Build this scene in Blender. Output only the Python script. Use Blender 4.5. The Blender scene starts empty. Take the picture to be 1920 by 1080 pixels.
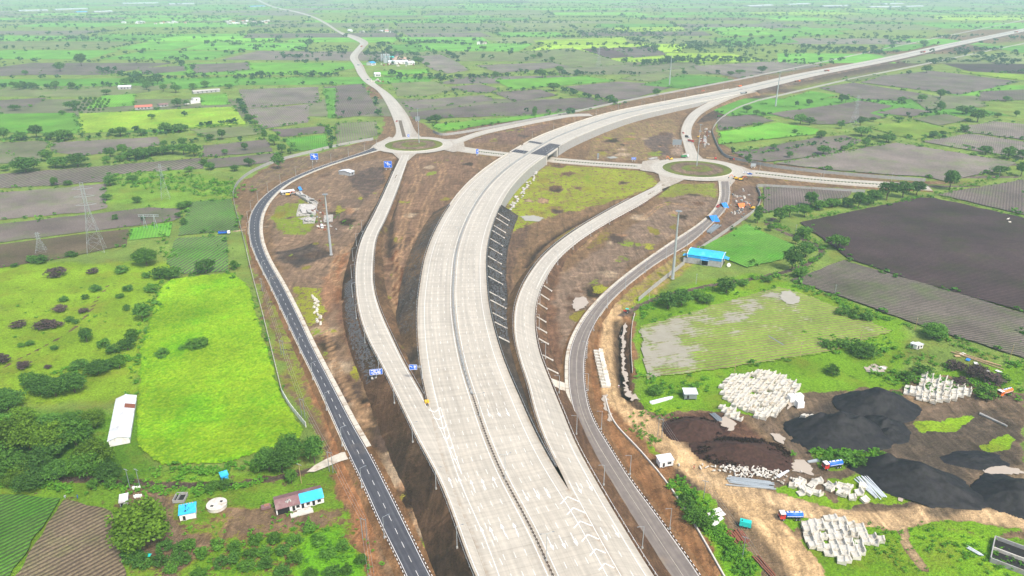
import bpy, math, random
import numpy as np
from mathutils import Vector, Matrix
R = math.radians
rnd = random.Random(7)
S = bpy.context.scene
COL = S.collection

# ---------------------------------------------------------------- camera
CAM_H, FPX, TH = 180.0, 1371.0, math.atan(585.0 / 1371.0)
cam_d = bpy.data.cameras.new('camera'); cam = bpy.data.objects.new('camera', cam_d); COL.objects.link(cam)
cam.location = (0, 0, CAM_H); cam.rotation_euler = (math.pi / 2 - TH, 0, 0)
cam_d.sensor_width = 36; cam_d.lens = 36 * FPX / 1920; cam_d.clip_start = 1; cam_d.clip_end = 40000
S.camera = cam
# ---------------------------------------------------------------- sky, sun, exposure
SUN_EL, SUN_AZ = 52.0, 145.0
w = bpy.data.worlds.new('World'); S.world = w; w.use_nodes = True
nt = w.node_tree; bg = nt.nodes['Background']
sk = nt.nodes.new('ShaderNodeTexSky'); sk.sky_type = 'NISHITA'; sk.sun_disc = False
sk.sun_elevation = R(SUN_EL); sk.sun_rotation = R(SUN_AZ); sk.air_density = 1.0; sk.dust_density = 4.0; sk.ozone_density = 1.0
nt.links.new(sk.outputs[0], bg.inputs[0]); bg.inputs[1].default_value = 0.065
sd = bpy.data.lights.new('sun', 'SUN'); sun = bpy.data.objects.new('sun', sd); COL.objects.link(sun)
sd.energy = 1.5; sd.angle = R(10); sd.color = (1.0, 0.96, 0.9)
sun.rotation_euler = Vector((math.sin(R(SUN_AZ)) * math.cos(R(SUN_EL)), math.cos(R(SUN_AZ)) * math.cos(R(SUN_EL)), math.sin(R(SUN_EL)))).to_track_quat('Z', 'Y').to_euler()
S.view_settings.view_transform = 'Standard'; S.view_settings.look = 'None'
S.view_settings.exposure = 1.66; S.view_settings.gamma = 1; S.view_settings.use_curve_mapping = False
S.cycles.use_denoising = True; S.cycles.max_bounces = 6; S.cycles.volume_bounces = 2
S.cycles.diffuse_bounces = 3; S.cycles.transparent_max_bounces = 6

HAZE = 0.000135
ST, CT = math.sin(TH), math.cos(TH)
def G(px, py, z=0.0):
    """place on the land (height z) that the photograph shows at a given point"""
    u = (px - 960) / FPX; v = (py - 540) / FPX
    t = (CAM_H - z) / (ST + v * CT)
    return Vector((u * t, (CT - v * ST) * t, z))
def scale_at(p):            # source pixels per metre at a place
    d = p[1] * CT + (CAM_H - p[2]) * ST
    return FPX / max(d, 1)
def pix(p):
    d = p[1] * CT + (CAM_H - p[2]) * ST
    yy = (CAM_H - p[2]) * CT - p[1] * ST
    return 960 + FPX * p[0] / d, 540 + FPX * yy / d

# ---------------------------------------------------------------- small numeric helpers
_rs = np.random.RandomState(3); _tab = _rs.rand(256, 256)
def vnoise(x, y):
    x = np.asarray(x, float); y = np.asarray(y, float)
    xi = np.floor(x).astype(int); yi = np.floor(y).astype(int); fx = x - xi; fy = y - yi
    fx = fx * fx * (3 - 2 * fx); fy = fy * fy * (3 - 2 * fy)
    a = _tab[xi & 255, yi & 255]; b = _tab[(xi + 1) & 255, yi & 255]; c = _tab[xi & 255, (yi + 1) & 255]; d = _tab[(xi + 1) & 255, (yi + 1) & 255]
    return (a * (1 - fx) + b * fx) * (1 - fy) + (c * (1 - fx) + d * fx) * fy
def fbm(x, y, o=4):
    s = 0; a = .5; f = 1.0; t = 0
    for i in range(o):
        s = s + a * vnoise(x * f + 17 * i, y * f + 31 * i); t += a; a *= .5; f *= 2.03
    return s / t
def inside(poly, x, y):
    x = np.asarray(x); y = np.asarray(y); r = np.zeros(x.shape, bool); n = len(poly); j = n - 1
    for i in range(n):
        xi, yi = poly[i][0], poly[i][1]; xj, yj = poly[j][0], poly[j][1]
        if yi != yj:
            c = ((yi > y) != (yj > y)) & (x < (xj - xi) * (y - yi) / (yj - yi) + xi)
            r ^= c
        j = i
    return r
def polydist(poly, x, y, closed=True):
    d = np.full(np.shape(x), 1e9); n = len(poly)
    for i in range(n if closed else n - 1):
        ax, ay = poly[i][0], poly[i][1]; bx, by = poly[(i + 1) % n][0], poly[(i + 1) % n][1]
        dx, dy = bx - ax, by - ay; L = dx * dx + dy * dy + 1e-9
        t = np.clip(((x - ax) * dx + (y - ay) * dy) / L, 0, 1)
        d = np.minimum(d, np.hypot(x - ax - t * dx, y - ay - t * dy))
    return d
def pts(s):
    """'x,y x,y' photo points -> land points; third number is height"""
    o = []
    for q in s.split():
        a = [float(k) for k in q.split(',')]
        o.append(G(a[0], a[1], a[2] if len(a) > 2 else 0.0))
    return o
def spline(P, step=4.0, n=None):
    P = [np.array(p, float) for p in P]
    if len(P) == 2: dense = [P[0] + (P[1] - P[0]) * k / 20 for k in range(21)]
    else:
        Q = [2 * P[0] - P[1]] + P + [2 * P[-1] - P[-2]]; dense = []
        for i in range(1, len(Q) - 2):
            p0, p1, p2, p3 = Q[i - 1:i + 3]
            t0 = 0; t1 = np.linalg.norm(p1 - p0) ** .5 + 1e-6; t2 = t1 + np.linalg.norm(p2 - p1) ** .5 + 1e-6; t3 = t2 + np.linalg.norm(p3 - p2) ** .5 + 1e-6
            for k in range(16):
                t = t1 + (t2 - t1) * k / 16
                a1 = (t1 - t) / (t1 - t0) * p0 + (t - t0) / (t1 - t0) * p1; a2 = (t2 - t) / (t2 - t1) * p1 + (t - t1) / (t2 - t1) * p2; a3 = (t3 - t) / (t3 - t2) * p2 + (t - t2) / (t3 - t2) * p3
                b1 = (t2 - t) / (t2 - t0) * a1 + (t - t0) / (t2 - t0) * a2; b2 = (t3 - t) / (t3 - t1) * a2 + (t - t1) / (t3 - t1) * a3
                dense.append((t2 - t) / (t2 - t1) * b1 + (t - t1) / (t2 - t1) * b2)
        dense.append(P[-1])
    D = np.array(dense); s = np.concatenate([[0], np.cumsum(np.linalg.norm(np.diff(D, axis=0), axis=1))])
    if n is None: n = max(2, int(s[-1] / step) + 1)
    u = np.linspace(0, s[-1], n)
    return np.stack([np.interp(u, s, D[:, k]) for k in range(3)], 1)
def arclen(D): return np.concatenate([[0], np.cumsum(np.linalg.norm(np.diff(D, axis=0), axis=1))])
def smooth(D, k):
    for _ in range(k):
        E = D.copy(); E[1:-1] = (D[:-2] + 2 * D[1:-1] + D[2:]) / 4; D = E
    return D
def normals(D):
    t = np.gradient(D[:, :2], axis=0); t /= np.linalg.norm(t, axis=1)[:, None] + 1e-9
    return np.stack([-t[:, 1], t[:, 0]], 1)          # to the left of travel
def offset(D, o, dz=0.0):
    n = normals(D); E = D.copy(); E[:, :2] += n * (o[:, None] if hasattr(o, '__len__') else o); E[:, 2] += dz
    return E
def at_s(D, s, S_):
    return np.array([np.interp(s, S_, D[:, k]) for k in range(3)])

# ---------------------------------------------------------------- object helpers
def link(o, parent=None):
    COL.objects.link(o)
    if parent is not None: o.parent = parent
    return o
def tag(o, label=None, cat=None, group=None, kind=None):
    if label: o['label'] = label
    if cat: o['category'] = cat
    if group: o['group'] = group
    if kind: o['kind'] = kind
    return o
def thing(name, label, cat, loc=(0, 0, 0), rz=0.0, group=None):
    o = bpy.data.objects.new(name, None); o.empty_display_size = .5; link(o)
    o.location = loc; o.rotation_euler = (0, 0, rz)
    return tag(o, label, cat, group)
def copy_tree(o, parent=None, loc=None, rz=None, sc=None):
    c = o.copy(); COL.objects.link(c); c.parent = parent
    if loc is not None: c.location = loc
    if rz is not None: c.rotation_euler = (0, 0, rz)
    if sc is not None: c.scale = sc
    for ch in KIDS.get(o.name, []): copy_tree_child(ch, c)
    return c
KIDS = {}
def copy_tree_child(ch, par):
    c = ch.copy(); COL.objects.link(c); c.parent = par
    for g in KIDS.get(ch.name, []): copy_tree_child(g, c)
def mesh_data(name, V, F, mats, fm=None, sm=False, attrs=None):
    me = bpy.data.meshes.new(name)
    V = np.asarray(V, dtype=np.float32).reshape(-1, 3)
    if isinstance(F, np.ndarray):
        nf, k = F.shape
        me.vertices.add(len(V)); me.vertices.foreach_set('co', V.ravel())
        me.loops.add(nf * k); me.loops.foreach_set('vertex_index', F.astype(np.int32).ravel())
        me.polygons.add(nf); me.polygons.foreach_set('loop_start', np.arange(0, nf * k, k, dtype=np.int32))
        me.update(calc_edges=True)
    else:
        me.from_pydata([tuple(map(float, v)) for v in V], [], [tuple(int(i) for i in f) for f in F])
    for m in (mats if isinstance(mats, (list, tuple)) else [mats]): me.materials.append(m)
    if fm is not None: me.polygons.foreach_set('material_index', np.asarray(fm, dtype=np.int32))
    if sm: me.polygons.foreach_set('use_smooth', np.ones(len(me.polygons), dtype=bool))
    for k, (typ, arr) in (attrs or {}).items():
        a = me.attributes.new(k, typ, 'POINT'); arr = np.asarray(arr, dtype=np.float32)
        if typ == 'FLOAT': a.data.foreach_set('value', arr.ravel())
        elif typ == 'FLOAT_VECTOR': a.data.foreach_set('vector', arr.ravel())
        else:
            if arr.shape[1] == 3: arr = np.concatenate([arr, np.ones((len(arr), 1), np.float32)], 1)
            a.data.foreach_set('color', arr.ravel())
    me.update()
    return me
def obj(name, me, parent=None):
    o = bpy.data.objects.new(name, me); link(o, parent)
    if parent is not None: KIDS.setdefault(parent.name, []).append(o)
    return o
class MB:
    """collects shapes into one mesh"""
    def __init__(s): s.V = []; s.F = []; s.M = []; s.m = 0
    def add(s, V, F):
        b = len(s.V); s.V += [tuple(v) for v in V]; s.F += [tuple(b + i for i in f) for f in F]; s.M += [s.m] * len(F); return s
    def box(s, c, d, rz=0.0, taper=1.0, rx=0.0, ry=0.0):
        x, y, z = d[0] / 2, d[1] / 2, d[2] / 2
        V = [(-x, -y, -z), (x, -y, -z), (x, y, -z), (-x, y, -z), (-x * taper, -y * taper, z), (x * taper, -y * taper, z), (x * taper, y * taper, z), (-x * taper, y * taper, z)]
        M = Matrix.Translation(c) @ Matrix.Rotation(rz, 4, 'Z') @ Matrix.Rotation(ry, 4, 'Y') @ Matrix.Rotation(rx, 4, 'X')
        return s.add([M @ Vector(v) for v in V], [(0, 3, 2, 1), (4, 5, 6, 7), (0, 1, 5, 4), (1, 2, 6, 5), (2, 3, 7, 6), (3, 0, 4, 7)])
    def tube(s, a, b, r, r2=None, n=6, cap=True):
        a = Vector(a); b = Vector(b); r2 = r if r2 is None else r2
        d = (b - a).normalized(); u = d.orthogonal().normalized(); v = d.cross(u)
        V = []
        for p, q in ((a, r), (b, r2)):
            for k in range(n):
                t = 2 * math.pi * k / n; V.append(p + (u * math.cos(t) + v * math.sin(t)) * q)
        F = [(k, (k + 1) % n, n + (k + 1) % n, n + k) for k in range(n)]
        if cap: F += [tuple(range(n - 1, -1, -1)), tuple(range(n, 2 * n))]
        return s.add(V, F)
    def path(s, P, r, n=5):
        for a, b in zip(P[:-1], P[1:]): s.tube(a, b, r, n=n, cap=False)
        return s
    def lathe(s, prof, n=12, c=(0, 0, 0), axis='Z'):
        V = []
        for r, z in prof:
            for k in range(n):
                t = 2 * math.pi * k / n
                p = (r * math.cos(t), r * math.sin(t), z)
                if axis == 'X': p = (z, r * math.cos(t), r * math.sin(t))
                if axis == 'Y': p = (r * math.sin(t), z, r * math.cos(t))
                V.append((p[0] + c[0], p[1] + c[1], p[2] + c[2]))
        F = [(i * n + k, i * n + (k + 1) % n, (i + 1) * n + (k + 1) % n, (i + 1) * n + k) for i in range(len(prof) - 1) for k in range(n)]
        F += [tuple(range(n - 1, -1, -1)), tuple((len(prof) - 1) * n + k for k in range(n))]
        return s.add(V, F)
    def prism(s, prof, d, axis='Y', c=(0, 0, 0)):
        n = len(prof); V = []
        for e in (-d / 2, d / 2):
            for a, b in prof: V.append((a + c[0], e + c[1], b + c[2]) if axis == 'Y' else (e + c[0], a + c[1], b + c[2]))
        return s.add(V, [(k, (k + 1) % n, n + (k + 1) % n, n + k) for k in range(n)] + [tuple(range(n - 1, -1, -1)), tuple(range(n, 2 * n))])
    def strip(s, A, B):
        n = len(A); return s.add(list(A) + list(B), [(i, i + 1, n + i + 1, n + i) for i in range(n - 1)])
    def data(s, name, mats, sm=False): return mesh_data(name, s.V, s.F, mats, s.M, sm)
    def build(s, name, mats, parent=None, sm=False): return obj(name, s.data(name, mats, sm), parent)
def frame2(a, b, z=0.0):
    """base line of a facade: origin, heading and length, local y pointing away from the camera"""
    A = G(a[0], a[1], z); B = G(b[0], b[1], z); d = B - A
    return A, math.atan2(d.y, d.x), d.length
# ---------------------------------------------------------------- materials
class NT:
    def __init__(s, name):
        s.mat = bpy.data.materials.new(name); s.mat.use_nodes = True; s.t = s.mat.node_tree
        s.b = s.t.nodes['Principled BSDF']; s.pos = s.n('ShaderNodeNewGeometry').outputs['Position']
    def n(s, t, **k):
        x = s.t.nodes.new(t)
        for a, b in k.items(): setattr(x, a, b)
        return x
    def put(s, sock, v):
        if hasattr(v, 'links') or hasattr(v, 'is_linked'): s.t.links.new(v, sock)
        else: sock.default_value = v
    def math(s, op, a, b=0.0, c=0.0, clamp=False):
        x = s.n('ShaderNodeMath', operation=op, use_clamp=clamp); s.put(x.inputs[0], a); s.put(x.inputs[1], b); s.put(x.inputs[2], c); return x.outputs[0]
    def noise(s, scale, detail=4, rough=.55, vec=None, dist=0.0):
        x = s.n('ShaderNodeTexNoise'); x.inputs['Scale'].default_value = scale; x.inputs['Detail'].default_value = detail
        x.inputs['Roughness'].default_value = rough; x.inputs['Distortion'].default_value = dist
        s.t.links.new(vec if vec is not None else s.pos, x.inputs['Vector']); return x.outputs['Fac']
    def ss(s, v, a, b):
        x = s.n('ShaderNodeMapRange', interpolation_type='SMOOTHSTEP'); s.put(x.inputs[0], v); x.inputs[1].default_value = a; x.inputs[2].default_value = b; return x.outputs[0]
    def lin(s, v, a, b, c, d):
        x = s.n('ShaderNodeMapRange'); s.put(x.inputs[0], v); x.inputs[1].default_value = a; x.inputs[2].default_value = b; x.inputs[3].default_value = c; x.inputs[4].default_value = d; return x.outputs[0]
    def mix(s, f, a, b, mode='MIX'):
        x = s.n('ShaderNodeMix', data_type='RGBA', blend_type=mode, clamp_factor=True)
        s.put(x.inputs[0], f); s.put(x.inputs[6], a if not isinstance(a, tuple) else (*a[:3], 1)); s.put(x.inputs[7], b if not isinstance(b, tuple) else (*b[:3], 1)); return x.outputs[2]
    def mul(s, c, f):
        x = s.n('ShaderNodeVectorMath', operation='SCALE'); s.put(x.inputs[0], c if not isinstance(c, tuple) else c[:3]); s.put(x.inputs['Scale'], f); return x.outputs[0]
    def attr(s, name, out='Color'):
        x = s.n('ShaderNodeAttribute', attribute_name=name); return x.outputs[out]
    def sep(s, v):
        x = s.n('ShaderNodeSeparateXYZ'); s.t.links.new(v, x.inputs[0]); return x.outputs
    def vec(s, x, y, z=0.0):
        c = s.n('ShaderNodeCombineXYZ'); s.put(c.inputs[0], x); s.put(c.inputs[1], y); s.put(c.inputs[2], z); return c.outputs[0]
    def bump(s, h, strength, dist=.3):
        x = s.n('ShaderNodeBump'); x.inputs['Strength'].default_value = strength; x.inputs['Distance'].default_value = dist
        s.put(x.inputs['Height'], h); s.t.links.new(x.outputs[0], s.b.inputs['Normal'])
    def out(s, col, rough=.85, spec=.25, metal=0.0):
        s.put(s.b.inputs['Base Color'], (*col, 1) if isinstance(col, tuple) else col); s.put(s.b.inputs['Roughness'], rough)
        s.b.inputs['Specular IOR Level'].default_value = spec; s.b.inputs['Metallic'].default_value = metal; return s.mat
MAT = {}
def paint(name, col, rough=.7, var=.18, scale=1.5, spec=.3, metal=0.0, dirt=None, bump=0.0):
    if name in MAT: return MAT[name]
    m = NT(name); f = m.lin(m.noise(scale, 5), .25, .75, 1 - var, 1 + var); c = m.mul(tuple(col), f)
    if dirt: c = m.mix(m.ss(m.noise(scale * .35, 6, .65), .48, .72), c, dirt)
    if bump: m.bump(m.noise(scale * 3, 4), bump, .1)
    MAT[name] = m.out(c, rough, spec, metal); return MAT[name]
def earth_mat():
    m = NT('earth'); soil = m.attr('soil'); gc = m.attr('gcol'); g = m.attr('grass', 'Fac')
    n1 = m.noise(.035, 5); n2 = m.noise(.22, 6, .62); n3 = m.noise(1.3, 5, .65); n4 = m.noise(.6, 3)
    s = m.mul(soil, m.math('MULTIPLY', m.lin(n2, .25, .75, .62, 1.38), m.lin(n3, .2, .8, .6, 1.4)))
    s = m.mix(m.math('MULTIPLY', m.ss(m.noise(.045, 6, .7), .47, .7), .5), s, m.mix(.5, m.mul(s, .62), (.035, .026, .022)))
    s = m.mix(m.math('MULTIPLY', m.ss(m.noise(.06, 6, .7, None, 1.5), .48, .66), .65), s, m.mix(.12, m.mul(s, 1.75), (.34, .22, .13)))
    px_, py_, pz_ = m.sep(m.pos); sk = m.noise(1.0, 5, .65, m.vec(m.math('ADD', m.math('MULTIPLY', px_, .5), m.math('MULTIPLY', n1, 6)), m.math('MULTIPLY', py_, .03))); s = m.mul(s, m.lin(sk, .3, .7, .65, 1.45))
    s = m.mix(m.ss(m.noise(2.6, 2), .66, .74), s, m.mul(soil, 2.1))
    gg = m.mul(gc, m.math('MULTIPLY', m.lin(n1, .3, .7, .72, 1.28), m.lin(n3, .22, .78, .38, 1.62)))
    gg = m.mix(m.math('MULTIPLY', m.ss(m.noise(.05, 5, .65), .46, .68), .55), gg, m.mix(.65, gg, (.17, .17, .03)))
    gg = m.mix(m.ss(n2, .55, .75), gg, m.mix(.5, m.mul(gc, .55), (.03, .11, .012)))
    t = m.math('ADD', g, m.math('ADD', m.math('MULTIPLY', m.math('SUBTRACT', n2, .5), 1.5), m.math('MULTIPLY', m.math('SUBTRACT', n3, .5), .7)))
    gg = m.mix(1.0, gg, (1.2, .87, .9), 'MULTIPLY')
    s = m.mix(1.0, s, (.97, .89, .74), 'MULTIPLY')
    c = m.mix(m.ss(t, .42, .6), s, gg)
    m.bump(m.math('ADD', m.math('MULTIPLY', n2, 1.2), n3), .9, .9)
    MAT['earth'] = m.out(c, .92, .12)
def field_mat():
    m = NT('field'); A = m.attr('ca'); B = m.attr('cb'); rc = m.attr('rc', 'Vector'); x, y, z = m.sep(rc)
    n1 = m.noise(.02, 5, .6); n2 = m.noise(.25, 6, .65); n3 = m.noise(1.1, 5, .65)
    wob = m.math('MULTIPLY', m.math('SUBTRACT', m.noise(.15, 3), .5), .5)
    r = m.math('SINE', m.math('MULTIPLY', m.math('ADD', x, wob), 2 * math.pi))
    lon = m.noise(1.0, 4, .6, m.vec(m.math('MULTIPLY', x, .12), m.math('MULTIPLY', y, .012)))
    r = m.math('ADD', m.math('MULTIPLY', r, .7), m.math('MULTIPLY', m.math('SUBTRACT', n2, .5), 1.1))
    r = m.math('ADD', r, m.math('MULTIPLY', m.math('SUBTRACT', lon, .5), 1.2))
    c = m.mix(m.ss(r, -.4, .45), A, B)
    c = m.mix(m.math('MULTIPLY', m.ss(m.noise(.03, 6, .7), .45, .7), .7), c, m.mix(1.0, c, (.75, 1.2, .5), 'MULTIPLY'))
    c = m.mul(c, m.math('MULTIPLY', m.lin(n1, .3, .7, .7, 1.3), m.lin(n3, .2, .8, .5, 1.5)))
    m.bump(m.math('ADD', n3, m.math('MULTIPLY', r, .35)), .6, .5)
    MAT['field'] = m.out(c, .92, .12)
def concrete_road():
    m = NT('concrete_road'); rc = m.attr('rc', 'Vector'); x, y, z = m.sep(rc)
    base = m.mix(m.noise(.05, 4), (.41, .365, .295), (.52, .475, .395))
    st = m.noise(1.0, 6, .65, m.vec(m.math('MULTIPLY', x, .06), m.math('MULTIPLY', y, .55)))
    base = m.mul(base, m.lin(st, .25, .75, .80, 1.16))
    st2 = m.noise(1.0, 5, .6, m.vec(m.math('MULTIPLY', x, .6), m.math('MULTIPLY', y, .012)))
    base = m.mul(base, m.lin(st2, .28, .72, .78, 1.13))
    slab = m.n('ShaderNodeTexWhiteNoise', noise_dimensions='2D')
    m.t.links.new(m.vec(m.math('FLOOR', m.math('DIVIDE', x, 3.75)), m.math('FLOOR', m.math('DIVIDE', y, 4.5))), slab.inputs['Vector'])
    base = m.mul(base, m.lin(slab.outputs[0], 0, 1, .96, 1.04))
    j = m.math('ABSOLUTE', m.math('SUBTRACT', m.math('FRACT', m.math('DIVIDE', y, 4.5)), .5))
    k = m.math('ABSOLUTE', m.math('SUBTRACT', m.math('FRACT', m.math('DIVIDE', x, 3.75)), .5))
    jj = m.math('MAXIMUM', m.ss(j, .475, .5), m.ss(k, .475, .5))
    base = m.mix(m.math('MULTIPLY', jj, .5), base, (.2, .18, .15))
    d = m.ss(m.noise(.09, 7, .68), .56, .75)
    base = m.mix(m.math('MULTIPLY', d, .4), base, (.26, .2, .13))
    wp = m.math('COSINE', m.math('MULTIPLY', x, 2 * math.pi / 1.875)); base = m.mul(base, m.lin(wp, -1, 1, .95, 1.03))
    ed = m.ss(m.math('ABSOLUTE', m.math('SUBTRACT', x, 10.0)), 8.0, 10.4); base = m.mix(m.math('MULTIPLY', m.math('MULTIPLY', ed, m.ss(m.noise(.35, 6, .65), .35, .65)), .65), base, (.25, .17, .10))
    oil = m.ss(m.noise(1.0, 4, .6, m.vec(m.math('MULTIPLY', x, .35), m.math('MULTIPLY', y, .05))), .6, .75); base = m.mul(base, m.lin(oil, 0, 1, 1.0, .8))
    m.bump(m.noise(5, 3), .08, .05)
    MAT['concrete_road'] = m.out(base, .48, .5)
def asphalt(name, col, streak, dust):
    m = NT(name); rc = m.attr('rc', 'Vector'); x, y, z = m.sep(rc)
    st = m.noise(1.0, 5, .6, m.vec(m.math('MULTIPLY', x, .8), m.math('MULTIPLY', y, .015)))
    c = m.mix(m.ss(st, .42, .68), col, streak); c = m.mul(c, m.lin(m.noise(.4, 6), .25, .75, .82, 1.18))
    c = m.mix(m.math('MULTIPLY', m.ss(m.noise(.07, 6, .65), .55, .75), .6), c, dust); m.bump(m.noise(6, 3), .1, .05)
    MAT[name] = m.out(c, .75, .3)
def leaf_mat(name, a, b):
    m = NT(name); t = m.attr('tint', 'Fac'); r = m.n('ShaderNodeObjectInfo').outputs['Random']
    c = m.mix(t, a, b); c = m.mul(c, m.lin(r, 0, 1, .72, 1.28))
    c = m.mix(m.math('MULTIPLY', m.ss(m.noise(.02, 3), .45, .7), .35), c, m.mul(c, .7))
    m.out(c, .7, .2); tr = m.n('ShaderNodeBsdfTranslucent'); m.t.links.new(c, tr.inputs[0])
    mx = m.n('ShaderNodeMixShader'); mx.inputs[0].default_value = .22
    m.t.links.new(m.b.outputs[0], mx.inputs[1]); m.t.links.new(tr.outputs[0], mx.inputs[2])
    m.t.links.new(mx.outputs[0], m.t.nodes['Material Output'].inputs[0]); MAT[name] = m.mat
earth_mat(); field_mat(); concrete_road()
asphalt('asphalt_new', (.052, .052, .062), (.085, .085, .095), (.16, .13, .1))
asphalt('asphalt_dusty', (.16, .135, .12), (.22, .19, .16), (.27, .2, .13))
leaf_mat('leaf_dark', (.014, .06, .014), (.10, .23, .03))
leaf_mat('leaf_mid', (.02, .08, .012), (.12, .27, .028))
leaf_mat('leaf_olive', (.025, .075, .006), (.145, .26, .018))
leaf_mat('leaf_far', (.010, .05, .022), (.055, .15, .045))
leaf_mat('leaf_scrub', (.035, .13, .012), (.13, .32, .02))
leaf_mat('leaf_verge', (.02, .08, .012), (.1, .24, .025))
leaf_mat('leaf_dry', (.06, .04, .045), (.13, .09, .08))
paint('bark', (.11, .08, .055), .9, .3, 3)
paint('paint_white', (.82, .81, .78), .6, .06, 2, dirt=(.62, .58, .5))
paint('paint_black', (.03, .03, .03), .6, .2)
paint('concrete', (.33, .325, .31), .85, .16, 1.2, dirt=(.28, .24, .19))
paint('concrete_pale', (.55, .52, .46), .85, .14, 1.2, dirt=(.38, .32, .25))
paint('kerb_concrete', (.5, .46, .38), .85, .16, .7, dirt=(.3, .22, .15))
paint('galvanised', (.42, .46, .48), .45, .12, 2, metal=.35)
paint('galvanised_dark', (.24, .27, .29), .5, .12, 2, metal=.3)
paint('white_precast', (.56, .53, .46), .85, .14, .9, dirt=(.36, .30, .21))
paint('sheet_white', (.62, .66, .7), .5, .1, .5, dirt=(.42, .4, .38))
paint('sheet_blue', (.03, .33, .72), .45, .12, .7, dirt=(.05, .25, .5))
paint('sheet_cyan', (.04, .42, .78), .45, .14, .6, dirt=(.12, .5, .75))
paint('sheet_brown', (.2, .11, .11), .7, .2, .8, dirt=(.28, .2, .19))
paint('sheet_red', (.5, .14, .1), .7, .2, .8)
paint('wall_white', (.72, .71, .68), .8, .08, 1.0, dirt=(.52, .48, .42))
paint('wall_grey', (.36, .36, .36), .85, .16, .8, dirt=(.25, .22, .2))
paint('brick_wall', (.3, .15, .1), .85, .2, 1.5)
paint('dark', (.015, .014, .014), .8, .2)
paint('sign_blue', (.008, .12, .62), .4, .06)
paint('heap_black', (.0135, .0125, .0145), .7, .75, .6, spec=.25, bump=1.0)
paint('heap_brown', (.045, .021, .015), .95, .5, .8, bump=.7)
paint('deck_dark', (.03, .03, .045), .7, .3, 1.5)
paint('bar_steel', (.32, .3, .27), .6, .2, 4)
paint('rubber', (.02, .02, .02), .9, .1)
paint('glass_dark', (.03, .04, .05), .15, .1, spec=.5)
paint('red_paint', (.5, .04, .03), .4, .15); paint('orange_paint', (.75, .16, .03), .45, .15)
paint('yellow_paint', (.75, .45, .03), .5, .15); paint('blue_paint', (.02, .13, .55), .4, .15)
paint('teal_paint', (.02, .5, .45), .4, .1); paint('white_paint_car', (.75, .75, .75), .35, .05)
paint('green_paint', (.05, .3, .1), .5, .1); paint('rust', (.2, .07, .04), .85, .3, 3)
paint('tarp_blue', (.02, .2, .62), .5, .15, 2); paint('tarp_pale', (.6, .6, .56), .7, .15, 2)
paint('timber', (.4, .28, .15), .85, .25, 2); paint('rubble', (.42, .4, .37), .9, .25, 1.5, dirt=(.22, .2, .17))
paint('riprap', (.085, .085, .09), .9, .4, 2.5); paint('skin', (.25, .13, .08), .6, .1); paint('hide', (.7, .66, .58), .8, .1)
paint('cloth_blue', (.03, .1, .4), .9, .1); paint('cloth_white', (.7, .7, .7), .9, .1); paint('cloth_red', (.5, .05, .05), .9, .1)
m = NT('muddy_water'); MAT['muddy_water'] = m.out(m.mix(m.noise(.12, 4), (.36, .29, .22), (.46, .40, .33)), .12, .5); m.bump(m.noise(1.5, 2), .03, .05)
m = NT('pale_water'); MAT['pale_water'] = m.out(m.mix(m.noise(.15, 5), (.30, .27, .20), (.42, .39, .32)), .18, .5)
# ---------------------------------------------------------------- land
BROWN = (.155, .104, .066); DKBROWN = (.065, .045, .036); TAN = (.27, .19, .11); RED = (.2, .095, .045); BLACK = (.028, .026, .026); GREY = (.15, .125, .105); MUD = (.3, .23, .16)
PURP = (.10, .075, .07)
LIME = (.155, .36, .012); GRASS = (.085, .235, .016); OLIVE = (.15, .17, .022); DEEP = (.045, .16, .015)
LAYERS = []   # (outline, soil, grass, grass colour, soft edge in m)
def lay(s, soil=None, grass=None, gc=None, soft=4.0): LAYERS.append((pts(s), soil, grass, gc, soft, None))
def track(s, wid, soil, grass=0.0, soft=1.5): LAYERS.append((spline(pts(s), 5), soil, grass, None, soft, wid))
# meadows on the left and scrub around the farm
lay('-300,500 330,490 300,540 262,660 258,740 200,752 0,765 -300,770', (.12, .09, .05), .93, (.15, .34, .015), 6)
lay('-300,880 640,880 700,1090 -300,1090', (.14, .1, .06), .72, (.10, .27, .016), 4)
lay('380,940 520,960 640,960 690,1090 400,1090 330,1000', (.2, .14, .07), .55, (.10, .28, .012), 5)
lay('230,905 330,925 330,1000 420,1010 400,950 640,955 600,990 430,1000 330,1060 260,1060 210,960', (.16, .115, .08), .3, OLIVE, 3)
lay('640,985 700,1095 560,1095 560,1010', (.12, .1, .05), .95, (.09, .33, .01), 3)
lay('-300,770 260,770 290,890 -300,890', None, .9, (.07, .22, .012), 5)
lay('205,320 330,310 440,340 440,380 340,400 200,390', (.11, .09, .06), .93, (.12, .3, .03), 6)
# the building site of the interchange
lay('690,262 600,288 520,299 450,343 436,370 458,440 488,560 528,680 576,806 640,870 662,960 705,1095 1400,1095 1345,1000 1292,905 1235,830 1200,760 1190,690 1190,600 1200,565 1300,480 1405,403 1428,372 1426,345 1560,352 1740,360 1745,340 1560,320 1410,300 1350,268 1340,232 1400,196 1480,172 1600,146 1920,78 2050,40 2050,20 1920,40 1500,122 1260,172 1100,207 820,250 792,232 765,205 690,150 678,158 722,230 708,260', BROWN, .22, OLIVE, 2)
lay('1340,225 1400,192 1480,168 1600,142 1920,74 1920,66 1500,152 1390,184 1310,215 1300,232', DKBROWN, .1, None, 3)
lay('960,340 1035,308 1130,312 1215,322 1240,345 1170,372 1060,400 1000,420 950,440 945,400', (0.188, 0.131, 0.075), .58, (.19, .31, .02), 5)
lay('1100,296 1110,262 1170,232 1260,222 1275,236 1255,270 1245,292 1215,300', (0.188, 0.131, 0.0875), .38, (.17, .23, .03), 4)
lay('1205,262 1250,247 1262,252 1255,275 1262,290 1230,292', PURP, .02, None, 3)
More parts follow.
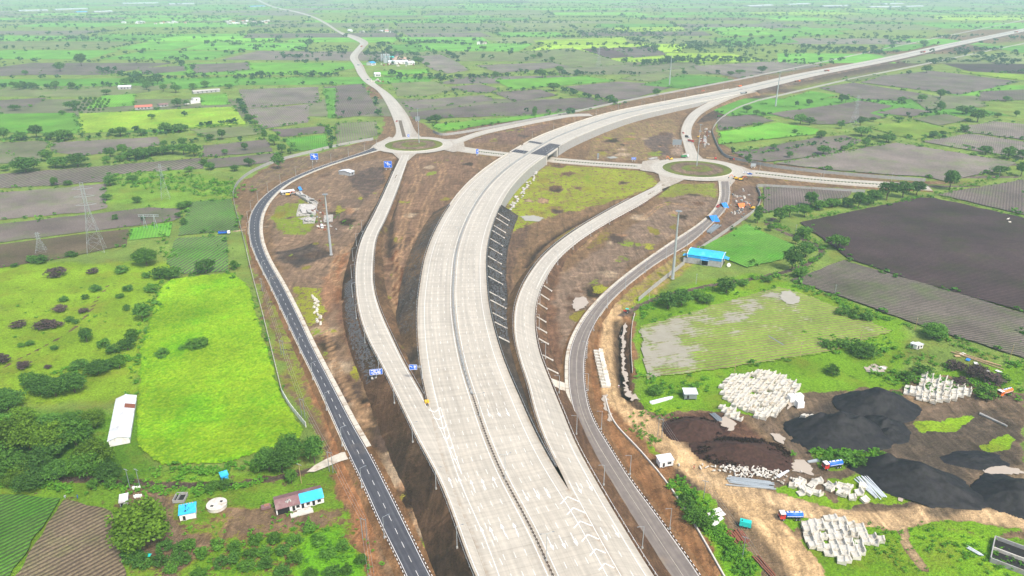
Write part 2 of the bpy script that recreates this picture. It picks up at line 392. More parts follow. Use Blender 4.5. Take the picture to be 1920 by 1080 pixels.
lay('1262,255 1280,262 1290,290 1262,292', (0.213, 0.163, 0.138), .1, None, 2)
lay('880,232 1060,220 1000,250 960,270 870,266', (0.144, 0.0938, 0.075), .12, OLIVE, 4)
lay('770,292 900,290 890,330 840,380 800,450 780,560 745,600 715,540 720,450 745,370', (0.163, 0.106, 0.075), .14, OLIVE, 4)
lay('790,470 822,420 800,560 785,660 770,700 755,640 760,560', (0.0616, 0.0538, 0.0504), .08, OLIVE, 3)
lay('735,560 770,560 785,700 775,735 745,650', (0.188, 0.125, 0.0625), .3, OLIVE, 3)
lay('500,380 560,340 660,305 745,292 735,330 700,400 670,450 630,560 640,640 690,720 650,700 560,590 520,500', (0.175, 0.125, 0.0938), .16, OLIVE, 4)
lay('515,385 570,372 600,410 575,440 530,440 505,410', (0.188, 0.15, 0.1), .62, (.14, .26, .02), 4)
lay('625,375 690,370 655,420 640,450 615,440', (0.138, 0.1, 0.0813), .15, None, 4)
lay('660,480 630,560 610,600 600,560 600,520', (0.237, 0.138, 0.0875), .05, None, 3)
lay('520,470 590,455 620,480 560,500 525,490', (0.056, 0.047, 0.047), .05, None, 3)
lay('545,535 600,540 615,610 580,610 555,580', None, .6, (.2, .3, .02), 4)
lay('655,330 700,312 735,315 715,345 690,372 660,350', (0.084, 0.0616, 0.056), .12, None, 2)
lay('590,290 640,275 720,268 700,278 640,290 520,335 470,360 455,350 520,305', (0.15, 0.112, 0.0875), .35, OLIVE, 2)
lay('500,560 550,560 640,760 640,800 585,800 530,680', (0.163, 0.125, 0.075), .55, (.15, .24, .03), 4)
lay('575,700 640,800 690,960 730,1090 690,1090 650,960 600,800', (0.25, 0.125, 0.0625), .15, OLIVE, 3)
lay('700,760 780,800 900,1010 900,1095 810,1095 740,930 690,820', (0.056, 0.0403, 0.028), .08, OLIVE, 4)
lay('690,830 740,930 810,1095 770,1095 700,900', (0.25, 0.138, 0.0688), .15, OLIVE, 3)
lay('640,560 690,640 720,700 690,720 650,640 625,570', (0.15, 0.0875, 0.0625), .05, None, 3)
lay('950,440 1000,420 960,500 950,600 990,720 1010,800 980,760 940,640 930,500', (0.112, 0.075, 0.0562), .12, OLIVE, 3)
lay('1120,470 1200,410 1260,360 1340,345 1345,385 1300,420 1200,480 1120,560 1070,640 1050,680 1020,600 1045,520', (0.175, 0.131, 0.106), .14, OLIVE, 4)
lay('1245,345 1340,343 1346,372 1300,362 1230,372', (0.175, 0.15, 0.075), .6, (.16, .26, .03), 4)
lay('1100,590 1160,530 1130,590 1080,640 1065,630', None, .72, (.17, .28, .02), 3)
lay('1040,430 1130,425 1160,445 1090,470 1055,480', None, .5, OLIVE, 4)
lay('1010,520 1050,500 1040,580 1060,660 1040,700 1010,640', (0.138, 0.0813, 0.0562), .05, None, 3)
# blotches of weeds, wet earth and dry crust over the disturbed ground
br = random.Random(77)
SITE = [[(600, 330), (700, 300), (720, 340), (660, 440), (600, 520), (520, 470), (510, 400)], [(780, 300), (890, 295), (800, 440), (770, 560), (730, 560), (730, 450)], [(960, 345), (1040, 310), (1220, 325), (1200, 355), (1000, 430), (960, 420)], [(1110, 480), (1250, 370), (1340, 360), (1330, 400), (1200, 470), (1090, 600), (1040, 600)], [(880, 240), (1040, 224), (960, 268), (880, 262)], [(1110, 265), (1240, 230), (1250, 290), (1120, 292)], [(580, 600), (620, 620), (700, 800), (650, 760)], [(690, 790), (760, 830), (860, 1060), (800, 1060)]]
for q in SITE:
    for _ in range(26):
        for _t in range(30):
            cx, cy = br.uniform(min(p[0] for p in q), max(p[0] for p in q)), br.uniform(min(p[1] for p in q), max(p[1] for p in q))
            if inside(q, np.array([cx]), np.array([cy]))[0]: break
        C = G(cx, cy); n = 9; r = br.uniform(2, 8); e = br.uniform(.4, 1); a0 = br.random() * 3
        pl = [Vector((C.x + r * br.uniform(.6, 1.3) * math.cos(k * 6.283 / n + a0), C.y + r * 1.8 * e * br.uniform(.6, 1.3) * math.sin(k * 6.283 / n + a0), 0)) for k in range(n)]
        kd = br.random()
        if kd < .42: LAYERS.append((pl, None, br.uniform(.5, .85), br.choice([(.2, .28, .02), (.14, .26, .02), (.17, .2, .03)]), 3.0, None))
        elif kd < .75: LAYERS.append((pl, br.choice([(.036, .026, .019), (.07, .05, .042), (.1, .06, .042)]), .03, None, 2.5, None))
        else: LAYERS.append((pl, br.choice([(.3, .21, .14), (.26, .16, .1), (.32, .26, .2)]), .03, None, 2.5, None))
# right service road verge, haul road and yard
lay('1180,540 1300,455 1330,470 1230,545 1195,575 1140,585', (0.25, 0.2, 0.1), .45, (.2, .26, .02), 3)
lay('1360,372 1400,345 1428,352 1424,385 1400,405 1300,470 1290,462 1350,420 1372,395', (0.15, 0.106, 0.0875), .03, None, 3)
lay('1130,590 1165,585 1200,600 1195,760 1290,900 1345,1000 1400,1095 1320,1095 1240,985 1170,870 1130,780 1108,700', (0.213, 0.119, 0.0625), .1, None, 3)
lay('1190,565 1250,540 1420,510 1700,600 1700,700 1920,680 1920,1095 1500,1095 1200,760', (0.15, 0.112, 0.075), .93, (.11, .3, .012), 4)
lay('1200,765 1280,760 1300,770 1270,800 1240,790', None, .85, LIME, 3)
lay('1170,770 1330,770 1480,790 1500,860 1440,900 1480,1000 1600,1000 1920,1000 1920,940 1800,900 1640,840 1500,760 1480,800 1760,700 1920,740 1920,1010 1840,1000 1660,1000 1640,960 1740,1010 1700,985 1660,990 1560,990 1500,985 1490,1080 1470,1095 1390,1095 1300,930 1230,830', (.17, .125, .085), .04, None, 3)
lay('1440,740 1620,725 1720,760 1830,740 1920,745 1920,960 1760,960 1600,960 1500,900 1440,800', (0.112, 0.0875, 0.0688), .05, None, 4)
lay('1480,780 1560,750 1640,745 1720,775 1690,825 1560,835 1480,815', (0.056, 0.0482, 0.0448), .02, None, 4)
lay('1630,830 1700,800 1860,770 1920,800 1920,880 1830,860 1800,940 1690,940 1620,880', (0.0784, 0.065, 0.056), .02, None, 3)
lay('1250,775 1330,770 1400,790 1460,840 1460,880 1400,900 1340,870 1260,810', (0.0896, 0.0504, 0.0392), .12, None, 3)
lay('1710,790 1800,775 1825,780 1780,800 1730,810', None, .97, LIME, 1.5)
lay('1830,840 1890,812 1910,825 1905,850 1850,852', None, .97, LIME, 1.5)
lay('1515,850 1560,835 1650,840 1640,860 1620,880 1560,880', None, .97, (.1, .3, .012), 1.5)
lay('1555,905 1610,885 1650,890 1700,935 1660,950 1580,945 1530,945 1560,930', None, .8, (.13, .3, .012), 2)
lay('1620,985 1680,995 1720,1090 1580,1095 1560,1060 1640,1040', None, .96, (.12, .34, .012), 2)
lay('1700,995 1860,1010 1925,1035 1925,1095 1740,1095 1720,1040', None, .96, (.12, .34, .012), 2)
lay('1270,905 1330,930 1420,1060 1440,1095 1360,1095 1310,1000 1250,920', None, .95, (.10, .32, .012), 2)
lay('1180,800 1240,800 1255,850 1215,850', None, .8, (.12, .32, .012), 2)
lay('1260,850 1290,860 1330,910 1300,925 1260,890', (0.0672, 0.056, 0.047), .02, None, 2)
track('1145,575 1150,620 1143,690 1165,750 1230,815 1330,900 1420,960 1500,1050 1530,1100', 12, (.46, .335, .205))
track('1330,895 1420,925 1560,965 1660,975 1760,960 1860,970 1960,985', 9, (.46, .345, .225))
track('1430,790 1490,830 1510,880 1440,905', 7, (.13, .1, .08))
track('1940,880 1830,930 1760,960', 8, (.17, .135, .1)); track('1700,780 1830,750 1930,745', 8, (.13, .1, .08))
track('1690,990 1705,1030 1735,1065', 3.4, (.34, .26, .17), 0, .6)
track('1120,600 1110,700 1160,830 1250,960 1330,1080', 5, (.19, .1, .05))
# farm tracks
track('-60,893 80,895 200,902 330,908 420,908 500,898 570,885 600,872', 3.0, (.075, .06, .055), 0, .8)
track('1165,590 1240,556 1330,535 1420,520 1500,500 1540,472 1520,455 1470,435 1440,420 1450,408', 4.2, (.10, .08, .075), .05, 1)
track('1740,350 1790,345 1850,325 1930,300', 7, (.12, .10, .10), .05, 1.2)
track('0,690 60,660 130,620 165,585 185,555 205,530', .9, (.1, .075, .05), .0, .5)
track('440,433 500,424', 3.2, (.28, .23, .18), 0, .6)
track('300,910 290,935 310,980 330,1010 320,1080', 4, (.16, .12, .09), .1, 1.5)
lay('737,470 752,465 750,500 757,545 755,578 742,578 736,540 738,500', (.10, .04, .02), .02, None, 1.5); lay('722,300 745,296 738,330 722,380 712,420 706,440 700,436 708,400 716,350', (.16, .10, .06), .1, OLIVE, 2); lay('800,440 815,445 795,520 785,600 775,590 785,500', (.05, .042, .04), .05, None, 2)
lay('630,480 655,470 640,520 645,560 632,570 625,530', (.2, .1, .055), .02, None, 1.5)
# wheel ruts across the site
for s in ('770,300 780,330 765,370 755,400 745,470 735,540 745,590', '820,300 825,330 800,370 790,400 780,440 760,470', '665,560 620,520 640,470 690,440', '1170,390 1120,430 1080,470', '1300,390 1250,380 1200,410', '600,600 615,650 640,720 690,800'):
    track(s, 1.6, (.27, .18, .115), 0, .8); track(' '.join('%f,%f' % (float(q.split(',')[0]) + 9, float(q.split(',')[1])) for q in s.split()), 1.6, (.26, .175, .11), 0, .8)

xs = np.concatenate([-np.geomspace(12000, 300, 26)[:-1], np.arange(-300, 340.1, 1.7), np.geomspace(342, 12000, 26)])
ys = np.concatenate([[-12000, -3000, -800, 0, 80, 120], np.arange(140, 560, 1.7), np.arange(560, 1300, 3.0), np.geomspace(1310, 12000, 40)])
GX, GY = np.meshgrid(xs, ys); gx = GX.ravel(); gy = GY.ravel()
def apply_layers(x, y):
    n = len(x); soil = np.tile(np.array(GREY), (n, 1)); gr = np.full(n, .82); gc = np.tile(np.array((.125, .255, .045)), (n, 1))
    wx = x + (fbm(x * .09, y * .09, 3) - .5) * 9; wy = y + (fbm(x * .09 + 50, y * .09 + 9, 3) - .5) * 9
    for poly, so, g, c, soft, wid in LAYERS:
        P = np.array([(p[0], p[1]) for p in poly]); mg = (wid or 0) + soft + 8
        k = np.where((x > P[:, 0].min() - mg) & (x < P[:, 0].max() + mg) & (y > P[:, 1].min() - mg) & (y < P[:, 1].max() + mg))[0]
        if not len(k): continue
        if wid:
            d = polydist(P, x[k] * .7 + wx[k] * .3, y[k] * .7 + wy[k] * .3, False); sd_ = wid / 2 - d
        else:
            a, b = wx[k], wy[k]; d = polydist(P, a, b); sd_ = np.where(inside(P, a, b), d, -d)
        al = np.clip(sd_ / soft + .5, 0, 1)
        if so is not None: soil[k] = soil[k] * (1 - al[:, None]) + np.array(so) * al[:, None]
        if g is not None: gr[k] = gr[k] * (1 - al) + g * al
        if c is not None: gc[k] = gc[k] * (1 - al[:, None]) + np.array(c) * al[:, None]
    return soil, gr, gc
soil, gr, gc = apply_layers(gx, gy)
near = (gx > -300) & (gx < 340) & (gy > 140) & (gy < 1300)
gz = np.where(near, (fbm(gx * .05, gy * .05, 3) - .5) * .5 + (fbm(gx * .35, gy * .35, 3) - .5) * .45 * (1 - np.clip(gr - .3, 0, .6)), 0) - .28
DITCHES = ['1155,600 1160,690 1170,740', '745,300 720,370 690,450 660,500 645,560', '752,330 735,400 728,480', '1250,350 1190,390 1130,425 1060,470 1040,510', '1240,350 1130,395 1060,430 1010,465 985,500', '1170,605 1172,680 1180,745 1200,762']
for s in DITCHES:
    P = spline(pts(s), 6); k = np.where((gx > P[:, 0].min() - 9) & (gx < P[:, 0].max() + 9) & (gy > P[:, 1].min() - 9) & (gy < P[:, 1].max() + 9))[0]
    d = polydist(P, gx[k], gy[k], False); a = np.clip(1.4 - d / 2.6, 0, 1); gz[k] -= a * 1.8
    b = np.exp(-((d - 4.2) / 1.3) ** 2); gz[k] += .7 * b
    soil[k] = soil[k] * (1 - a[:, None] * .9) + np.array((.035, .026, .022)) * a[:, None] * .9; gr[k] = gr[k] * (1 - a)
nx, ny = len(xs), len(ys); idx = np.arange(nx * ny).reshape(ny, nx)
F = np.stack([idx[:-1, :-1], idx[:-1, 1:], idx[1:, 1:], idx[1:, :-1]], -1).reshape(-1, 4)
ground = obj('ground', mesh_data('ground', np.stack([gx, gy, gz], 1), F, MAT['earth'], sm=True, attrs={'soil': ('FLOAT_COLOR', soil), 'gcol': ('FLOAT_COLOR', gc), 'grass': ('FLOAT', gr)}))
tag(ground, kind='structure')

# ---------------------------------------------------------------- roads
ROADS = []        # centre lines with half width, so trees keep off
def ribbon(name, A, B, mat, parent=None, across0=0.0, label=None):
    n = len(A); w_ = np.linalg.norm(A - B, axis=1); s = arclen((A + B) / 2)
    V = np.concatenate([A, B]); rc = np.zeros((2 * n, 3)); rc[:n, 0] = across0; rc[n:, 0] = across0 + w_; rc[:n, 1] = s; rc[n:, 1] = s
    i = np.arange(n - 1); F = np.stack([i, n + i, n + i + 1, i + 1], 1)
    o = obj(name, mesh_data(name, V, F, MAT[mat], attrs={'rc': ('FLOAT_VECTOR', rc)}), parent)
    if parent is None: tag(o, kind='structure')
    return o
def slope(name, E, side, soilc, run=1.8, base=-.45, grass=.06, gcol=OLIVE, shoulder=1.0, parent=None, vary=True):
    """earth slope falling away from a road edge; side +1 = left of travel"""
    n = normals(E) * side; rows = []; h = np.maximum(E[:, 2] - base, .05)
    k = 7
    for j in range(k):
        f = j / (k - 1); P = E.copy()
        if j == 0: P[:, 2] -= .06
        else:
            d = shoulder + h * run * (j - 1) / (k - 2); P[:, :2] += n * d[:, None]; P[:, 2] = E[:, 2] - .1 - (h - .1) * (j - 1) / (k - 2)
            P[:, 2] += (fbm(P[:, 0] * .4, P[:, 1] * .4, 3) - .5) * .35 * (1 if 1 < j < k - 1 else 0)
        rows.append(P)
    V = np.concatenate(rows); m = len(E); idx = np.arange(k * m).reshape(k, m)
    F = np.stack([idx[:-1, :-1], idx[:-1, 1:], idx[1:, 1:], idx[1:, :-1]], -1).reshape(-1, 4)
    if side > 0: F = F[:, ::-1]
    c = np.array(soilc(V) if callable(soilc) else np.tile(soilc, (len(V), 1)))
    g = np.full(len(V), grass) + (fbm(V[:, 0] * .03, V[:, 1] * .03, 2) - .5) * .5 * (grass > .1)
    o = obj(name, mesh_data(name, V, F, MAT['earth'], sm=True, attrs={'soil': ('FLOAT_COLOR', c), 'gcol': ('FLOAT_COLOR', np.tile(np.array(gcol), (len(V), 1))), 'grass': ('FLOAT', g)}), parent)
    if parent is None: tag(o, kind='structure')
    return o
def line_mark(mb, D, o, wid=.16, dash=None, s0=0, s1=1e9, dz=.03):
    s = arclen(D); n = normals(D); s1 = min(s1, s[-1])
    def seg(a, b):
        q = np.unique(np.concatenate([[a], s[(s > a) & (s < b)], [b]])); P = np.stack([np.interp(q, s, D[:, k]) for k in range(3)], 1); N = np.stack([np.interp(q, s, n[:, k]) for k in range(2)], 1)
        A = P.copy(); B = P.copy(); A[:, :2] += N * (o + wid / 2); B[:, :2] += N * (o - wid / 2); A[:, 2] += dz; B[:, 2] += dz; mb.strip(B, A)
    if dash is None: seg(max(s0, 0), s1)
    else:
        a = s0
        while a < s1 - dash[0]: seg(a, a + dash[0]); a += dash[0] + dash[1]

# main carriageways follow the central reserve; first point is nearest the camera
MED = smooth(spline(pts('1052,1112,5.6 1035,1079,5.6 1017,1033,5.6 987.5,973,5.6 946,899,5.6 913,822,5.7 887,744,5.9 870.6,694,6.1 856.7,630.6,6.4 849.7,569,6.8 851,517,7.2 854,482.6,7.5 866,437,7.9 889,388,8.4 917.5,347.7,8.8 955,313,9 995,286,9 1035,261.6,8.8 1084,241.5,8.4 1115.6,230,8 1173,213,7.2 1280,191,5.6 1380,171,4 1513,140,2.8 1647,114.5,2.4 1780,85,2.2 1920,56,2 2060,27,2'), 6), 6)
MS = arclen(MED); HW = 20.3
def s_near(px, py, z=6):
    p = G(px, py, z); return MS[np.argmin(np.hypot(MED[:, 0] - p.x, MED[:, 1] - p.y))]
def med_zone(a, b): return MED[(MS >= a - .01) & (MS <= b + .01)]
EL, ER = offset(MED, HW), offset(MED, -HW)
LINK = smooth(spline(pts('838,275,.45 895,284,.45 985,294,.45 1060,302,.45 1150,309,.45 1232,314,.45'), 4), 3)
d2 = np.hypot(MED[:, None, 0] - LINK[None, :, 0], MED[:, None, 1] - LINK[None, :, 1]); bi = np.unravel_index(np.argmin(d2), d2.shape)
BS = MS[bi[0]]; B0, B1 = BS - 21, BS + 19
left_cw = ribbon('carriageway', EL, offset(MED, .3), 'concrete_road', None, 0); right_cw = ribbon('carriageway', offset(MED, -.3), ER, 'concrete_road', None, 0)
ROADS.append((MED, HW + 8))
# ramps
def edges(l, r, n=None):
    A = spline(pts(l), 4); B = spline(pts(r), 4); n = n or max(len(A), len(B))
    return smooth(spline(pts(l), n=n), 3), smooth(spline(pts(r), n=n), 3)
RLl, RLr = edges('907,1112,5.6 890,1079,5.6 826,905,5.6 780,819,5.6 770.5,798.6,5.6 723,700,5.2 684,622,4.6 670,569,4.1 666,517,3.5 668,488,3 678,448,2.3 701,402,1.5 724,353,.9 741.6,313,.6 753,290,.5',
                 '963,1112,5.62 948,1079,5.62 890,942,5.62 838,838,5.62 801,757,5.62 781.7,722,5.3 756.7,677.8,5 731.7,625,4.6 712,580.5,4.2 701,540,3.7 699.5,500,3.2 706,445,2.3 721,414,1.6 741.5,365,1 759,316,.6 768,290,.5', 110)
RRl, RRr = edges('1139,1112,5.62 1122,1079,5.62 1092,980,5.62 1056,894,5.62 1023,828,5.6 1002,769,5.4 990.6,722,5 974,672,4.5 964,625,4.1 965.5,578,3.7 977,541.7,3.3 996,508,2.8 1024,474,2.2 1070,437,1.6 1127,402,1 1184.5,371,.7 1240,344,.5',
                 '1248,1112,5.6 1225,1079,5.6 1165,982,5.6 1121,908,5.6 1079,831,5.5 1058,780,5.3 1043,744,5 1026.7,703,4.6 1013,667,4.3 1004,625,3.9 1003,583,3.5 1013,541.7,3.1 1032,505.6,2.6 1047,485.5,2.3 1087,451,1.7 1141.5,416.6,1.1 1199,385,.75 1242,358,.5', 110)
# below the noses the ramp's inner edge is the carriageway's outer edge
def snap(E, other, side):
    D = E.copy(); sm_ = MS
    for i, p in enumerate(D):
        j = np.argmin(np.hypot(MED[:, 0] - p[0], MED[:, 1] - p[1])); d = math.hypot(MED[j, 0] - p[0], MED[j, 1] - p[1])
        if d < HW + .6 and p[1] < 330:
            q = (EL if side > 0 else ER); jj = np.argmin(np.hypot(q[:, 0] - p[0], q[:, 1] - p[1])); a = q[max(jj - 1, 0)]; b = q[min(jj + 1, len(q) - 1)]
            t = np.clip(np.dot(p[:2] - a[:2], b[:2] - a[:2]) / (np.dot(b[:2] - a[:2], b[:2] - a[:2]) + 1e-9), 0, 1); D[i] = a + (b - a) * t
    return D
RLr = snap(RLr, None, 1); RRl = snap(RRl, None, -1)
ramp_l = ribbon('slip_road', RLl, RLr, 'concrete_road'); ramp_r = ribbon('slip_road', RRl, RRr, 'concrete_road')
RNl, RNr = edges('1392,166,4.4 1360,177,3.8 1325,193,2.8 1296,211,1.6 1281,232,.9 1277,250,.6 1283,275,.5 1290,298,.5', '1420,172,4.2 1390,179,3.8 1347,196,2.7 1317,213,1.6 1301,231,.9 1296,250,.6 1304,279,.5 1313,300,.5')
ramp_n = ribbon('slip_road', RNl, RNr, 'concrete_road')
RWl, RWr = edges('1105,213,6.6 1073,213.5,4.6 1030,220,2.6 973,231,1.2 900,246,.6 846,264,.5', '1112,217.5,6.6 1073,219,4.6 1034,225.5,2.6 975,237,1.2 905,253,.6 856,271,.5')
ramp_w = ribbon('slip_road', RWl, RWr, 'concrete_road')
for A, B in ((RLl, RLr), (RRl, RRr), (RNl, RNr), (RWl, RWr)): ROADS.append(((A + B) / 2, 12))
# service roads
SLl, SLr = edges('775,1112,.7 761,1079,.7 714,983,.7 678,902,.7 650,844,.7 629,797,.7 595.6,722,.7 562,653,.7 529,583,.7 506,534,.7 483,488,.7 470,454,.7 467,425,.7 472,399,.7 492,371,.6 529,343,.6 581,319,.5 638,299,.5 690,281,.5 712,270,.5',
                 '826,1112,.7 807,1079,.7 769,1002,.7 728,919,.7 692,849,.7 662,797,.7 623,722,.7 587,653,.7 554,583,.7 529,534,.7 503,488,.7 490,454,.7 487,425,.7 492,399,.7 509,371,.6 543,342,.6 592,319,.5 650,299,.5 707,282,.5 728,277,.5')
ribbon('service_road', SLl, SLr, 'asphalt_new'); ROADS.append(((SLl + SLr) / 2, 7))
SRl, SRr = edges('1272,1112,.9 1250,1079,.9 1224.6,1041.6,.9 1180,967,.9 1135.6,890,.9 1100,831,.9 1085,797,.9 1074,764,.9 1067,728,.9 1065.6,694,.9 1067,667,.9 1074,639,.9 1090.6,605.6,.9 1115.6,572,.9 1152,536,.8 1193,503,.8 1242,468,.7 1271.6,448,.7 1317.6,416.5,.6 1343,391,.6 1352,368,.5 1351,340,.5',
                 '1332,1112,.9 1311,1078,.9 1286,1042,.9 1223,954,.9 1180,896,.9 1135.6,825,.9 1118,797,.9 1104,764,.9 1097.5,728,.9 1095,694,.9 1097.5,661,.9 1104,633,.9 1118,603,.9 1143,567,.9 1179,533,.8 1222,500,.8 1249,482.5,.7 1292,457,.7 1335,419,.6 1360.6,391,.6 1368,362,.5 1367,340,.5')
ribbon('service_road', SRl, SRr, 'asphalt_dusty'); ROADS.append(((SRl + SRr) / 2, 8))
# north road, link roads
NRl, NRr = edges('728,264,.5 741,253,.5 733,213,.5 707,170,.5 684,154,.5 672,140,.5 664,123,.5 656,107,.5 671,87,.5 675,81,.5 656,71,.5 640,64,.5 607,43.5,.5 585,32.5,.5 553,23,.5 515,15,.5 480,0,.5', '796,262,.5 780,247,.5 764,215,.5 733,178,.5 706,158,.5 689,140,.5 681,123,.5 671,107,.5 684,89,.5 690,79,.5 666,67,.5 643,61,.5 611,41.5,.5 589,31,.5 556,21,.5 519,13.5,.5 484,-1,.5')
ribbon('north_road', NRl, NRr, 'concrete_road'); ROADS.append(((NRl + NRr) / 2, 18))
LKa, LKb = offset(LINK, 11.5), offset(LINK, -11.5)
ribbon('link_road', LKa, LKb, 'concrete_road'); ROADS.append((LINK, 15))
EAST = smooth(spline(pts('1384,322,.45 1420,325,.45 1520,336,.45 1620,344,.45 1742,351,.45'), 4), 3)
ribbon('link_road', offset(EAST, 12.5), offset(EAST, -12.5), 'concrete_road'); ROADS.append((EAST, 16))
# roundabouts
def roundabout(c, r0, r1, tagtxt):
    C = G(*c, .52); n = 72
    th = np.linspace(0, 2 * math.pi, n + 1)
    ring = lambda r, z: np.stack([C.x + r * np.cos(th), C.y + r * np.sin(th), np.full(n + 1, z)], 1)
    ribbon('roundabout_road', ring(r1, .53), ring(r0, .53), 'concrete_road')
    k = MB(); k.strip(ring(r0, .53), ring(r0, .8)); k.strip(ring(r0, .8), ring(r0 - .7, .8)); k.strip(ring(r0 - .7, .8), ring(r0 - .7, .4))
    isl = thing('roundabout_island', 'round planted island of the ' + tagtxt, 'roundabout', C)
    kb = k.build('kerb', MAT['concrete_pale'], None); kb.parent = isl; kb.location = -C
    rr = [r0 - .6, r0 * .9, r0 * .78, r0 * .66, r0 * .5, r0 * .36, r0 * .2, .01]; zz = [.6, .75, .8, .75, .85, 1.3, 1.5, 1.5]
    so = [BROWN, (.1, .08, .05), (.12, .09, .06), (.16, .12, .1), (.15, .11, .09), (.12, .1, .06), BROWN, BROWN]; g = [.8, .85, .6, .1, .2, .75, .5, .3]
    V = []; SO = []; GR = []
    for r, z, s_, g_ in zip(rr, zz, so, g):
        for t in th[:-1]: V.append((C.x + r * math.cos(t), C.y + r * math.sin(t), z)); SO.append(s_); GR.append(g_)
    Fq = [(i * n + k_, i * n + (k_ + 1) % n, (i + 1) * n + (k_ + 1) % n, (i + 1) * n + k_) for i in range(len(rr) - 1) for k_ in range(n)]
    o = obj('planting', mesh_data('planting', V, np.array(Fq), MAT['earth'], sm=True, attrs={'soil': ('FLOAT_COLOR', SO), 'gcol': ('FLOAT_COLOR', np.tile((.10, .17, .03), (len(V), 1))), 'grass': ('FLOAT', GR)}))
    o.parent = isl; o.location = -C; ROADS.append((np.array([C - Vector((1, 0, 0)), C + Vector((1, 0, 0))]), r1 + 4)); return C
RB1 = roundabout((776, 271.5), 34, 46, 'far left roundabout beside the north road'); RB2 = roundabout((1306.5, 316.5), 35, 47.5, 'right roundabout east of the flyover')
# flared corners joining arms to the rings
def apron(s, z=.49):
    P = pts(s); n = len(P)
    o = obj('road_apron', mesh_data('road_apron', [(p.x, p.y, z) for p in P], [tuple(range(n))], MAT['concrete_road'], attrs={'rc': ('FLOAT_VECTOR', [(p.x, p.y, 0) for p in P])})); tag(o, kind='structure')
apron('700,273 730,257 745,262 740,272 720,283 690,283'); apron('735,287 760,284 785,286 772,296 766,302 752,302 746,297'); apron('830,262 858,261 870,268 872,282 850,286 828,281')
apron('1205,303 1235,299 1246,310 1236,325 1200,320'); apron('1232,318 1255,327 1290,334 1270,344 1240,356 1225,352 1238,340'); apron('1340,330 1375,325 1378,340 1368,352 1350,352 1346,340'); apron('1370,308 1392,313 1415,322 1410,332 1384,330 1368,325'); apron('1277,292 1290,285 1304,285 1318,298 1300,303')
# slopes
a0 = 0; aW = s_near(946, 385, 8)
mm = MS <= aW
def mixsoil(a, b, sc=.05):
    def f(V):
        t = np.clip((fbm(V[:, 0] * sc, V[:, 1] * sc, 3) - .35) * 3.3, 0, 1)[:, None]; return np.array(a) * t + np.array(b) * (1 - t)
    return f
slope('embankment', EL[(MS > s_near(880, 790)) & mm], 1, mixsoil((.06, .05, .046), (.12, .08, .05)), 1.7, grass=.1)
slope('embankment', ER[(MS > s_near(950, 900)) & mm], -1, mixsoil((.035, .036, .042), (.06, .05, .045)), 1.6, grass=.05)
slope('embankment', EL[MS > s_near(1400, 168, 4)], 1, mixsoil((.1, .075, .06), (.15, .12, .07)), 1.8, grass=.3)
slope('embankment', ER[MS > s_near(1400, 168, 4)], -1, mixsoil((.07, .05, .05), (.12, .09, .08)), 1.8, grass=.1)
slope('embankment', RLl, 1, mixsoil((.03, .024, .02), (.075, .046, .03), .03), 1.8, grass=.1)
slope('embankment', RLr[RLr[:, 1] > G(0, 745, 5).y], -1, mixsoil((.13, .08, .05), (.09, .06, .04)), 1.6, grass=.2)
slope('embankment', RRl[RRl[:, 1] > G(0, 880, 5).y], 1, mixsoil((.08, .055, .04), (.13, .085, .05)), 1.6, grass=.14)
slope('embankment', RRr, -1, mixsoil((.12, .075, .05), (.09, .055, .04)), 1.5, grass=.08)
for A, B in ((SLl, SLr), (SRl, SRr)):
    slope('road_verge', A, 1, (.17, .1, .055), 2.5, grass=.15, shoulder=.5); slope('road_verge', B, -1, (.17, .1, .055), 2.5, grass=.12, shoulder=.5)
for A, B, g in ((NRl, NRr, .5), (RNl, RNr, .1), (RWl, RWr, .15), (LKa[::-1], LKb[::-1], .3)): slope('road_verge', A, -1 if A is not LKa[::-1] and False else -1, BROWN, 1.6, grass=g); slope('road_verge', B, 1, BROWN, 1.6, grass=g)
slope('road_verge', offset(EAST, 12.5), 1, BROWN, 2, grass=.4); slope('road_verge', offset(EAST, -12.5), -1, BROWN, 2, grass=.4)
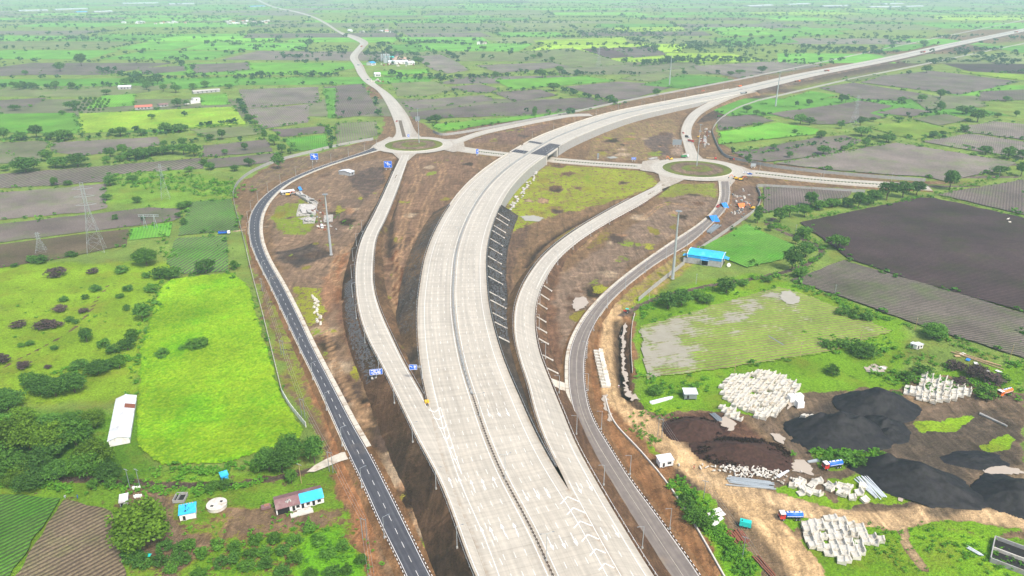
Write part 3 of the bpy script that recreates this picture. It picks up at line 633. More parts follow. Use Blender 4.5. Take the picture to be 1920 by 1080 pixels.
# ---------------------------------------------------------------- fields
C_ = {'BR': ((.155, .125, .11), (.105, .083, .075)), 'BL': ((.19, .158, .138), (.14, .115, .10)), 'DK': ((.072, .046, .047), (.03, .02, .021)), 'BG': ((.13, .16, .06), (.15, .12, .105)), 'GB': ((.10, .24, .03), (.085, .066, .058)),
      'GR': ((.105, .26, .03), (.085, .205, .028)), 'LG': ((.14, .31, .03), (.105, .26, .03)), 'YL': ((.30, .42, .03), (.14, .24, .03)), 'OL': ((.15, .19, .055), (.14, .135, .085)), 'BRT': ((.165, .40, .008), (.135, .345, .008)),
      'OG': ((.17, .21, .03), (.11, .2, .025)), 'DG': ((.085, .19, .025), (.045, .075, .025)), 'RW': ((.17, .145, .12), (.075, .06, .052)), 'ST': ((.14, .108, .066), (.065, .046, .034))}
FIELDS = []
fz = [.1]
def field(s, ty, row=2.2, ang=None, jit=.7, P=None, z=None, tone=1.0):
    P = P or pts(s); FIELDS.append([pix((p[0], p[1], 0)) for p in P])
    B = []
    for i in range(len(P)):
        a, b = P[i], P[(i + 1) % len(P)]; L = (b - a).length; d = (a - Vector((0, 0, CAM_H))).length; k = max(1, min(60, int(L / max(3, d * .008))))
        for j in range(k):
            q = a.lerp(b, j / k); nv = Vector((-(b - a).y, (b - a).x, 0)).normalized(); e = jit * (1 if d < 700 else 2.2)
            B.append(q + nv * (fbm(q.x * .13, q.y * .13, 3) - .5) * 4 * e * (0 if j == 0 else 1))
    if z is None: fz[0] += .008; z = fz[0]
    ca, cb = C_[ty]; n = len(B)
    if ang is None:
        e = max(((P[(i + 1) % len(P)] - P[i]) for i in range(len(P))), key=lambda v: v.length); ang = math.atan2(e.y, e.x)
    else: ang = math.radians(ang)
    nx_, ny_ = -math.sin(ang), math.cos(ang)
    rc = [((p.x * nx_ + p.y * ny_) / row, p.x * math.cos(ang) + p.y * math.sin(ang), 0) for p in B]
    t = tone * (.9 + .2 * rnd.random()); A = tuple(min(1, c * t) for c in ca); Bc = tuple(min(1, c * t) for c in cb)
    o = obj('field', mesh_data('field', [(p.x, p.y, z) for p in B], [tuple(range(n))], MAT['field'], attrs={'rc': ('FLOAT_VECTOR', rc), 'ca': ('FLOAT_COLOR', np.tile(A, (n, 1))), 'cb': ('FLOAT_COLOR', np.tile(Bc, (n, 1)))}))
    return tag(o, kind='structure')
# far patchwork, laid out in strips turned a little from the line of sight
FARB = []     # borders, for hedges
fr = random.Random(21)
_rp = []
for D, hw in ROADS:
    E = np.array([[p[0], p[1]] for p in D]); q = arclen(np.c_[E, E[:, :1] * 0]); u = np.linspace(0, q[-1], int(q[-1] / 6) + 2)
    _rp.append(np.stack([np.interp(u, q, E[:, 0]), np.interp(u, q, E[:, 1]), u * 0 + hw], 1))
RP = np.concatenate(_rp)
def near_road(x, y, extra=0.0): return bool((np.hypot(RP[:, 0] - x, RP[:, 1] - y) < RP[:, 2] + extra).any())
FARM = [[], [], [], [], []]
yy = 760.0
while yy < 7500:
    dep = fr.uniform(95, 190) * (1 + yy / 5200); half = yy * .78 + 160; x = -half - fr.uniform(0, 100)
    sl = fr.uniform(-.06, .08)
    while x < half:
        wd = fr.uniform(140, 400) * (1 + yy / 6000); g = 5 + yy * .004
        sk_ = fr.uniform(-.25, .35); x2 = x + wd
        P = [Vector((x + g, yy + sl * x + g, 0)), Vector((x2 - g, yy + sl * x2 + g, 0)), Vector((x2 - g + sk_ * dep, yy + sl * x2 + dep - g, 0)), Vector((x + g + sk_ * dep, yy + sl * x + dep - g, 0))]
        c = sum(P, Vector()) / 4; ppx = pix((c.x, c.y, 0))
        ok = -80 < ppx[0] < 2000 and ppx[1] < 235 and not any(near_road(q.x, q.y, 0) for q in P + [c])
        if ok:
            ty = fr.choices(['BR', 'BL', 'GR', 'OL', 'LG', 'YL', 'BG', 'DK', 'GR', 'ST'], [1.7, 1.2, 3, 2.4, 1.5, .6, 1.6, .25, 1.5, .4])[0]
            if fr.random() < .9:
                if yy < 1500: field('', ty, 3.5, None, 1.0, P, .02 + fr.random() * .06)
                else:
                    V_, F_, R_, A_, B_ = FARM; b_ = len(V_); zz = .05 + fr.random() * .2; t_ = fr.uniform(.9, 1.4)
                    for q in P: V_.append((q.x, q.y, zz)); R_.append((q.y / 5, q.x, 0)); A_.append([c_ * t_ for c_ in C_[ty][0]]); B_.append([c_ * t_ for c_ in C_[ty][1]])
                    F_.append((b_, b_ + 1, b_ + 2, b_ + 3))
            FARB.append((P, ppx))
        x = x2
    yy += dep
FIELDS.clear()
tag(obj('far_fields', mesh_data('far_fields', FARM[0], FARM[1], MAT['field'], attrs={'rc': ('FLOAT_VECTOR', FARM[2]), 'ca': ('FLOAT_COLOR', FARM[3]), 'cb': ('FLOAT_COLOR', FARM[4])})), kind='structure')
# fields of the left side
field('0,267 92,264 77,302 -60,312', 'BG', 4, 60); field('99,267 296,257 300,272 201,286 160,292 95,285', 'BL'); field('-60,331 184,312 376,296 382,316 258,322 200,330 198,341 129,346 -60,356', 'RW', 5.0, 78)
field('-60,366 198,345 200,390 161,398 -60,417', 'BL', 2.4); field('-60,427 169,402 276,389 337,391 339,408 324,414 238,425 -60,462', 'BR', 2.4); field('-60,466 169,437 244,430 238,460 126,483 -60,512', 'ST', 2.4)
field('244,429 323,416 318,442 241,451', 'GR'); field('356,379 434,372 448,431 333,442', 'GB', 2.7, 81); field('330,447 425,442 429,508 342,514 313,493', 'GB', 2.9, 81)
field('0,188 90,183 60,200 -60,206', 'BR', 3.5); field('147,213 437,200 463,233 350,240 150,250', 'YL', 5.5, 74, tone=1.05); field('-60,214 140,212 145,250 60,250 -60,246', 'LG', 6, 74, tone=.8); field('447,168 597,163 600,192 460,202', 'BL', 3); field('463,205 580,195 577,230 490,242', 'BL', 3)
field('607,163 680,157 712,212 632,222', 'BR', 3); field('629,231 707,228 707,254 640,274 632,276', 'BG', 3); field('379,273 500,262 512,284 380,295', 'BR', 3); field('388,299 517,287 519,304 393,316', 'BR', 3)
field('506,243 609,237 612,249 529,257', 'BR'); field('529,260 613,252 617,278 552,284', 'GR'); field('615,222 628,222 630,165 605,166 612,195', 'GR'); field('355,243 478,236 500,250 395,262', 'OL')
field('320,150 440,143 445,160 330,168', 'GR'); field('190,180 255,176 250,198 160,204', 'LG', 4); field('260,128 345,123 350,133 268,140', 'BR'); field('355,121 465,117 470,131 365,138', 'BR'); field('-60,128 80,126 74,139 -60,146', 'BR'); field('375,178 425,176 430,196 378,198', 'LG')
# middle
field('733,156 813,153 853,168 800,180 745,181', 'OL'); field('840,163 900,158 935,166 915,175 870,172', 'BR'); field('752,191 907,178 930,188 765,207', 'BL'); field('767,211 940,193 1107,182 1160,195 1073,206 973,216 776,224', 'BR', tone=.85); field('920,173 1013,168 1047,179 967,191', 'BR')
field('927,150 1100,143 1153,152 1057,160 960,168', 'LG', tone=.85); field('1060,163 1160,153 1273,160 1187,185 1150,188', 'BR'); field('807,234 1000,216 1107,205 1060,213 900,236 827,247', 'LG', tone=.95); field('773,107 827,103 860,118 880,132 840,138 810,130', 'BL'); field('890,123 1033,117 1067,125 940,137', 'BL')
field('973,97 1073,90 1180,121 1073,127', 'OL'); field('1090,92 1135,89 1190,106 1140,110', 'DK', tone=1.6); field('1142,90 1223,87 1250,103 1187,109', 'BR'); field('700,134 800,129 806,137 722,143', 'LG'); field('722,85 783,82 797,97 752,100', 'GR'); field('1000,76 1170,70 1180,84 1010,85', 'YL'); field('1150,52 1280,50 1285,58 1160,60', 'YL')
field('1160,148 1280,128 1280,156 1200,152', 'OL')
# right
field('1293,125 1447,115 1547,123 1447,139 1390,147 1313,133', 'BL'); field('1200,160 1280,140 1350,145 1380,150 1280,166', 'GR', tone=.85); field('1657,142 1747,133 1913,153 1847,168 1800,178 1613,155', 'BR'); field('1535,165 1600,155 1753,180 1680,189 1613,186', 'BR'); field('1425,199 1520,171 1570,179 1493,199', 'GR')
field('1440,213 1567,197 1613,189 1675,199 1630,213 1663,221 1580,233 1527,233', 'BR'); field('1643,212 1687,202 1753,209 1710,219', 'BR'); field('1350,248 1460,230 1535,243 1530,252 1347,271', 'LG', tone=1.0); field('1343,221 1413,215 1453,227 1347,245', 'BR'); field('1627,239 1710,226 1800,246 1717,262 1677,254', 'OG')
field('1710,223 1773,214 1820,226 1760,236', 'BG'); field('1800,238 1863,228 1925,234 1925,263 1813,248', 'BL'); field('1727,266 1818,251 1925,267 1925,297 1840,285', 'BL'); field('1455,307 1600,281 1681,268 1905,305 1885,318 1775,341 1742,333 1580,321', 'BL', 3); field('1375,287 1533,258 1584,254 1617,264 1553,291 1478,300 1438,304 1404,299', 'BR')
field('1433,350 1604,357 1587,371 1530,382 1432,400', 'BR'); field('1500,418 1725,371 1752,372 1925,411 1925,588 1860,568 1700,524 1592,486 1562,463', 'DK', 2.6, -18, tone=1.0); field('1756,365 1925,336 1925,404', 'BR', tone=.9); field('1482,526 1582,489 1925,590 1925,674 1700,602 1560,551', 'RW', 2.5, -22, tone=1.0)
field('1315,466 1398,421 1490,461 1466,488 1400,502 1372,491', 'GR', 2, tone=.95)
field('1580,150 1600,143 1660,140 1600,154', 'OL'); field('1790,133 1925,140 1925,152 1830,140', 'YL', tone=.9); field('1840,172 1925,168 1925,188 1830,190', 'BR'); field('1700,180 1830,180 1850,200 1740,207', 'BG')
field('1440,60 1560,56 1590,64 1450,70', 'LG'); field('1330,72 1470,68 1500,80 1360,86', 'GR'); field('1660,85 1760,82 1700,96 1650,96', 'GR')
# near left
field('-30,926 114,936 19,1082 -30,1082', 'DG', 1.9, 50); field('121,940 196,955 214,972 222,1005 238,1085 27,1085', 'ST', 1.9, 50, tone=1.5)
# the lush crop is tall enough to have relief of its own
def crop(s, hgt, ca, cb, step=.55):
    P = pts(s); FIELDS.append([pix((p[0], p[1], 0)) for p in P]); poly = [(p.x, p.y) for p in P]
    x0, x1 = min(p.x for p in P), max(p.x for p in P); y0, y1 = min(p.y for p in P), max(p.y for p in P)
    X, Y = np.meshgrid(np.arange(x0, x1, step), np.arange(y0, y1, step)); wx = X + (fbm(X * .2, Y * .2, 3) - .5) * 3; wy = Y + (fbm(X * .2 + 9, Y * .2, 3) - .5) * 3
    ins = inside(poly, wx, wy); d = np.clip(polydist(poly, wx, wy) / 1.5, 0, 1)
    lump = fbm(X * 1.15, Y * 1.15, 4); z = .12 + hgt * d * (.25 + 1.3 * (lump - .2)) + .25 * (fbm(X * .06, Y * .06, 2) - .5)
    idx = -np.ones(X.shape, int); idx[ins] = np.arange(ins.sum()); V = np.stack([X[ins], Y[ins], z[ins]], 1)
    Q = np.stack([idx[:-1, :-1], idx[:-1, 1:], idx[1:, 1:], idx[1:, :-1]], -1).reshape(-1, 4); Q = Q[(Q >= 0).all(1)]
    t = np.clip((lump[ins] - .5) * 2.6 + (fbm(V[:, 0] * .05, V[:, 1] * .05, 3) - .5) * 1.0 + .5, 0, 1)[:, None]
    A = np.array(ca) * (1 - t) + np.array(cb) * t; rc = np.stack([V[:, 0] * 0 + .1, V[:, 1], V[:, 1] * 0], 1)
    o = obj('crop', mesh_data('crop', V, Q, MAT['field'], sm=True, attrs={'rc': ('FLOAT_VECTOR', rc), 'ca': ('FLOAT_COLOR', A), 'cb': ('FLOAT_COLOR', A * .86)})); tag(o, 'bright green leafy crop filling the field behind the white shed', 'crop', kind='stuff')
crop('322,523 440,512 468,540 498,640 528,742 571,806 560,826 480,850 430,868 300,872 256,838 258,742 262,660 296,545', 1.1, (.125, .265, .006), (.235, .37, .012))

# ---------------------------------------------------------------- puddles
def puddle(s, mat='muddy_water', z=.16, jit=1.0):
    P = pts(s); B = []
    for i in range(len(P)):
        a, b = P[i], P[(i + 1) % len(P)]; k = max(1, int((b - a).length / .8)); k = min(k, 40)
        for j in range(k):
            q = a.lerp(b, j / k); B.append((q.x + (vnoise(q.x * .8, q.y * .8) - .5) * 2.2 * jit, q.y + (vnoise(q.x * .8 + 40, q.y * .8) - .5) * 2.2 * jit, z))
    o = obj('puddle', mesh_data('puddle', B, [tuple(range(len(B)))], MAT[mat])); tag(o, kind='structure')
for s in ('1070,575 1080,556 1095,555 1104,566 1098,577 1082,583', '1392,548 1405,544', ): pass
puddle('1071,576 1080,558 1096,556 1104,567 1096,578 1080,583'); puddle('1463,549 1480,546 1500,560 1498,570 1478,572 1462,563', 'pale_water', .62); puddle('1484,870 1497,862 1510,866 1526,880 1520,889 1500,887 1486,882')
puddle('1840,882 1870,872 1905,878 1925,888 1880,890 1850,888'); puddle('1345,788 1360,782 1382,795 1376,806 1350,810 1338,802'); puddle('1446,815 1462,812 1472,825 1468,833 1452,828'); puddle('1480,740 1492,738 1490,760 1478,768 1476,752', 'muddy_water')
puddle('1164,625 1168,610 1174,605 1171,640 1172,680 1176,720 1184,742 1200,738 1204,748 1186,752 1174,740 1168,700 1166,660'); puddle('1130,742 1136,738 1140,760 1150,790 1144,792 1134,766'); puddle('1260,468 1280,462 1284,470 1264,474', 'muddy_water')
puddle('975,406 1000,404 1020,409 1012,416 985,414', 'pale_water'); puddle('1215,297 1232,294 1233,297 1218,300'); puddle('1318,262 1323,254 1325,268 1321,278', 'muddy_water'); puddle('1680,925 1692,922 1700,932 1690,940 1678,934'); puddle('1330,462 1345,452 1352,456 1338,466')
puddle('1620,690 1640,683 1668,690 1650,700 1628,698', 'muddy_water', .2); puddle('1138,295 1150,293 1160,296 1146,298', 'pale_water'); puddle('560,410 580,405 585,410 568,413', 'pale_water')
# flooded field: water shows through the young crop along the furrows
def flooded():
    m = NT('flooded_crop'); wet = m.attr('wet', 'Fac'); rc = m.attr('rc', 'Vector'); x, y, z = m.sep(rc)
    st = m.noise(1.0, 6, .62, m.vec(m.math('MULTIPLY', x, .55), m.math('MULTIPLY', y, .07))); n2 = m.noise(.5, 5, .65); n1 = m.noise(.06, 4)
    row = m.math('SINE', m.math('MULTIPLY', x, 2 * math.pi / 2.4))
    t = m.math('ADD', wet, m.math('ADD', m.math('MULTIPLY', m.math('SUBTRACT', st, .5), 1.5), m.math('MULTIPLY', m.math('SUBTRACT', n2, .5), .8))); t = m.math('ADD', t, m.math('ADD', m.math('MULTIPLY', row, .07), m.math('MULTIPLY', m.math('SUBTRACT', m.noise(.07, 5, .6), .5), 2.6)))
    k = m.ss(t, .32, .78)
    g = m.mix(m.ss(m.math('ADD', m.math('MULTIPLY', row, .3), m.noise(1.0, 5, .6, m.vec(m.math('MULTIPLY', x, .4), m.math('MULTIPLY', y, .04)))), .25, .75), (.18, .155, .06), (.16, .28, .015)); g = m.mul(g, m.math('MULTIPLY', m.lin(n2, .25, .75, .65, 1.35), m.lin(n1, .3, .7, .8, 1.2)))
    w_ = m.mix(m.noise(.2, 4), (.24, .215, .155), (.36, .33, .26)); m.bump(m.math('MULTIPLY', n2, m.math('SUBTRACT', 1.0, k)), .6, .4)
    MAT['flooded_crop'] = m.out(m.mix(k, g, w_), m.lin(k, 0, 1, .9, .3), .4)
flooded()
P = pts('1197,612 1460,537 1520,555 1680,622 1560,660 1380,690 1210,712'); FIELDS.append([pix((p[0], p[1], 0)) for p in P]); poly = [(p.x, p.y) for p in P]
X, Y = np.meshgrid(np.arange(min(p.x for p in P), max(p.x for p in P), 1.0), np.arange(min(p.y for p in P), max(p.y for p in P), 1.0)); ins = inside(poly, X + (fbm(X * .2, Y * .2, 3) - .5) * 4, Y + (fbm(X * .2 + 7, Y * .2, 3) - .5) * 4)
wet = np.full(X.shape, -.15)
for s_, v in (('1200,618 1300,590 1395,572 1400,600 1330,625 1320,650 1290,700 1215,706', .66), ('1205,625 1260,612 1280,650 1270,690 1215,700', 1.0), ('1380,560 1455,540 1475,552 1420,575', .85), ('1400,575 1500,585 1440,600 1350,620', .45), ('1480,590 1640,620 1500,650 1380,670', .12)):
    q = [(p.x, p.y) for p in pts(s_)]; d = polydist(q, X, Y); sd_ = np.where(inside(q, X, Y), d, -d); a = np.clip(sd_ / 30 + .5, 0, 1); wet = wet * (1 - a) + np.maximum(wet, v) * a
idx = -np.ones(X.shape, int); idx[ins] = np.arange(ins.sum()); Q = np.stack([idx[:-1, :-1], idx[:-1, 1:], idx[1:, 1:], idx[1:, :-1]], -1).reshape(-1, 4); Q = Q[(Q >= 0).all(1)]
a = math.radians(17); rc = np.stack([-X[ins] * math.sin(a) + Y[ins] * math.cos(a), X[ins] * math.cos(a) + Y[ins] * math.sin(a), X[ins] * 0], 1)
tag(obj('flooded_field', mesh_data('flooded_field', np.stack([X[ins], Y[ins], X[ins] * 0 + .3], 1), Q, MAT['flooded_crop'], attrs={'wet': ('FLOAT', wet[ins]), 'rc': ('FLOAT_VECTOR', rc)})), kind='structure')
# ---------------------------------------------------------------- road furniture
# painted lines, arrows and chevrons
def marks(parent, jobs, name='lane_marking'):
    for D, kw in jobs:
        mb = MB(); line_mark(mb, D, **kw); mb.build(name, MAT['paint_white'], parent)
nearz = s_near(1000, 285, 9)
marks(left_cw, [(MED, dict(o=1.6, wid=.22)), (MED, dict(o=16.4, wid=.22))] + [(MED, dict(o=o, wid=.16, dash=(3, 6), s1=nearz + 250)) for o in (5.3, 9.0, 12.7)])
marks(right_cw, [(MED, dict(o=-1.6, wid=.22)), (MED, dict(o=-16.4, wid=.22))] + [(MED, dict(o=-o, wid=.16, dash=(3, 6), s1=nearz + 250)) for o in (5.3, 9.0, 12.7)])
def ramp_marks(o, A, B, solid=(.35, .35)):
    Cn = (A + B) / 2; k = Cn[:, 1] > G(0, 770, 5).y
    mb = MB(); line_mark(mb, Cn[k], 0, .18, (3, 6)); mb.build('lane_marking', MAT['paint_white'], o)
    w_ = np.linalg.norm(A - B, axis=1)
    mb = MB(); line_mark(mb, A, -.9, .2); mb.build('lane_marking', MAT['paint_white'], o)
    mb = MB(); line_mark(mb, B[k], .9, .2); mb.build('lane_marking', MAT['paint_white'], o)
ramp_marks(ramp_l, RLl, RLr); ramp_marks(ramp_r, RRr[::1], RRl) if False else None
mb = MB(); kk = RRr[:, 1] > G(0, 880, 5).y
line_mark(mb, ((RRl + RRr) / 2)[kk], 0, .18, (3, 6)); mb.build('lane_marking', MAT['paint_white'], ramp_r)
mb = MB(); line_mark(mb, RRr, 2.4, .2); mb.build('lane_marking', MAT['paint_white'], ramp_r); mb = MB(); line_mark(mb, RRl[kk], -.9, .2); mb.build('lane_marking', MAT['paint_white'], ramp_r)
near_r = offset(RRr, 6.2); mb = MB(); line_mark(mb, near_r[~kk], 0, .18, (3, 6)); line_mark(mb, near_r[~kk], 3.7, .2); mb.build('lane_marking', MAT['paint_white'], ramp_r)
near_l = offset(RLl, -2.4); kl = RLl[:, 1] < G(0, 770, 5).y
mb = MB(); line_mark(mb, near_l[kl], -3.7, .18, (3, 6)); line_mark(mb, near_l[kl], -7.2, .18, (3, 6)); mb.build('lane_marking', MAT['paint_white'], ramp_l)
for D, nm in (((SLl + SLr) / 2, 'service_road'), ((SRl + SRr) / 2, 'service_road.001')):
    o = bpy.data.objects[nm]; mb = MB(); line_mark(mb, D, 0, .13, (3.2, 4.2) if nm == 'service_road' else None); mb.build('lane_marking', MAT['paint_white'] if nm == 'service_road' else MAT['kerb_concrete'], o)
    for E, sd_ in ((SLl, -1), (SLr, 1)) if nm == 'service_road' else ((SRl, -1), (SRr, 1)):
        mb = MB(); line_mark(mb, E, sd_ * .35, .14); mb.build('edge_line', MAT['paint_white'], o)
def oriented(px, z, D):
    p = G(px[0], px[1], z); j = np.argmin(np.hypot(D[:, 0] - p.x, D[:, 1] - p.y)); j = min(max(j, 1), len(D) - 2); t = D[j + 1] - D[j - 1]
    return p, math.atan2(t[1], t[0])
ar = MB(); ar.add([(-2.6, -.11, 0), (.8, -.11, 0), (.8, .11, 0), (-2.6, .11, 0)], [(0, 1, 2, 3)]); ar.add([(.8, -.52, 0), (2.8, 0, 0), (.8, .52, 0)], [(0, 1, 2)])
arrow_me = ar.data('arrow', MAT['paint_white'])
def arrow(px, parent, D, flip=False, z=5.6):
    zz = MED[np.argmin(np.hypot(MED[:, 0] - G(*px, z).x, MED[:, 1] - G(*px, z).y)), 2]; p, a = oriented(px, zz, D); o = obj('direction_arrow', arrow_me, parent); o.location = (p.x, p.y, p.z + .05); o.rotation_euler = (0, 0, a + (math.pi if flip else 0)); o.scale = (1.25, 1.15, 1)
for x, y in ((845, 905), (864, 905), (886, 910), (907, 908), (928, 904), (906, 1000), (923, 1000), (944, 994), (967, 992)): arrow((x, y), left_cw if x > 880 else ramp_l, MED)
for x, y in ((985, 929), (1006, 926), (1026, 924), (1032, 1019), (1054, 1016), (1076, 1011), (916, 774), (934, 773), (951, 772)): arrow((x, y), right_cw, MED, True)
for x, y in ((1085, 915), (1105, 910), (1132, 1001), (1154, 996)): arrow((x, y), ramp_r, RRr, True)
def chevron(a, b, c, parent, z=5.66, wid=.4):
    q = G(*b, z); z = MED[np.argmin(np.hypot(MED[:, 0] - q.x, MED[:, 1] - q.y)), 2] + .07
    A, B, C = G(*a, z), G(*b, z), G(*c, z); mb = MB()
    for p, q in ((A, B), (B, C)):
        d = (q - p).normalized(); n = Vector((-d.y, d.x, 0)) * wid / 2; mb.add([p - n, q - n, q + n, p + n], [(0, 1, 2, 3)])
    mb.build('chevron', MAT['paint_white'], parent)
for a, b, c in (((804, 768), (815, 773), (826, 764)), ((813, 783), (823, 787), (831, 779)), ((822, 801), (833, 804), (837, 796)), ((831, 819), (839, 823), (843, 815)), ((839, 838), (847, 841), (849, 834)), ((850, 860), (855, 862), (857, 856))): chevron(a, b, c, ramp_l)
for a, b, c in (((1051, 945), (1064, 931), (1087, 941)), ((1063, 965), (1075, 952), (1098, 962)), ((1076, 990), (1088, 977), (1110, 986)), ((1091, 1015), (1102, 1002), (1123, 1011)), ((1106, 1042), (1117, 1029), (1136, 1037)), ((1123, 1069), (1134, 1056), (1152, 1065))): chevron(a, b, c, ramp_r)
for k in range(2):
    a = (([806, 764, ], [866, 889]), ([826, 764], [866, 889]))[k]; mb = MB(); p, q = G(*a[0], 5.92), G(*a[1], 5.72); d = (q - p).normalized(); n = Vector((-d.y, d.x, 0)) * .09; mb.add([p - n, q - n, q + n, p + n], [(0, 1, 2, 3)]); mb.build('gore_line', MAT['paint_white'], ramp_l)

# central reserve with black and white kerbs, then plain concrete upstand
cr = thing('median_barrier', 'central reserve with black and white painted kerbs dividing the wide concrete highway', 'barrier', MED[0])
sN = s_near(880, 735)
for sgn in (1, -1):
    mb = MB(); a = 0.0; i = 0
    while a < sN:
        P = at_s(MED, a + .6, MS); Q = at_s(MED, a + 1.1, MS); rz = math.atan2(Q[1] - P[1], Q[0] - P[0]); n = (-math.sin(rz) * .3 * sgn, math.cos(rz) * .3 * sgn)
        mb.m = i % 2; mb.box((P[0] + n[0] - MED[0][0], P[1] + n[1] - MED[0][1], P[2] + .12 - MED[0][2]), (.9, .15, .24), rz); a += .9; i += 1
    o = mb.build('striped_kerb', [paint('faded_black', (.09, .085, .08), .8, .3), MAT['concrete_pale']], cr); o['kind'] = 'stuff'
D = med_zone(0, sN) - MED[0]; mb = MB(); mb.strip(offset(D, -.2, .16), offset(D, .2, .16)); mb.build('soil_bed', paint('reserve_soil', (.09, .06, .04), .95, .4, 1.0), cr)
D = med_zone(sN, 1e9) - MED[0]; mb = MB(); mb.strip(offset(D, -.7, -.1), offset(D, -.55, .45)); mb.strip(offset(D, -.55, .45), offset(D, .55, .45)); mb.strip(offset(D, .55, .45), offset(D, .7, -.1)); mb.build('concrete_upstand', MAT['concrete'], cr)
D2 = offset(MED, .0)[MS > sN]; mb = MB()
for s_ in (-.5, .5):
    E = offset(D2, s_, .95) - MED[0]; E2 = E.copy(); E2[:, 2] += .32; mb.strip(E, E2)
s = sN
while s < nearz + 260:
    P = at_s(MED, s, MS) - MED[0]; mb.box((P[0], P[1], P[2] + .8), (.12, .9, 1.0), 0); s += 4
mb.build('guard_rail', MAT['galvanised_dark'], cr)
# plain steel guard rails on the outer edges
def guard_rail(D, label, side=1, off=.5, step=4.0, mat='galvanised', thick=1.0):
    b = D[0].copy(); t = thing('guard_rail', label, 'guard rail', b); E = offset(D, off * side); mb = MB()
    A = E.copy(); A[:, 2] += .55; B = E.copy(); B[:, 2] += .87; n = normals(E) * .07 * thick
    C1 = A.copy(); C1[:, :2] += n; C2 = B.copy(); C2[:, :2] += n
    for p, q in ((A, B), (B, C2), (C2, C1)): mb.strip(p - b, q - b)
    mb.build('rail', MAT[mat], t)
    s = arclen(E); mb = MB(); a = 0.0
    while a < s[-1]:
        P = at_s(E, a, s) - b; mb.box((P[0], P[1], P[2] + .3), (.14, .14, 1.2)); a += step
    o = mb.build('rail_posts', MAT[mat], t); o['kind'] = 'stuff'
kL = (MS > s_near(895, 768)) & (MS < s_near(920, 300, 9))
guard_rail(EL[kL], 'steel guard rail on the left edge of the main carriageway above the slip road', 1, .6)
guard_rail(ER[(MS > s_near(953, 902)) & (MS < aW)], 'steel guard rail along the right edge of the main carriageway above the drain chutes', -1, .6)
guard_rail(RLl[RLl[:, 1] < G(0, 320, 1).y], 'long steel guard rail along the outer edge of the left slip road', 1, .7)
guard_rail(RLr[(RLr[:, 1] > G(0, 752, 5).y) & (RLr[:, 1] < G(0, 330, 1).y)], 'steel guard rail between left slip road and main carriageway, ending at the yellow nose', -1, .7)
guard_rail(RRl[(RRl[:, 1] > G(0, 890, 5).y) & (RRl[:, 1] < G(0, 370, 1).y)], 'steel guard rail on the inner edge of the right slip road', 1, .7)
guard_rail(RRr[RRr[:, 1] < G(0, 375, 1).y], 'long white steel guard rail along the outer edge of the right slip road', -1, .7, mat='paint_white')
# concrete gutters and striped kerbs beside the service roads
def edge_strip(name, E, side, w0, w1, h, mat, sel=None, label=None, gap=None):
    t = thing(name, label, 'gutter', E[0]); A = offset(E, side * w0); B = offset(E, side * w1); s = arclen(E); a = 0.0; L = gap or 6.0
    while a < s[-1] - 1:
        b = min(a + L - .25, s[-1]); q = np.linspace(a, b, 3); mb = MB()
        f = lambda D_, dz: np.stack([np.interp(q, s, D_[:, k]) for k in range(3)], 1) + np.array((0, 0, dz)) - E[0]
        mb.strip(f(A, -.2), f(A, h)); mb.strip(f(A, h), f(B, h)); mb.strip(f(B, h), f(B, -.4)); mb.build('gutter_slab', MAT[mat], t); a += L
kS = (SLr[:, 1] > G(0, 846).y)
edge_strip('concrete_gutter', SLr[kS], -1, .15, 2.3, .1, 'kerb_concrete', label='pale concrete gutter along the inner edge of the dark asphalt road', gap=9)
edge_strip('concrete_gutter', SLl[SLl[:, 1] > G(0, 850).y], 1, .1, .5, .1, 'kerb_concrete', label='thin concrete kerb on the outer edge of the dark asphalt road', gap=12)
edge_strip('concrete_gutter', SRl[(SRl[:, 1] > G(0, 800).y)], 1, .15, 1.8, .12, 'kerb_concrete', label='wide concrete gutter slabs on the inner edge of the dusty service road', gap=9)
edge_strip('concrete_gutter', SRr[(SRr[:, 1] > G(0, 600).y)], -1, .1, .45, .1, 'kerb_concrete', label='thin concrete kerb on the outer edge of the dusty service road', gap=12)
def striped(D, label, side=1, off=.35, L=1.0):
    t = thing('striped_kerb', label, 'kerb', D[0]); s = arclen(D); a = 0.0; i = 0; mb = MB(); E = offset(D, side * off)
    while a < s[-1] - L:
        P = at_s(E, a, s); Q = at_s(E, a + .5, s); mb.m = i % 2; mb.box((P[0] - D[0][0], P[1] - D[0][1], P[2] + .1 - D[0][2]), (L, .17, .28), math.atan2(Q[1] - P[1], Q[0] - P[0])); a += L; i += 1
    o = mb.build('kerb_stones', [MAT['paint_white'], MAT['paint_black']], t); o['kind'] = 'stuff'
striped(SLr[~kS], 'black and white kerb on the inner edge of the near asphalt road', -1); striped(SLl[SLl[:, 1] < G(0, 850).y], 'black and white kerb on the outer edge of the near asphalt road', 1)
striped(SRl[SRl[:, 1] < G(0, 790).y], 'black and white kerb on the inner edge of the near dusty service road', 1); striped(SRr[SRr[:, 1] < G(0, 640).y], 'black and white kerb on the outer edge of the dusty service road beside the haul road', -1)
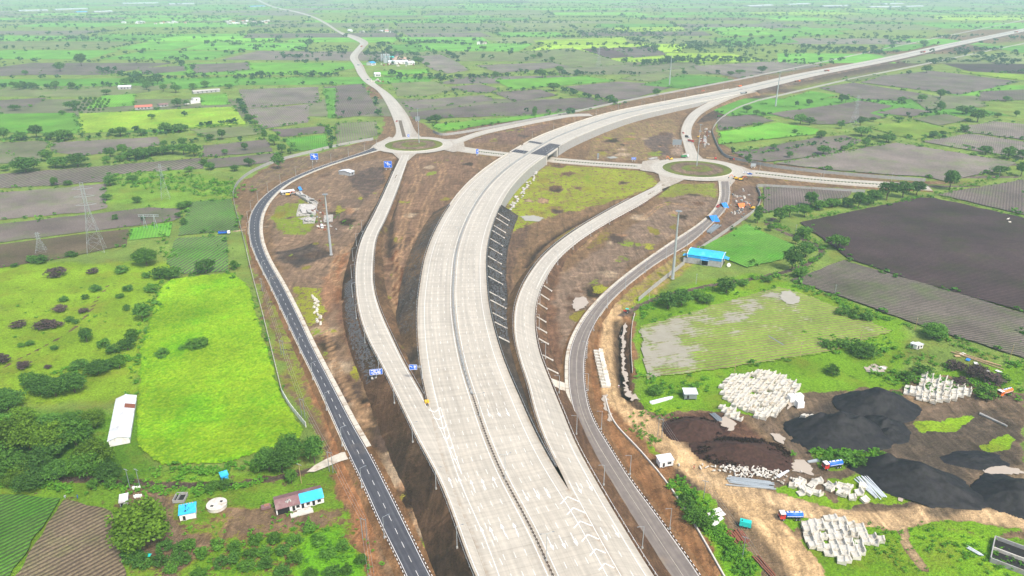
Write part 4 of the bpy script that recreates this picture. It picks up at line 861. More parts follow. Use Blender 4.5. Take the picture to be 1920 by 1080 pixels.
for D, a, b, lb in ((LINK, .18, .43, 'planted median with striped kerb on the link road left of the flyover'), (LINK, .55, .93, 'planted median with striped kerb on the link road right of the flyover'), (EAST, .1, .98, 'planted median with dark kerb along the walled east road')):
    n = len(D); E = D[int(a * n):int(b * n)]; t = thing('road_median', lb, 'median', E[0]); mb = MB(); i = 0; s = arclen(E); q = 0.0
    A, B = offset(E, 1.1, .28) - E[0], offset(E, -1.1, .28) - E[0]; mb.strip(B, A); mb.build('planting', paint('median_green', (.09, .12, .03), .95, .4, .8), t); mb = MB()
    for sg in (1, -1):
        q = 0.0; F_ = offset(E, sg * 1.2)
        while q < s[-1] - 1.5:
            P = at_s(F_, q, s); Q = at_s(F_, q + .5, s); mb.m = i % 2; mb.box((P[0] - E[0][0], P[1] - E[0][1], .15), (1.5, .3, .4), math.atan2(Q[1] - P[1], Q[0] - P[0])); q += 1.5; i += 1
    o = mb.build('kerb_stones', [MAT['concrete_pale'], MAT['paint_black']], t); o['kind'] = 'stuff'
# north road island
E = spline(pts('750,226,.5 753,238,.5 758,257,.5'), 3); t = thing('road_median', 'narrow earth median between the two lanes entering the left roundabout', 'median', E[0]); mb = MB(); mb.strip(offset(E, -2.2, .25) - E[0], offset(E, 2.2, .25) - E[0]); mb.build('planting', paint('median_earth', (.13, .1, .07), .95, .3, .5), t)
mb = MB()
for sg in (1, -1): mb.strip(offset(E, sg * 2.2, 0) - E[0], offset(E, sg * 2.2, .26) - E[0])
mb.build('kerb', MAT['concrete_pale'], t)

# flyover over the link road
fo = thing('flyover_bridge', 'concrete flyover carrying the highway over the link road between the roundabouts', 'bridge', MED[bi[0]]); O = MED[bi[0]]
Db = med_zone(B0, B1)
for sg, (a, b) in ((1, (.9, 20.6)), (-1, (.9, 20.6))):
    A, B = offset(Db, sg * a, -.35), offset(Db, sg * b, -.35); A2, B2 = A.copy(), B.copy(); A2[:, 2] -= 1.6; B2[:, 2] -= 1.6; mb = MB()
    mb.strip(A - O, A2 - O); mb.strip(B - O, B2 - O); mb.strip(A2 - O, B2 - O); mb.build('girder_deck', MAT['concrete'], fo)
    E = offset(Db, sg * 20.5); mb = MB(); A = E.copy(); A[:, 2] += -.9; B = E.copy(); B[:, 2] += 1.0; C1 = offset(E, sg * .5); A3 = C1.copy(); A3[:, 2] += -.9; B3 = C1.copy(); B3[:, 2] += 1.0
    mb.strip(A - O, B - O); mb.strip(B - O, B3 - O); mb.strip(B3 - O, A3 - O); mb.build('parapet', MAT['concrete_pale'], fo)
for s_ in (B0 + .3, B1 - .3):
    P = at_s(MED, s_, MS); Q = at_s(MED, s_ + 1, MS); rz = math.atan2(Q[1] - P[1], Q[0] - P[0]); mb = MB(); mb.box((P[0] - O[0], P[1] - O[1], -O[2] + 3.6), (1.2, 40.4, 7.6), rz); mb.build('abutment', MAT['concrete'], fo)
    for e in (-20.6, 20.6):
        mb = MB(); mb.box((P[0] - O[0] - math.sin(rz) * e, P[1] - O[1] + math.cos(rz) * e, -O[2] + 4.2), (1.6, 1.3, 9.2), rz); mb.build('pier', MAT['concrete_pale'], fo)
def deck(s, bars, n):
    P = pts(s); z = 9.1; P = [Vector((p.x, p.y, 0)) for p in [G(*[float(k) for k in q.split(',')], 9.0) for q in s.split()]]; zs = [np.interp(0, [0], [0]) for _ in P]
    H = [at_s(MED, MS[np.argmin(np.hypot(MED[:, 0] - p.x, MED[:, 1] - p.y))], MS)[2] + .04 for p in P]
    Q = [Vector((p.x - O[0], p.y - O[1], h - O[2])) for p, h in zip(P, H)]; mb = MB(); mb.add(Q, [(0, 1, 2, 3)]); d = mb.build('bare_deck', MAT['deck_dark'], fo)
    for k in range(n):
        t = (k + .5) / n; a = Q[0].lerp(Q[3], t); b = Q[1].lerp(Q[2], t); mb = MB(); mb.tube(a + Vector((0, 0, .08)), b + Vector((0, 0, .08)), .09, n=4); mb.build('steel_bar', MAT['bar_steel'], d)
deck('994,288 1031,268.5 1055,272 1023,292', 1, 9); deck('954,284 962,279 991,283.5 984,288.5', 1, 7); deck('986,266 992,263.3 1018,267.7 1013,270.5', 1, 7)
# reinforced earth walls of separate panels
def panel_wall(label, E, zb, mat='concrete', pw=3.0, name='retaining_wall', cap=True, th=.35, hz=0.0, part='panel', post=False, gap=.06):
    s = arclen(E); t = thing(name, label, 'wall', E[0]); cache = {}; a = 0.0; i = 0
    while a < s[-1] - pw * .5:
        b = min(a + pw, s[-1]); P = at_s(E, a, s); Q = at_s(E, b, s); h = round((P[2] + Q[2]) / 2 - zb + hz, 1); L = math.hypot(Q[0] - P[0], Q[1] - P[1])
        key = (h, round(L, 1))
        if key not in cache:
            mb = MB(); mb.box((0, 0, h / 2), (L - gap, th, h))
            if post: mb.box((L / 2, 0, h / 2 + .05), (.28, th + .14, h + .1))
            cache[key] = mb.data(part, MAT[mat])
        o = obj(part, cache[key], t); o.location = ((P[0] + Q[0]) / 2 - E[0][0], (P[1] + Q[1]) / 2 - E[0][1], zb - E[0][2] + (.012 * (i % 3))); o.rotation_euler = (0, 0, math.atan2(Q[1] - P[1], Q[0] - P[0])); a = b; i += 1
    if cap:
        A = E.copy(); A[:, 2] += 1.0; mb = MB(); B = offset(A, .3); C1 = A.copy(); C1[:, 2] -= 1.1; D1 = B.copy(); D1[:, 2] -= 1.1; mb.strip(C1 - E[0], A - E[0]); mb.strip(A - E[0], B - E[0]); mb.strip(B - E[0], D1 - E[0]); mb.build('parapet', MAT['concrete_pale'], t)
    return t
e = s_near(1392, 169, 4)
panel_wall('panelled concrete retaining wall on the right of the highway, nearer than the flyover', offset(MED, -HW - .3)[(MS > aW - 8) & (MS < B0)], -.3, 'concrete', 3.0)
panel_wall('long panelled concrete retaining wall on the right of the highway, beyond the flyover', offset(MED, -HW - .3)[(MS > B1) & (MS < e)], -.3, 'concrete', 4.0)
panel_wall('concrete retaining wall on the left of the highway before the flyover', offset(MED, HW + .1)[(MS > aW - 8) & (MS < B0)], -.3, 'concrete', 5.0)
panel_wall('concrete retaining wall on the left of the highway beyond the flyover', offset(MED, HW + .1)[(MS > B1) & (MS < e)], -.3, 'concrete', 6.0)
# grey precast boundary walls
def bwall(s, label, h=2.2, pw=3.0, mat='concrete'):
    E = smooth(spline(pts(s), 3.0), 1); E[:, 2] = h; return panel_wall(label, E, -.4, mat, pw, 'boundary_wall', False, .16, 0, 'wall_panel', True, .03)
bwall('1186,700 1183,650 1186,605 1190,590', 'short white wall between the muddy drain and the flooded field', 1.2, 3, 'concrete_pale')
bwall('1197,565 1230,537 1283,495', 'grey precast wall between service road and blue roofed warehouse', 2.6); bwall('1310,470 1350,443 1404,405', 'grey precast wall along the green field behind the warehouse', 2.6)
bwall('1404,405 1420,390 1426,372 1418,350', 'curved white wall round the muddy corner by the right roundabout', 2.2)
bwall('1420,350 1480,353 1560,358 1622,361', 'grey wall along the near side of the east road', 2.6); bwall('1348,280 1365,296 1400,304 1440,312 1500,320 1580,328 1650,334 1735,340', 'grey wall along the far side of the east road', 2.8, 4)
bwall('1348,280 1340,262 1336,245 1350,225 1380,205 1420,190', 'white wall curving up beside the north-east slip road', 2.4, 5); bwall('1420,190 1500,171 1600,148 1700,128 1800,107 1920,82', 'distant wall on the near side of the straight highway', 2.6, 14)
bwall('1090,208 1190,187 1280,170 1400,147 1520,122 1650,94 1780,67 1920,38', 'distant wall on the far side of the straight highway', 2.6, 14); bwall('812,248 830,254 900,244 980,229 1050,216 1090,208', 'grey wall along the grass strip north of the slip road', 2.8, 5)
bwall('437,366 446,345 470,325 520,303 580,287 640,273 700,262', 'long grey wall curving round the left service road towards the roundabout', 2.8, 4)
bwall('437,366 442,395 452,430 462,470', 'grey wall beside the striped crop field', 1.8, 3); bwall('462,470 474,520 490,580 510,660 529,738', 'thin pale wall between bright crop and asphalt road', 1.6, 3, 'concrete_pale'); bwall('529,738 545,765 575,802', 'white end section of the wall at the corner of the bright crop', 2.4, 3, 'wall_white')
# low concrete drain wall beside the right service road
E = smooth(spline(pts('1135,745 1150,790 1200,845 1250,905 1300,980 1360,1085'), 3), 2); E[:, 2] = .5; panel_wall('low concrete drain wall between dusty service road and haul road', E, -.4, 'concrete_pale', 4, 'drain_wall', False, .5, 0, 'wall_panel', False)
# drain chutes down the slopes
ch = MB(); ch.box((0, -.35, .1), (7.2, .12, .35)); ch.box((0, .35, .1), (7.2, .12, .35)); ch.box((0, 0, -.02), (7.2, .6, .1)); ch.box((3.7, 0, .1), (.7, 1.2, .5)); ch_me = ch.data('chute', MAT['concrete_pale'])
def chute(px, D, side, z, label, grp, run, drop):
    p = G(*px, z); j = np.argmin(np.hypot(D[:, 0] - p.x, D[:, 1] - p.y)); n = normals(D)[j] * side; o = obj('drain_chute', ch_me); L = math.hypot(run, drop)
    o.rotation_euler = (0, math.atan2(drop, run), math.atan2(n[1], n[0])); o.rotation_mode = 'XYZ'; o.location = (D[j][0] + n[0] * (run / 2 + 1.2), D[j][1] + n[1] * (run / 2 + 1.2), D[j][2] - drop / 2 + .12); o.scale = (L / 7.2, 1, 1); tag(o, label, 'drain chute', grp)
for y in (402, 413, 424, 436, 450, 463, 480, 500, 521, 545, 565, 582, 600, 628): chute((928, y), ER, -1, 7, 'pale concrete drain chute down the dark stone slope right of the highway', 'drain chutes on the dark slope', 8.6, 5.4)
for y in (530, 547, 565, 590, 612, 636, 665, 690): chute((1008, y), RRr, -1, 4, 'grey concrete drain chute down the red slope right of the slip road', 'drain chutes on the red slope', 5.0, 3.2)

# lamp posts
def lamp(arms, h, name):
    t = thing(name, 'lamp', 'street lamp'); mb = MB(); mb.tube((0, 0, -.3), (0, 0, h), .15, .08, 6); mb.build('pole', MAT['galvanised'], t); mb = MB(); mb.box((0, 0, .2), (.6, .6, .7)); mb.build('footing', MAT['concrete'], t)
    for a in arms:
        mb = MB(); mb.tube((0, 0, h - .1), (a * 1.8, 0, h + .35), .05, n=5); mb.build('arm', MAT['galvanised'], t); mb = MB(); mb.box((a * 2.1, 0, h + .36), (.8, .26, .14), taper=.8); mb.build('lamp_head', MAT['galvanised_dark'], t)
    return t
lp2 = lamp((-1, 1), 11, 'street_lamp'); lp1 = lamp((1,), 9, 'street_lamp'); used = {}
def put_lamp(src, P, rz, label, grp):
    o = src if src.name not in used else copy_tree(src)
    used[src.name] = 1; o.location = P; o.rotation_euler = (0, 0, rz); tag(o, label, 'street lamp', grp)
s = 14.0
while s < nearz + 420:
    P = at_s(MED, s, MS); Q = at_s(MED, s + 1, MS)
    if not (B0 < s < B1): put_lamp(lp2, (P[0], P[1], P[2] + .2), math.atan2(Q[1] - P[1], Q[0] - P[0]) + math.pi / 2, 'tall twin-armed lamp post standing in the central reserve of the highway', 'lamp posts along the central reserve')
    s += 44
def lamp_row(D, side, off, step, label, grp, s0=10, dz=0.0, z=None):
    E = offset(D, side * off); ss_ = arclen(E); s = s0
    while s < ss_[-1]:
        P = at_s(E, s, ss_); Q = at_s(E, s + 1, ss_); put_lamp(lp1, (P[0], P[1], P[2] + dz if z is None else z), math.atan2(Q[1] - P[1], Q[0] - P[0]) - side * math.pi / 2, label, grp); s += step
lamp_row(SLl, 1, .9, 30, 'slender single-armed lamp post on the outer kerb of the dark asphalt road', 'lamp posts along the dark asphalt road', 28)
lamp_row(RLl[RLl[:, 1] < G(0, 420, 1).y], 1, 2.2, 32, 'single-armed lamp post on the slope outside the left slip road', 'lamp posts along the left slip road', 22, -.5)
lamp_row(RRr[RRr[:, 1] < G(0, 400, 1).y], -1, 2.2, 34, 'single-armed lamp post outside the guard rail of the right slip road', 'lamp posts along the right slip road', 20, -.5)
lamp_row(SRr, -1, 1.0, 32, 'single-armed lamp post on the outer kerb of the dusty service road', 'lamp posts along the dusty service road', 30)
lamp_row(EAST, 1, 13.2, 60, 'lamp post at the verge of the walled east road', 'lamp posts along the east road', 20); lamp_row(EL[(MS > B1) & (MS < B1 + 900)], 1, .5, 60, 'lamp post on the left edge of the highway beyond the flyover', 'lamp posts beyond the flyover', 30)
# high masts
def mast(base, top, label, thick=True):
    P = G(*base); d = FPX / scale_at(P); h = (base[1] - top[1]) / scale_at(P) / CT * .93; t = thing('high_mast', label, 'light mast', P); mb = MB(); r = max(.3, h * (.022 if thick else .011))
    for k in range(3): mb.tube((0, 0, h * k / 3), (0, 0, h * (k + 1) / 3), r * (1 - k * .22), r * (.86 - k * .22), 10)
    mb.build('pole', MAT['galvanised'], t); mb = MB(); mb.lathe([(.8, -.1), (1.3, 0), (1.3, .4), (.9, .6)], 10, (0, 0, 0)); mb.build('footing', MAT['concrete'], t)
    mb = MB(); mb.lathe([(r * 1.6, h - .3), (r * 2.2, h), (r * .6, h + .4)], 10); mb.build('head_ring', MAT['galvanised_dark'], t)
    for a in range(6):
        c, s_ = math.cos(a * math.pi / 3), math.sin(a * math.pi / 3); mb = MB(); mb.tube((0, 0, h), (c * 1.4, s_ * 1.4, h), .06, n=4); mb.box((c * 1.6, s_ * 1.6, h - .1), (.6, .4, .3), a * math.pi / 3); mb.build('floodlight', MAT['galvanised_dark'], t)
mast((621, 478), (613, 362), 'tall grey mast in the brown wasteland beside the ruined buildings'); mast((1261, 523), (1270, 392), 'tall grey mast left of the blue roofed warehouse'); mast((1454, 199), (1458, 138), 'slender mast beside the junction of highway and north-east slip road'); mast((1255, 159), (1259, 108), 'slender distant mast beyond the highway, nearest the flyover')
mast((786, 270), (787, 205), 'thin mast standing on the left roundabout island', False); mast((1306, 314), (1308, 235), 'thin mast standing on the right roundabout island', False)
# signs
def sign(px, pw, ph, label, z=0, posts=3, lift=2.4, rz=0.0, marks_=(), mat='sign_blue', back=False):
    P = G(*px, z); k = scale_at(P); W, H = pw / k, ph / k; t = thing('road_sign', label, 'road sign', P, rz)
    mb = MB(); mb.box((0, 0, lift + H / 2), (W, .12, H)); bd = mb.build('board', MAT[mat], t)
    if not back:
        mb = MB()
        for c, d in (((0, -.065, lift + .08), (W, .03, .12)), ((0, -.065, lift + H - .08), (W, .03, .12)), ((-W / 2 + .06, -.065, lift + H / 2), (.12, .03, H)), ((W / 2 - .06, -.065, lift + H / 2), (.12, .03, H))): mb.box(c, d)
        mb.build('border', MAT['paint_white'], bd)
    for (x, zz, w_, h_, r_) in marks_:
        mb = MB(); mb.box((x * W / 2, -.085, lift + H / 2 + zz * H / 2), (w_ * W, .03, h_ * H), ry=r_); mb.build('white_mark', MAT['paint_white'], bd)
    for i in range(posts):
        x = (i - (posts - 1) / 2) * W / max(posts, 1.6) * 1.0; mb = MB(); mb.tube((x, .12, -.5), (x, .12, lift + H * .9), .09, n=6); mb.build('post', MAT['galvanised'], t); mb = MB(); mb.box((x, .12, .1), (.9, .9, .6)); mb.build('footing', MAT['concrete_pale'], t)
txt = [(x, zz, w_, .13, 0) for zz, row in ((.62, ((-.62, .16), (-.2, .2), (.2, .1), (.6, .14))), (.18, ((-.25, .18), (.4, .2))), (-.22, ((-.6, .2), (-.1, .22), (.45, .3))), (-.66, ((-.4, .16), (.05, .14), (.5, .18)))) for x, w_ in row]
sign((706, 709), 24, 12, 'large blue direction board with rows of white lettering beside the left slip road', 3.0, 3, 1.9, R(12), txt)
rbm = [(0, 0, .1, .42, 0), (.14, .05, .08, .3, .5), (-.12, -.1, .08, .25, -.6), (.35, .05, .34, .1, .15), (-.45, .45, .3, .1, .4), (.3, -.5, .12, .12, 0), (-.05, .5, .08, .3, .4)]
sign((590, 303), 14.5, 12, 'blue roundabout diagram board beside the curved grey wall', .3, 2, 2.0, R(6), rbm); sign((728, 318), 15, 12.5, 'blue roundabout diagram board at the head of the left slip road', .6, 2, 2.0, 0, rbm); sign((895, 291), 6.5, 9, 'narrow turned blue board left of the flyover', .3, 2, 1.5, R(50), rbm[:4])
sign((1188, 302), 9, 4.5, 'small blue board right of the flyover seen from the site', .3, 2, 1.5, 0, [(-.4, 0, .2, .3, 0), (.3, .1, .3, .15, 0)]); sign((1269, 274), 17, 10, 'large grey sign back beside the north-east slip road', .3, 3, 1.5, 0, mat='galvanised_dark', back=True)
sign((1121, 298), 4.5, 9, 'narrow grey sign back on grass right of the flyover', .2, 2, 1, R(40), mat='galvanised_dark', back=True); sign((783, 228), 9, 8, 'grey sign back beside the north road', .2, 2, 1, 0, mat='galvanised_dark', back=True); sign((1412, 314), 10, 6, 'pale grey sign back beside the east road wall', .2, 2, 1, 0, mat='galvanised', back=True)
sign((766, 258), 4, 4.5, 'tiny blue sign at the tip of the north road median', .5, 1, 1, 0, [(0, 0, .4, .3, 0)])
P = G(792, 711, 5.8); t = thing('cantilever_sign', 'blue exit board with white arrow on a cantilever arm at the highway edge', 'road sign', P); mb = MB(); mb.tube((0, 0, -1), (0, 0, 7.6), .2, .15, 8); mb.build('post', MAT['galvanised'], t); mb = MB(); mb.tube((0, 0, 7.0), (-5, 0, 7.0), .12, n=6); mb.tube((0, 0, 6.4), (-2, 0, 6.4), .1, n=6); mb.build('arm', MAT['galvanised'], t)
mb = MB(); mb.box((-4.0, -.25, 6.6), (3.7, .12, 2.7)); bd = mb.build('board', MAT['sign_blue'], t)
mb = MB()
for c, d in (((-4, -.32, 5.33), (3.7, .03, .12)), ((-4, -.32, 7.87), (3.7, .03, .12)), ((-5.78, -.32, 6.6), (.12, .03, 2.6)), ((-2.22, -.32, 6.6), (.12, .03, 2.6))): mb.box(c, d)
mb.build('border', MAT['paint_white'], bd); mb = MB(); mb.box((-4.9, -.33, 6.9), (1.3, .03, .3), ry=R(35)); mb.box((-5.35, -.33, 7.2), (.6, .03, .2)); mb.box((-5.5, -.33, 7.0), (.2, .03, .6)); mb.build('arrow', MAT['paint_white'], bd)
mb = MB(); mb.box((-3.2, -.33, 6.9), (.9, .03, 1.1)); mb.box((-3.2, -.33, 5.8), (.8, .03, .25)); mb.build('symbol', MAT['paint_white'], bd)
# yellow crash cushion on the left nose
P = G(801, 756, 5.6); t = thing('crash_cushion', 'yellow crash cushion at the tip of the left slip road guard rails', 'crash cushion', P, R(20)); mb = MB()
for k in range(4): mb.lathe([(.5, 0), (.55, .5), (.5, 1.1)], 8, ((k % 2) * .95 - .5, (k // 2) * 1.0, 0))
mb.build('barrels', MAT['yellow_paint'], t); mb = MB(); mb.box((0, .5, .02), (2.4, 2.6, .06)); mb.build('base', MAT['concrete'], t)
# ---------------------------------------------------------------- trees and scrub
def leaf_cloud(seed, nclump, per, leaf, shape='dome', flat=1.0):
    """leaf quads gathered in clumps through a crown of unit height and width, base at z=0"""
    g = np.random.RandomState(seed); V = []; T = []
    cs = []
    lob = [(g.uniform(0, 2 * math.pi), g.uniform(.75, 1.25)) for _ in range(5)]
    while len(cs) < nclump:
        p = g.uniform(-1, 1, 3); r = np.linalg.norm(p)
        if r > 1 or r < .35: continue
        if p[2] < -.55 and g.rand() < .7: continue
        th = math.atan2(p[1], p[0]); k = 1 + .16 * sum(math.cos(th * (i + 1) + a) * b for i, (a, b) in enumerate(lob)) / 2
        if shape == 'tall': c = (p[0] * .36 * k, p[1] * .36 * k, .56 + p[2] * .42)
        elif shape == 'bush': c = (p[0] * .42 * k, p[1] * .42 * k, .42 + p[2] * .42)
        else: c = (p[0] * .42 * k, p[1] * .42 * k, .6 + p[2] * .34 * (.85 + .3 * g.rand()))
        cs.append((np.array(c), .085 + .075 * g.rand(), g.rand()))
    for c, rad, ct in cs:
        d = g.normal(size=(per, 3)); d[:, 2] = np.abs(d[:, 2]) * .9 - .25; d /= np.linalg.norm(d, axis=1)[:, None]
        pos = c + d * rad * g.uniform(.55, 1.1, (per, 1)) * np.array([1.15, 1.15, .8])
        nrm = d + g.normal(size=(per, 3)) * .55; nrm /= np.linalg.norm(nrm, axis=1)[:, None]
        u = np.cross(nrm, g.normal(size=(per, 3))); u /= np.linalg.norm(u, axis=1)[:, None] + 1e-9; v = np.cross(nrm, u)
        s = leaf * g.uniform(.6, 1.3, (per, 1))
        q = np.stack([pos - u * s - v * s * .6, pos + u * s - v * s * .6, pos + u * s * .7 + v * s * .7, pos - u * s * .7 + v * s * .7], 1)
        V.append(q.reshape(-1, 3)); t = np.clip(.25 + .35 * ct + .4 * g.rand(per), 0, 1); T.append(np.repeat(t, 4))
    V = np.concatenate(V); V[:, 2] = np.maximum(V[:, 2], .015); return V, np.concatenate(T)
def quads(n): return np.arange(n).reshape(-1, 4)
def crown_mesh(name, VT, mat): return mesh_data(name, VT[0], quads(len(VT[0])), MAT[mat], attrs={'tint': ('FLOAT', VT[1])})
def trunk_mesh(seed, shape):
    g = random.Random(seed); mb = MB(); z = .34 if shape != 'bush' else .15
    mb.tube((0, 0, -.03), (g.uniform(-.02, .02), 0, z), .035, .024, 7, False)
    for k in range(5):
        a = k * 1.256 + g.uniform(-.4, .4); L = g.uniform(.16, .3); m = (math.cos(a) * L * .5, math.sin(a) * L * .5, z + .14); mb.tube((0, 0, z - .03), m, .02, .013, 5, False); mb.tube(m, (math.cos(a) * L, math.sin(a) * L, z + .3), .013, .006, 4, False)
    return mb.data('trunk', MAT['bark'])
PROTO = {}
for q, (nc, per, lf, nv) in {'hi': (120, 42, .024, 3), 'mid': (70, 20, .036, 5)}.items():
    for shape in ('dome', 'tall', 'bush'):
        for v in range(nv): PROTO[(q, shape, v)] = leaf_cloud(100 + v * 7 + len(shape) + nc, nc if shape != 'bush' else int(nc * .7), per, lf * (1.15 if shape == 'bush' else 1), shape)
LOW = [leaf_cloud(500 + v, 16, 6, .095, 'dome') for v in range(5)]; LOWB = [leaf_cloud(600 + v, 9, 6, .12, 'bush') for v in range(4)]; TUFT = [leaf_cloud(650 + v, 6, 4, .17, 'bush') for v in range(4)]; TINY = [leaf_cloud(700 + v, 8, 3, .16, 'dome') for v in range(4)]
TR = {(s_, v): trunk_mesh(v * 3 + len(s_), s_) for s_ in ('dome', 'tall', 'bush') for v in range(3)}
CM = {}
def crown(q, shape, v, mat):
    k = (q, shape, v, mat)
    if k not in CM: CM[k] = crown_mesh('crown', PROTO[(q, shape, v)], mat)
    return CM[k]
TREES = []    # x, y, height, width, shape, material, zone label
tr = random.Random(11)
def tree(px, py, hpx, wpx=None, mat='leaf_dark', zone=None, shape=None, z=0.0, cat='tree'):
    P = G(px, py, z); k = scale_at(P); d = P.y; el = math.atan2(CAM_H, P.y); wpx = wpx or hpx * .95
    w_ = wpx / k; h = max((hpx / k - w_ * .45 * math.sin(el)) / max(math.cos(el), .3), w_ * .55)
    shape = shape or ('tall' if h > 1.45 * w_ else 'dome'); TREES.append([P.x, P.y, h, w_, shape, mat, zone, cat, wpx])
def tree_m(x, y, h, w_, mat, zone, cat='tree', shape=None):
    TREES.append([x, y, h, w_, shape or ('bush' if h < 4 else 'dome'), mat, zone, cat, w_ * scale_at((x, y, 0))])
SCRUB = []    # x, y, size, colour index
def scrub_line(s, n, smin, smax, spread):
    P = spline(pts(s), 4); a = arclen(P)
    for _ in range(n):
        q = at_s(P, tr.random() * a[-1], a); SCRUB.append((q[0] + tr.gauss(0, spread), q[1] + tr.gauss(0, spread), tr.uniform(smin, smax)))
def hedge(s, n, h0, h1, spread, mat='leaf_dark', zone='in a hedge', scrub=None):
    P = spline(pts(s), 6); a = arclen(P)
    for _ in range(n):
        q = at_s(P, tr.random() * a[-1], a); h = h0 + (h1 - h0) * tr.random() ** 1.6; tree_m(q[0] + tr.gauss(0, spread), q[1] + tr.gauss(0, spread * 1.3), h, h * tr.uniform(.85, 1.25), mat, zone)
    scrub_line(s, int(n * (3 if scrub is None else scrub)), 1.2, 3.2, spread * 1.1)
Z = {'a': 'beside the black field', 'b': 'along the east road', 'c': 'among the fields right of the highway', 'd': 'by the farm track near the warehouse', 'e': 'in the meadow left of the bright crop', 'f': 'in the grove beside the white shed', 'g': 'in the orchard by the near asphalt road', 'h': 'among the left fields', 'i': 'north of the flyover', 'j': 'around the left farmstead', 'k': 'beside the near-left row house'}
tree(265, 1022, 92, 112, 'leaf_olive', 'the broad olive-green tree overhanging the concrete shed at bottom left', 'dome')
for x, y, h, w_ in ((245, 1050, 30, 36), (270, 1060, 34, 36), (310, 1030, 26, 34), (300, 1060, 28, 30), (330, 1050, 24, 26)): tree(x, y, h, w_, 'leaf_dark', 'under the broad olive-green tree', 'bush', cat='bush')
for x, y, h, w_ in ((15, 850, 75, 80), (58, 845, 66, 62), (108, 850, 70, 64), (20, 895, 60, 70), (145, 840, 66, 66), (178, 880, 66, 66), (165, 895, 60, 60), (95, 812, 44, 54), (42, 800, 46, 58), (5, 815, 50, 58), (140, 800, 36, 44), (70, 890, 50, 60), (60, 915, 42, 60), (35, 905, 45, 55), (175, 800, 40, 50), (-20, 880, 70, 80), (110, 900, 46, 50), (205, 900, 40, 46), (95, 862, 50, 52)): tree(x, y, h, w_, tr.choice(['leaf_dark', 'leaf_mid', 'leaf_mid', 'leaf_olive']), Z['f'])
for x, y, h, w_ in ((75, 738, 42, 50), (105, 742, 44, 50), (140, 735, 46, 52), (60, 725, 34, 36), (15, 768, 48, 60), (185, 700, 28, 44), (200, 690, 24, 36), (150, 690, 22, 34), (225, 690, 30, 28), (215, 660, 22, 28), (195, 650, 22, 26), (240, 655, 26, 30), (250, 640, 28, 26), (163, 640, 30, 27), (268, 600, 38, 32), (238, 582, 16, 14), (285, 547, 22, 26), (130, 602, 14, 18), (142, 606, 12, 14), (40, 650, 12, 12), (57, 646, 12, 16), (103, 655, 12, 16), (225, 558, 12, 16), (180, 545, 16, 24), (275, 497, 38, 46), (300, 522, 26, 32), (325, 522, 26, 34), (386, 511, 30, 36), (440, 505, 22, 18), (240, 545, 16, 20), (160, 560, 12, 14), (120, 565, 14, 18), (275, 520, 14, 18), (60, 490, 16, 24), (75, 492, 18, 30), (135, 480, 14, 22), (28, 500, 10, 14), (230, 510, 14, 26), (345, 420, 14, 16), (217, 412, 14, 12)): tree(x, y, h, w_, tr.choice(['leaf_dark', 'leaf_dark', 'leaf_mid']), Z['e'], None if h > 25 else 'bush', cat='tree' if h > 20 else 'bush')
for x, y, h, w_ in ((35, 613, 16, 26), (80, 615, 18, 34), (100, 613, 18, 30), (112, 583, 8, 26), (157, 585, 8, 18), (45, 690, 14, 28), (5, 680, 16, 34), (90, 690, 10, 14), (105, 518, 16, 36), (175, 512, 12, 20)): tree(x, y, h, w_, 'leaf_dry', 'in the left meadow, purple-brown and leafless', 'bush', cat='bush')
for x, y, h, w_ in ((370, 653, 13, 42), (305, 668, 14, 30), (345, 655, 9, 20)): tree(x, y, h, w_, 'leaf_mid', 'standing alone inside the bright crop', 'bush', cat='bush')
for x, y, h, w_ in ((505, 882, 52, 46), (530, 885, 56, 52), (548, 868, 62, 44), (590, 868, 58, 42), (547, 905, 30, 26), (485, 885, 30, 30), (420, 915, 22, 28), (240, 905, 20, 26), (175, 915, 22, 24), (210, 912, 22, 24), (400, 918, 16, 30)): tree(x, y, h, w_, 'leaf_mid' if h < 40 else 'leaf_dark', Z['k'])
for x, y in ((355, 1030), (346, 1055), (380, 1045), (441, 1032), (439, 1052), (469, 1043), (462, 1066), (376, 1080), (321, 1072), (496, 1040), (500, 1062), (530, 1038), (555, 1052), (553, 1018), (617, 1042), (643, 1030), (580, 995), (678, 1056), (583, 1078), (622, 1078), (650, 1076), (415, 1060), (410, 1025), (480, 1020), (515, 1015), (530, 1075), (600, 1018), (340, 1030)): tree(x, y, tr.uniform(22, 28), tr.uniform(26, 32), tr.choice(['leaf_mid', 'leaf_dark', 'leaf_mid']), Z['g'], 'bush', cat='bush')
for x, y, h, w_ in ((1252, 578, 36, 38), (1278, 572, 36, 40), (1325, 568, 18, 30), (1362, 548, 32, 36), (1420, 418, 36, 20), (1462, 416, 30, 28), (1480, 406, 26, 26), (1508, 406, 24, 26), (1518, 388, 32, 24), (1507, 444, 24, 30), (1444, 432, 14, 16), (1485, 506, 44, 36), (1510, 482, 34, 34), (1492, 458, 20, 16), (1535, 392, 16, 30), (1560, 388, 16, 30), (1500, 520, 22, 30), (1395, 535, 12, 20), (1440, 528, 12, 20), (1230, 740, 22, 34), (1310, 560, 14, 24)): tree(x, y, h, w_, 'leaf_dark' if h > 30 else 'leaf_mid', Z['d'])
tree(1570, 467, 32, 38, 'leaf_mid', 'standing alone at the left edge of the black field', 'dome'); tree(1750, 632, 32, 46, 'leaf_mid', 'standing alone beside the striped brown field', 'dome')
for x, y, h, w_ in ((1609, 390, 34, 28), (1638, 382, 30, 28), (1662, 375, 40, 32), (1692, 370, 34, 30), (1718, 366, 30, 28), (1590, 388, 20, 26), (1628, 384, 20, 22)): tree(x, y, h, w_, 'leaf_dark', 'in the row between east road and black field')
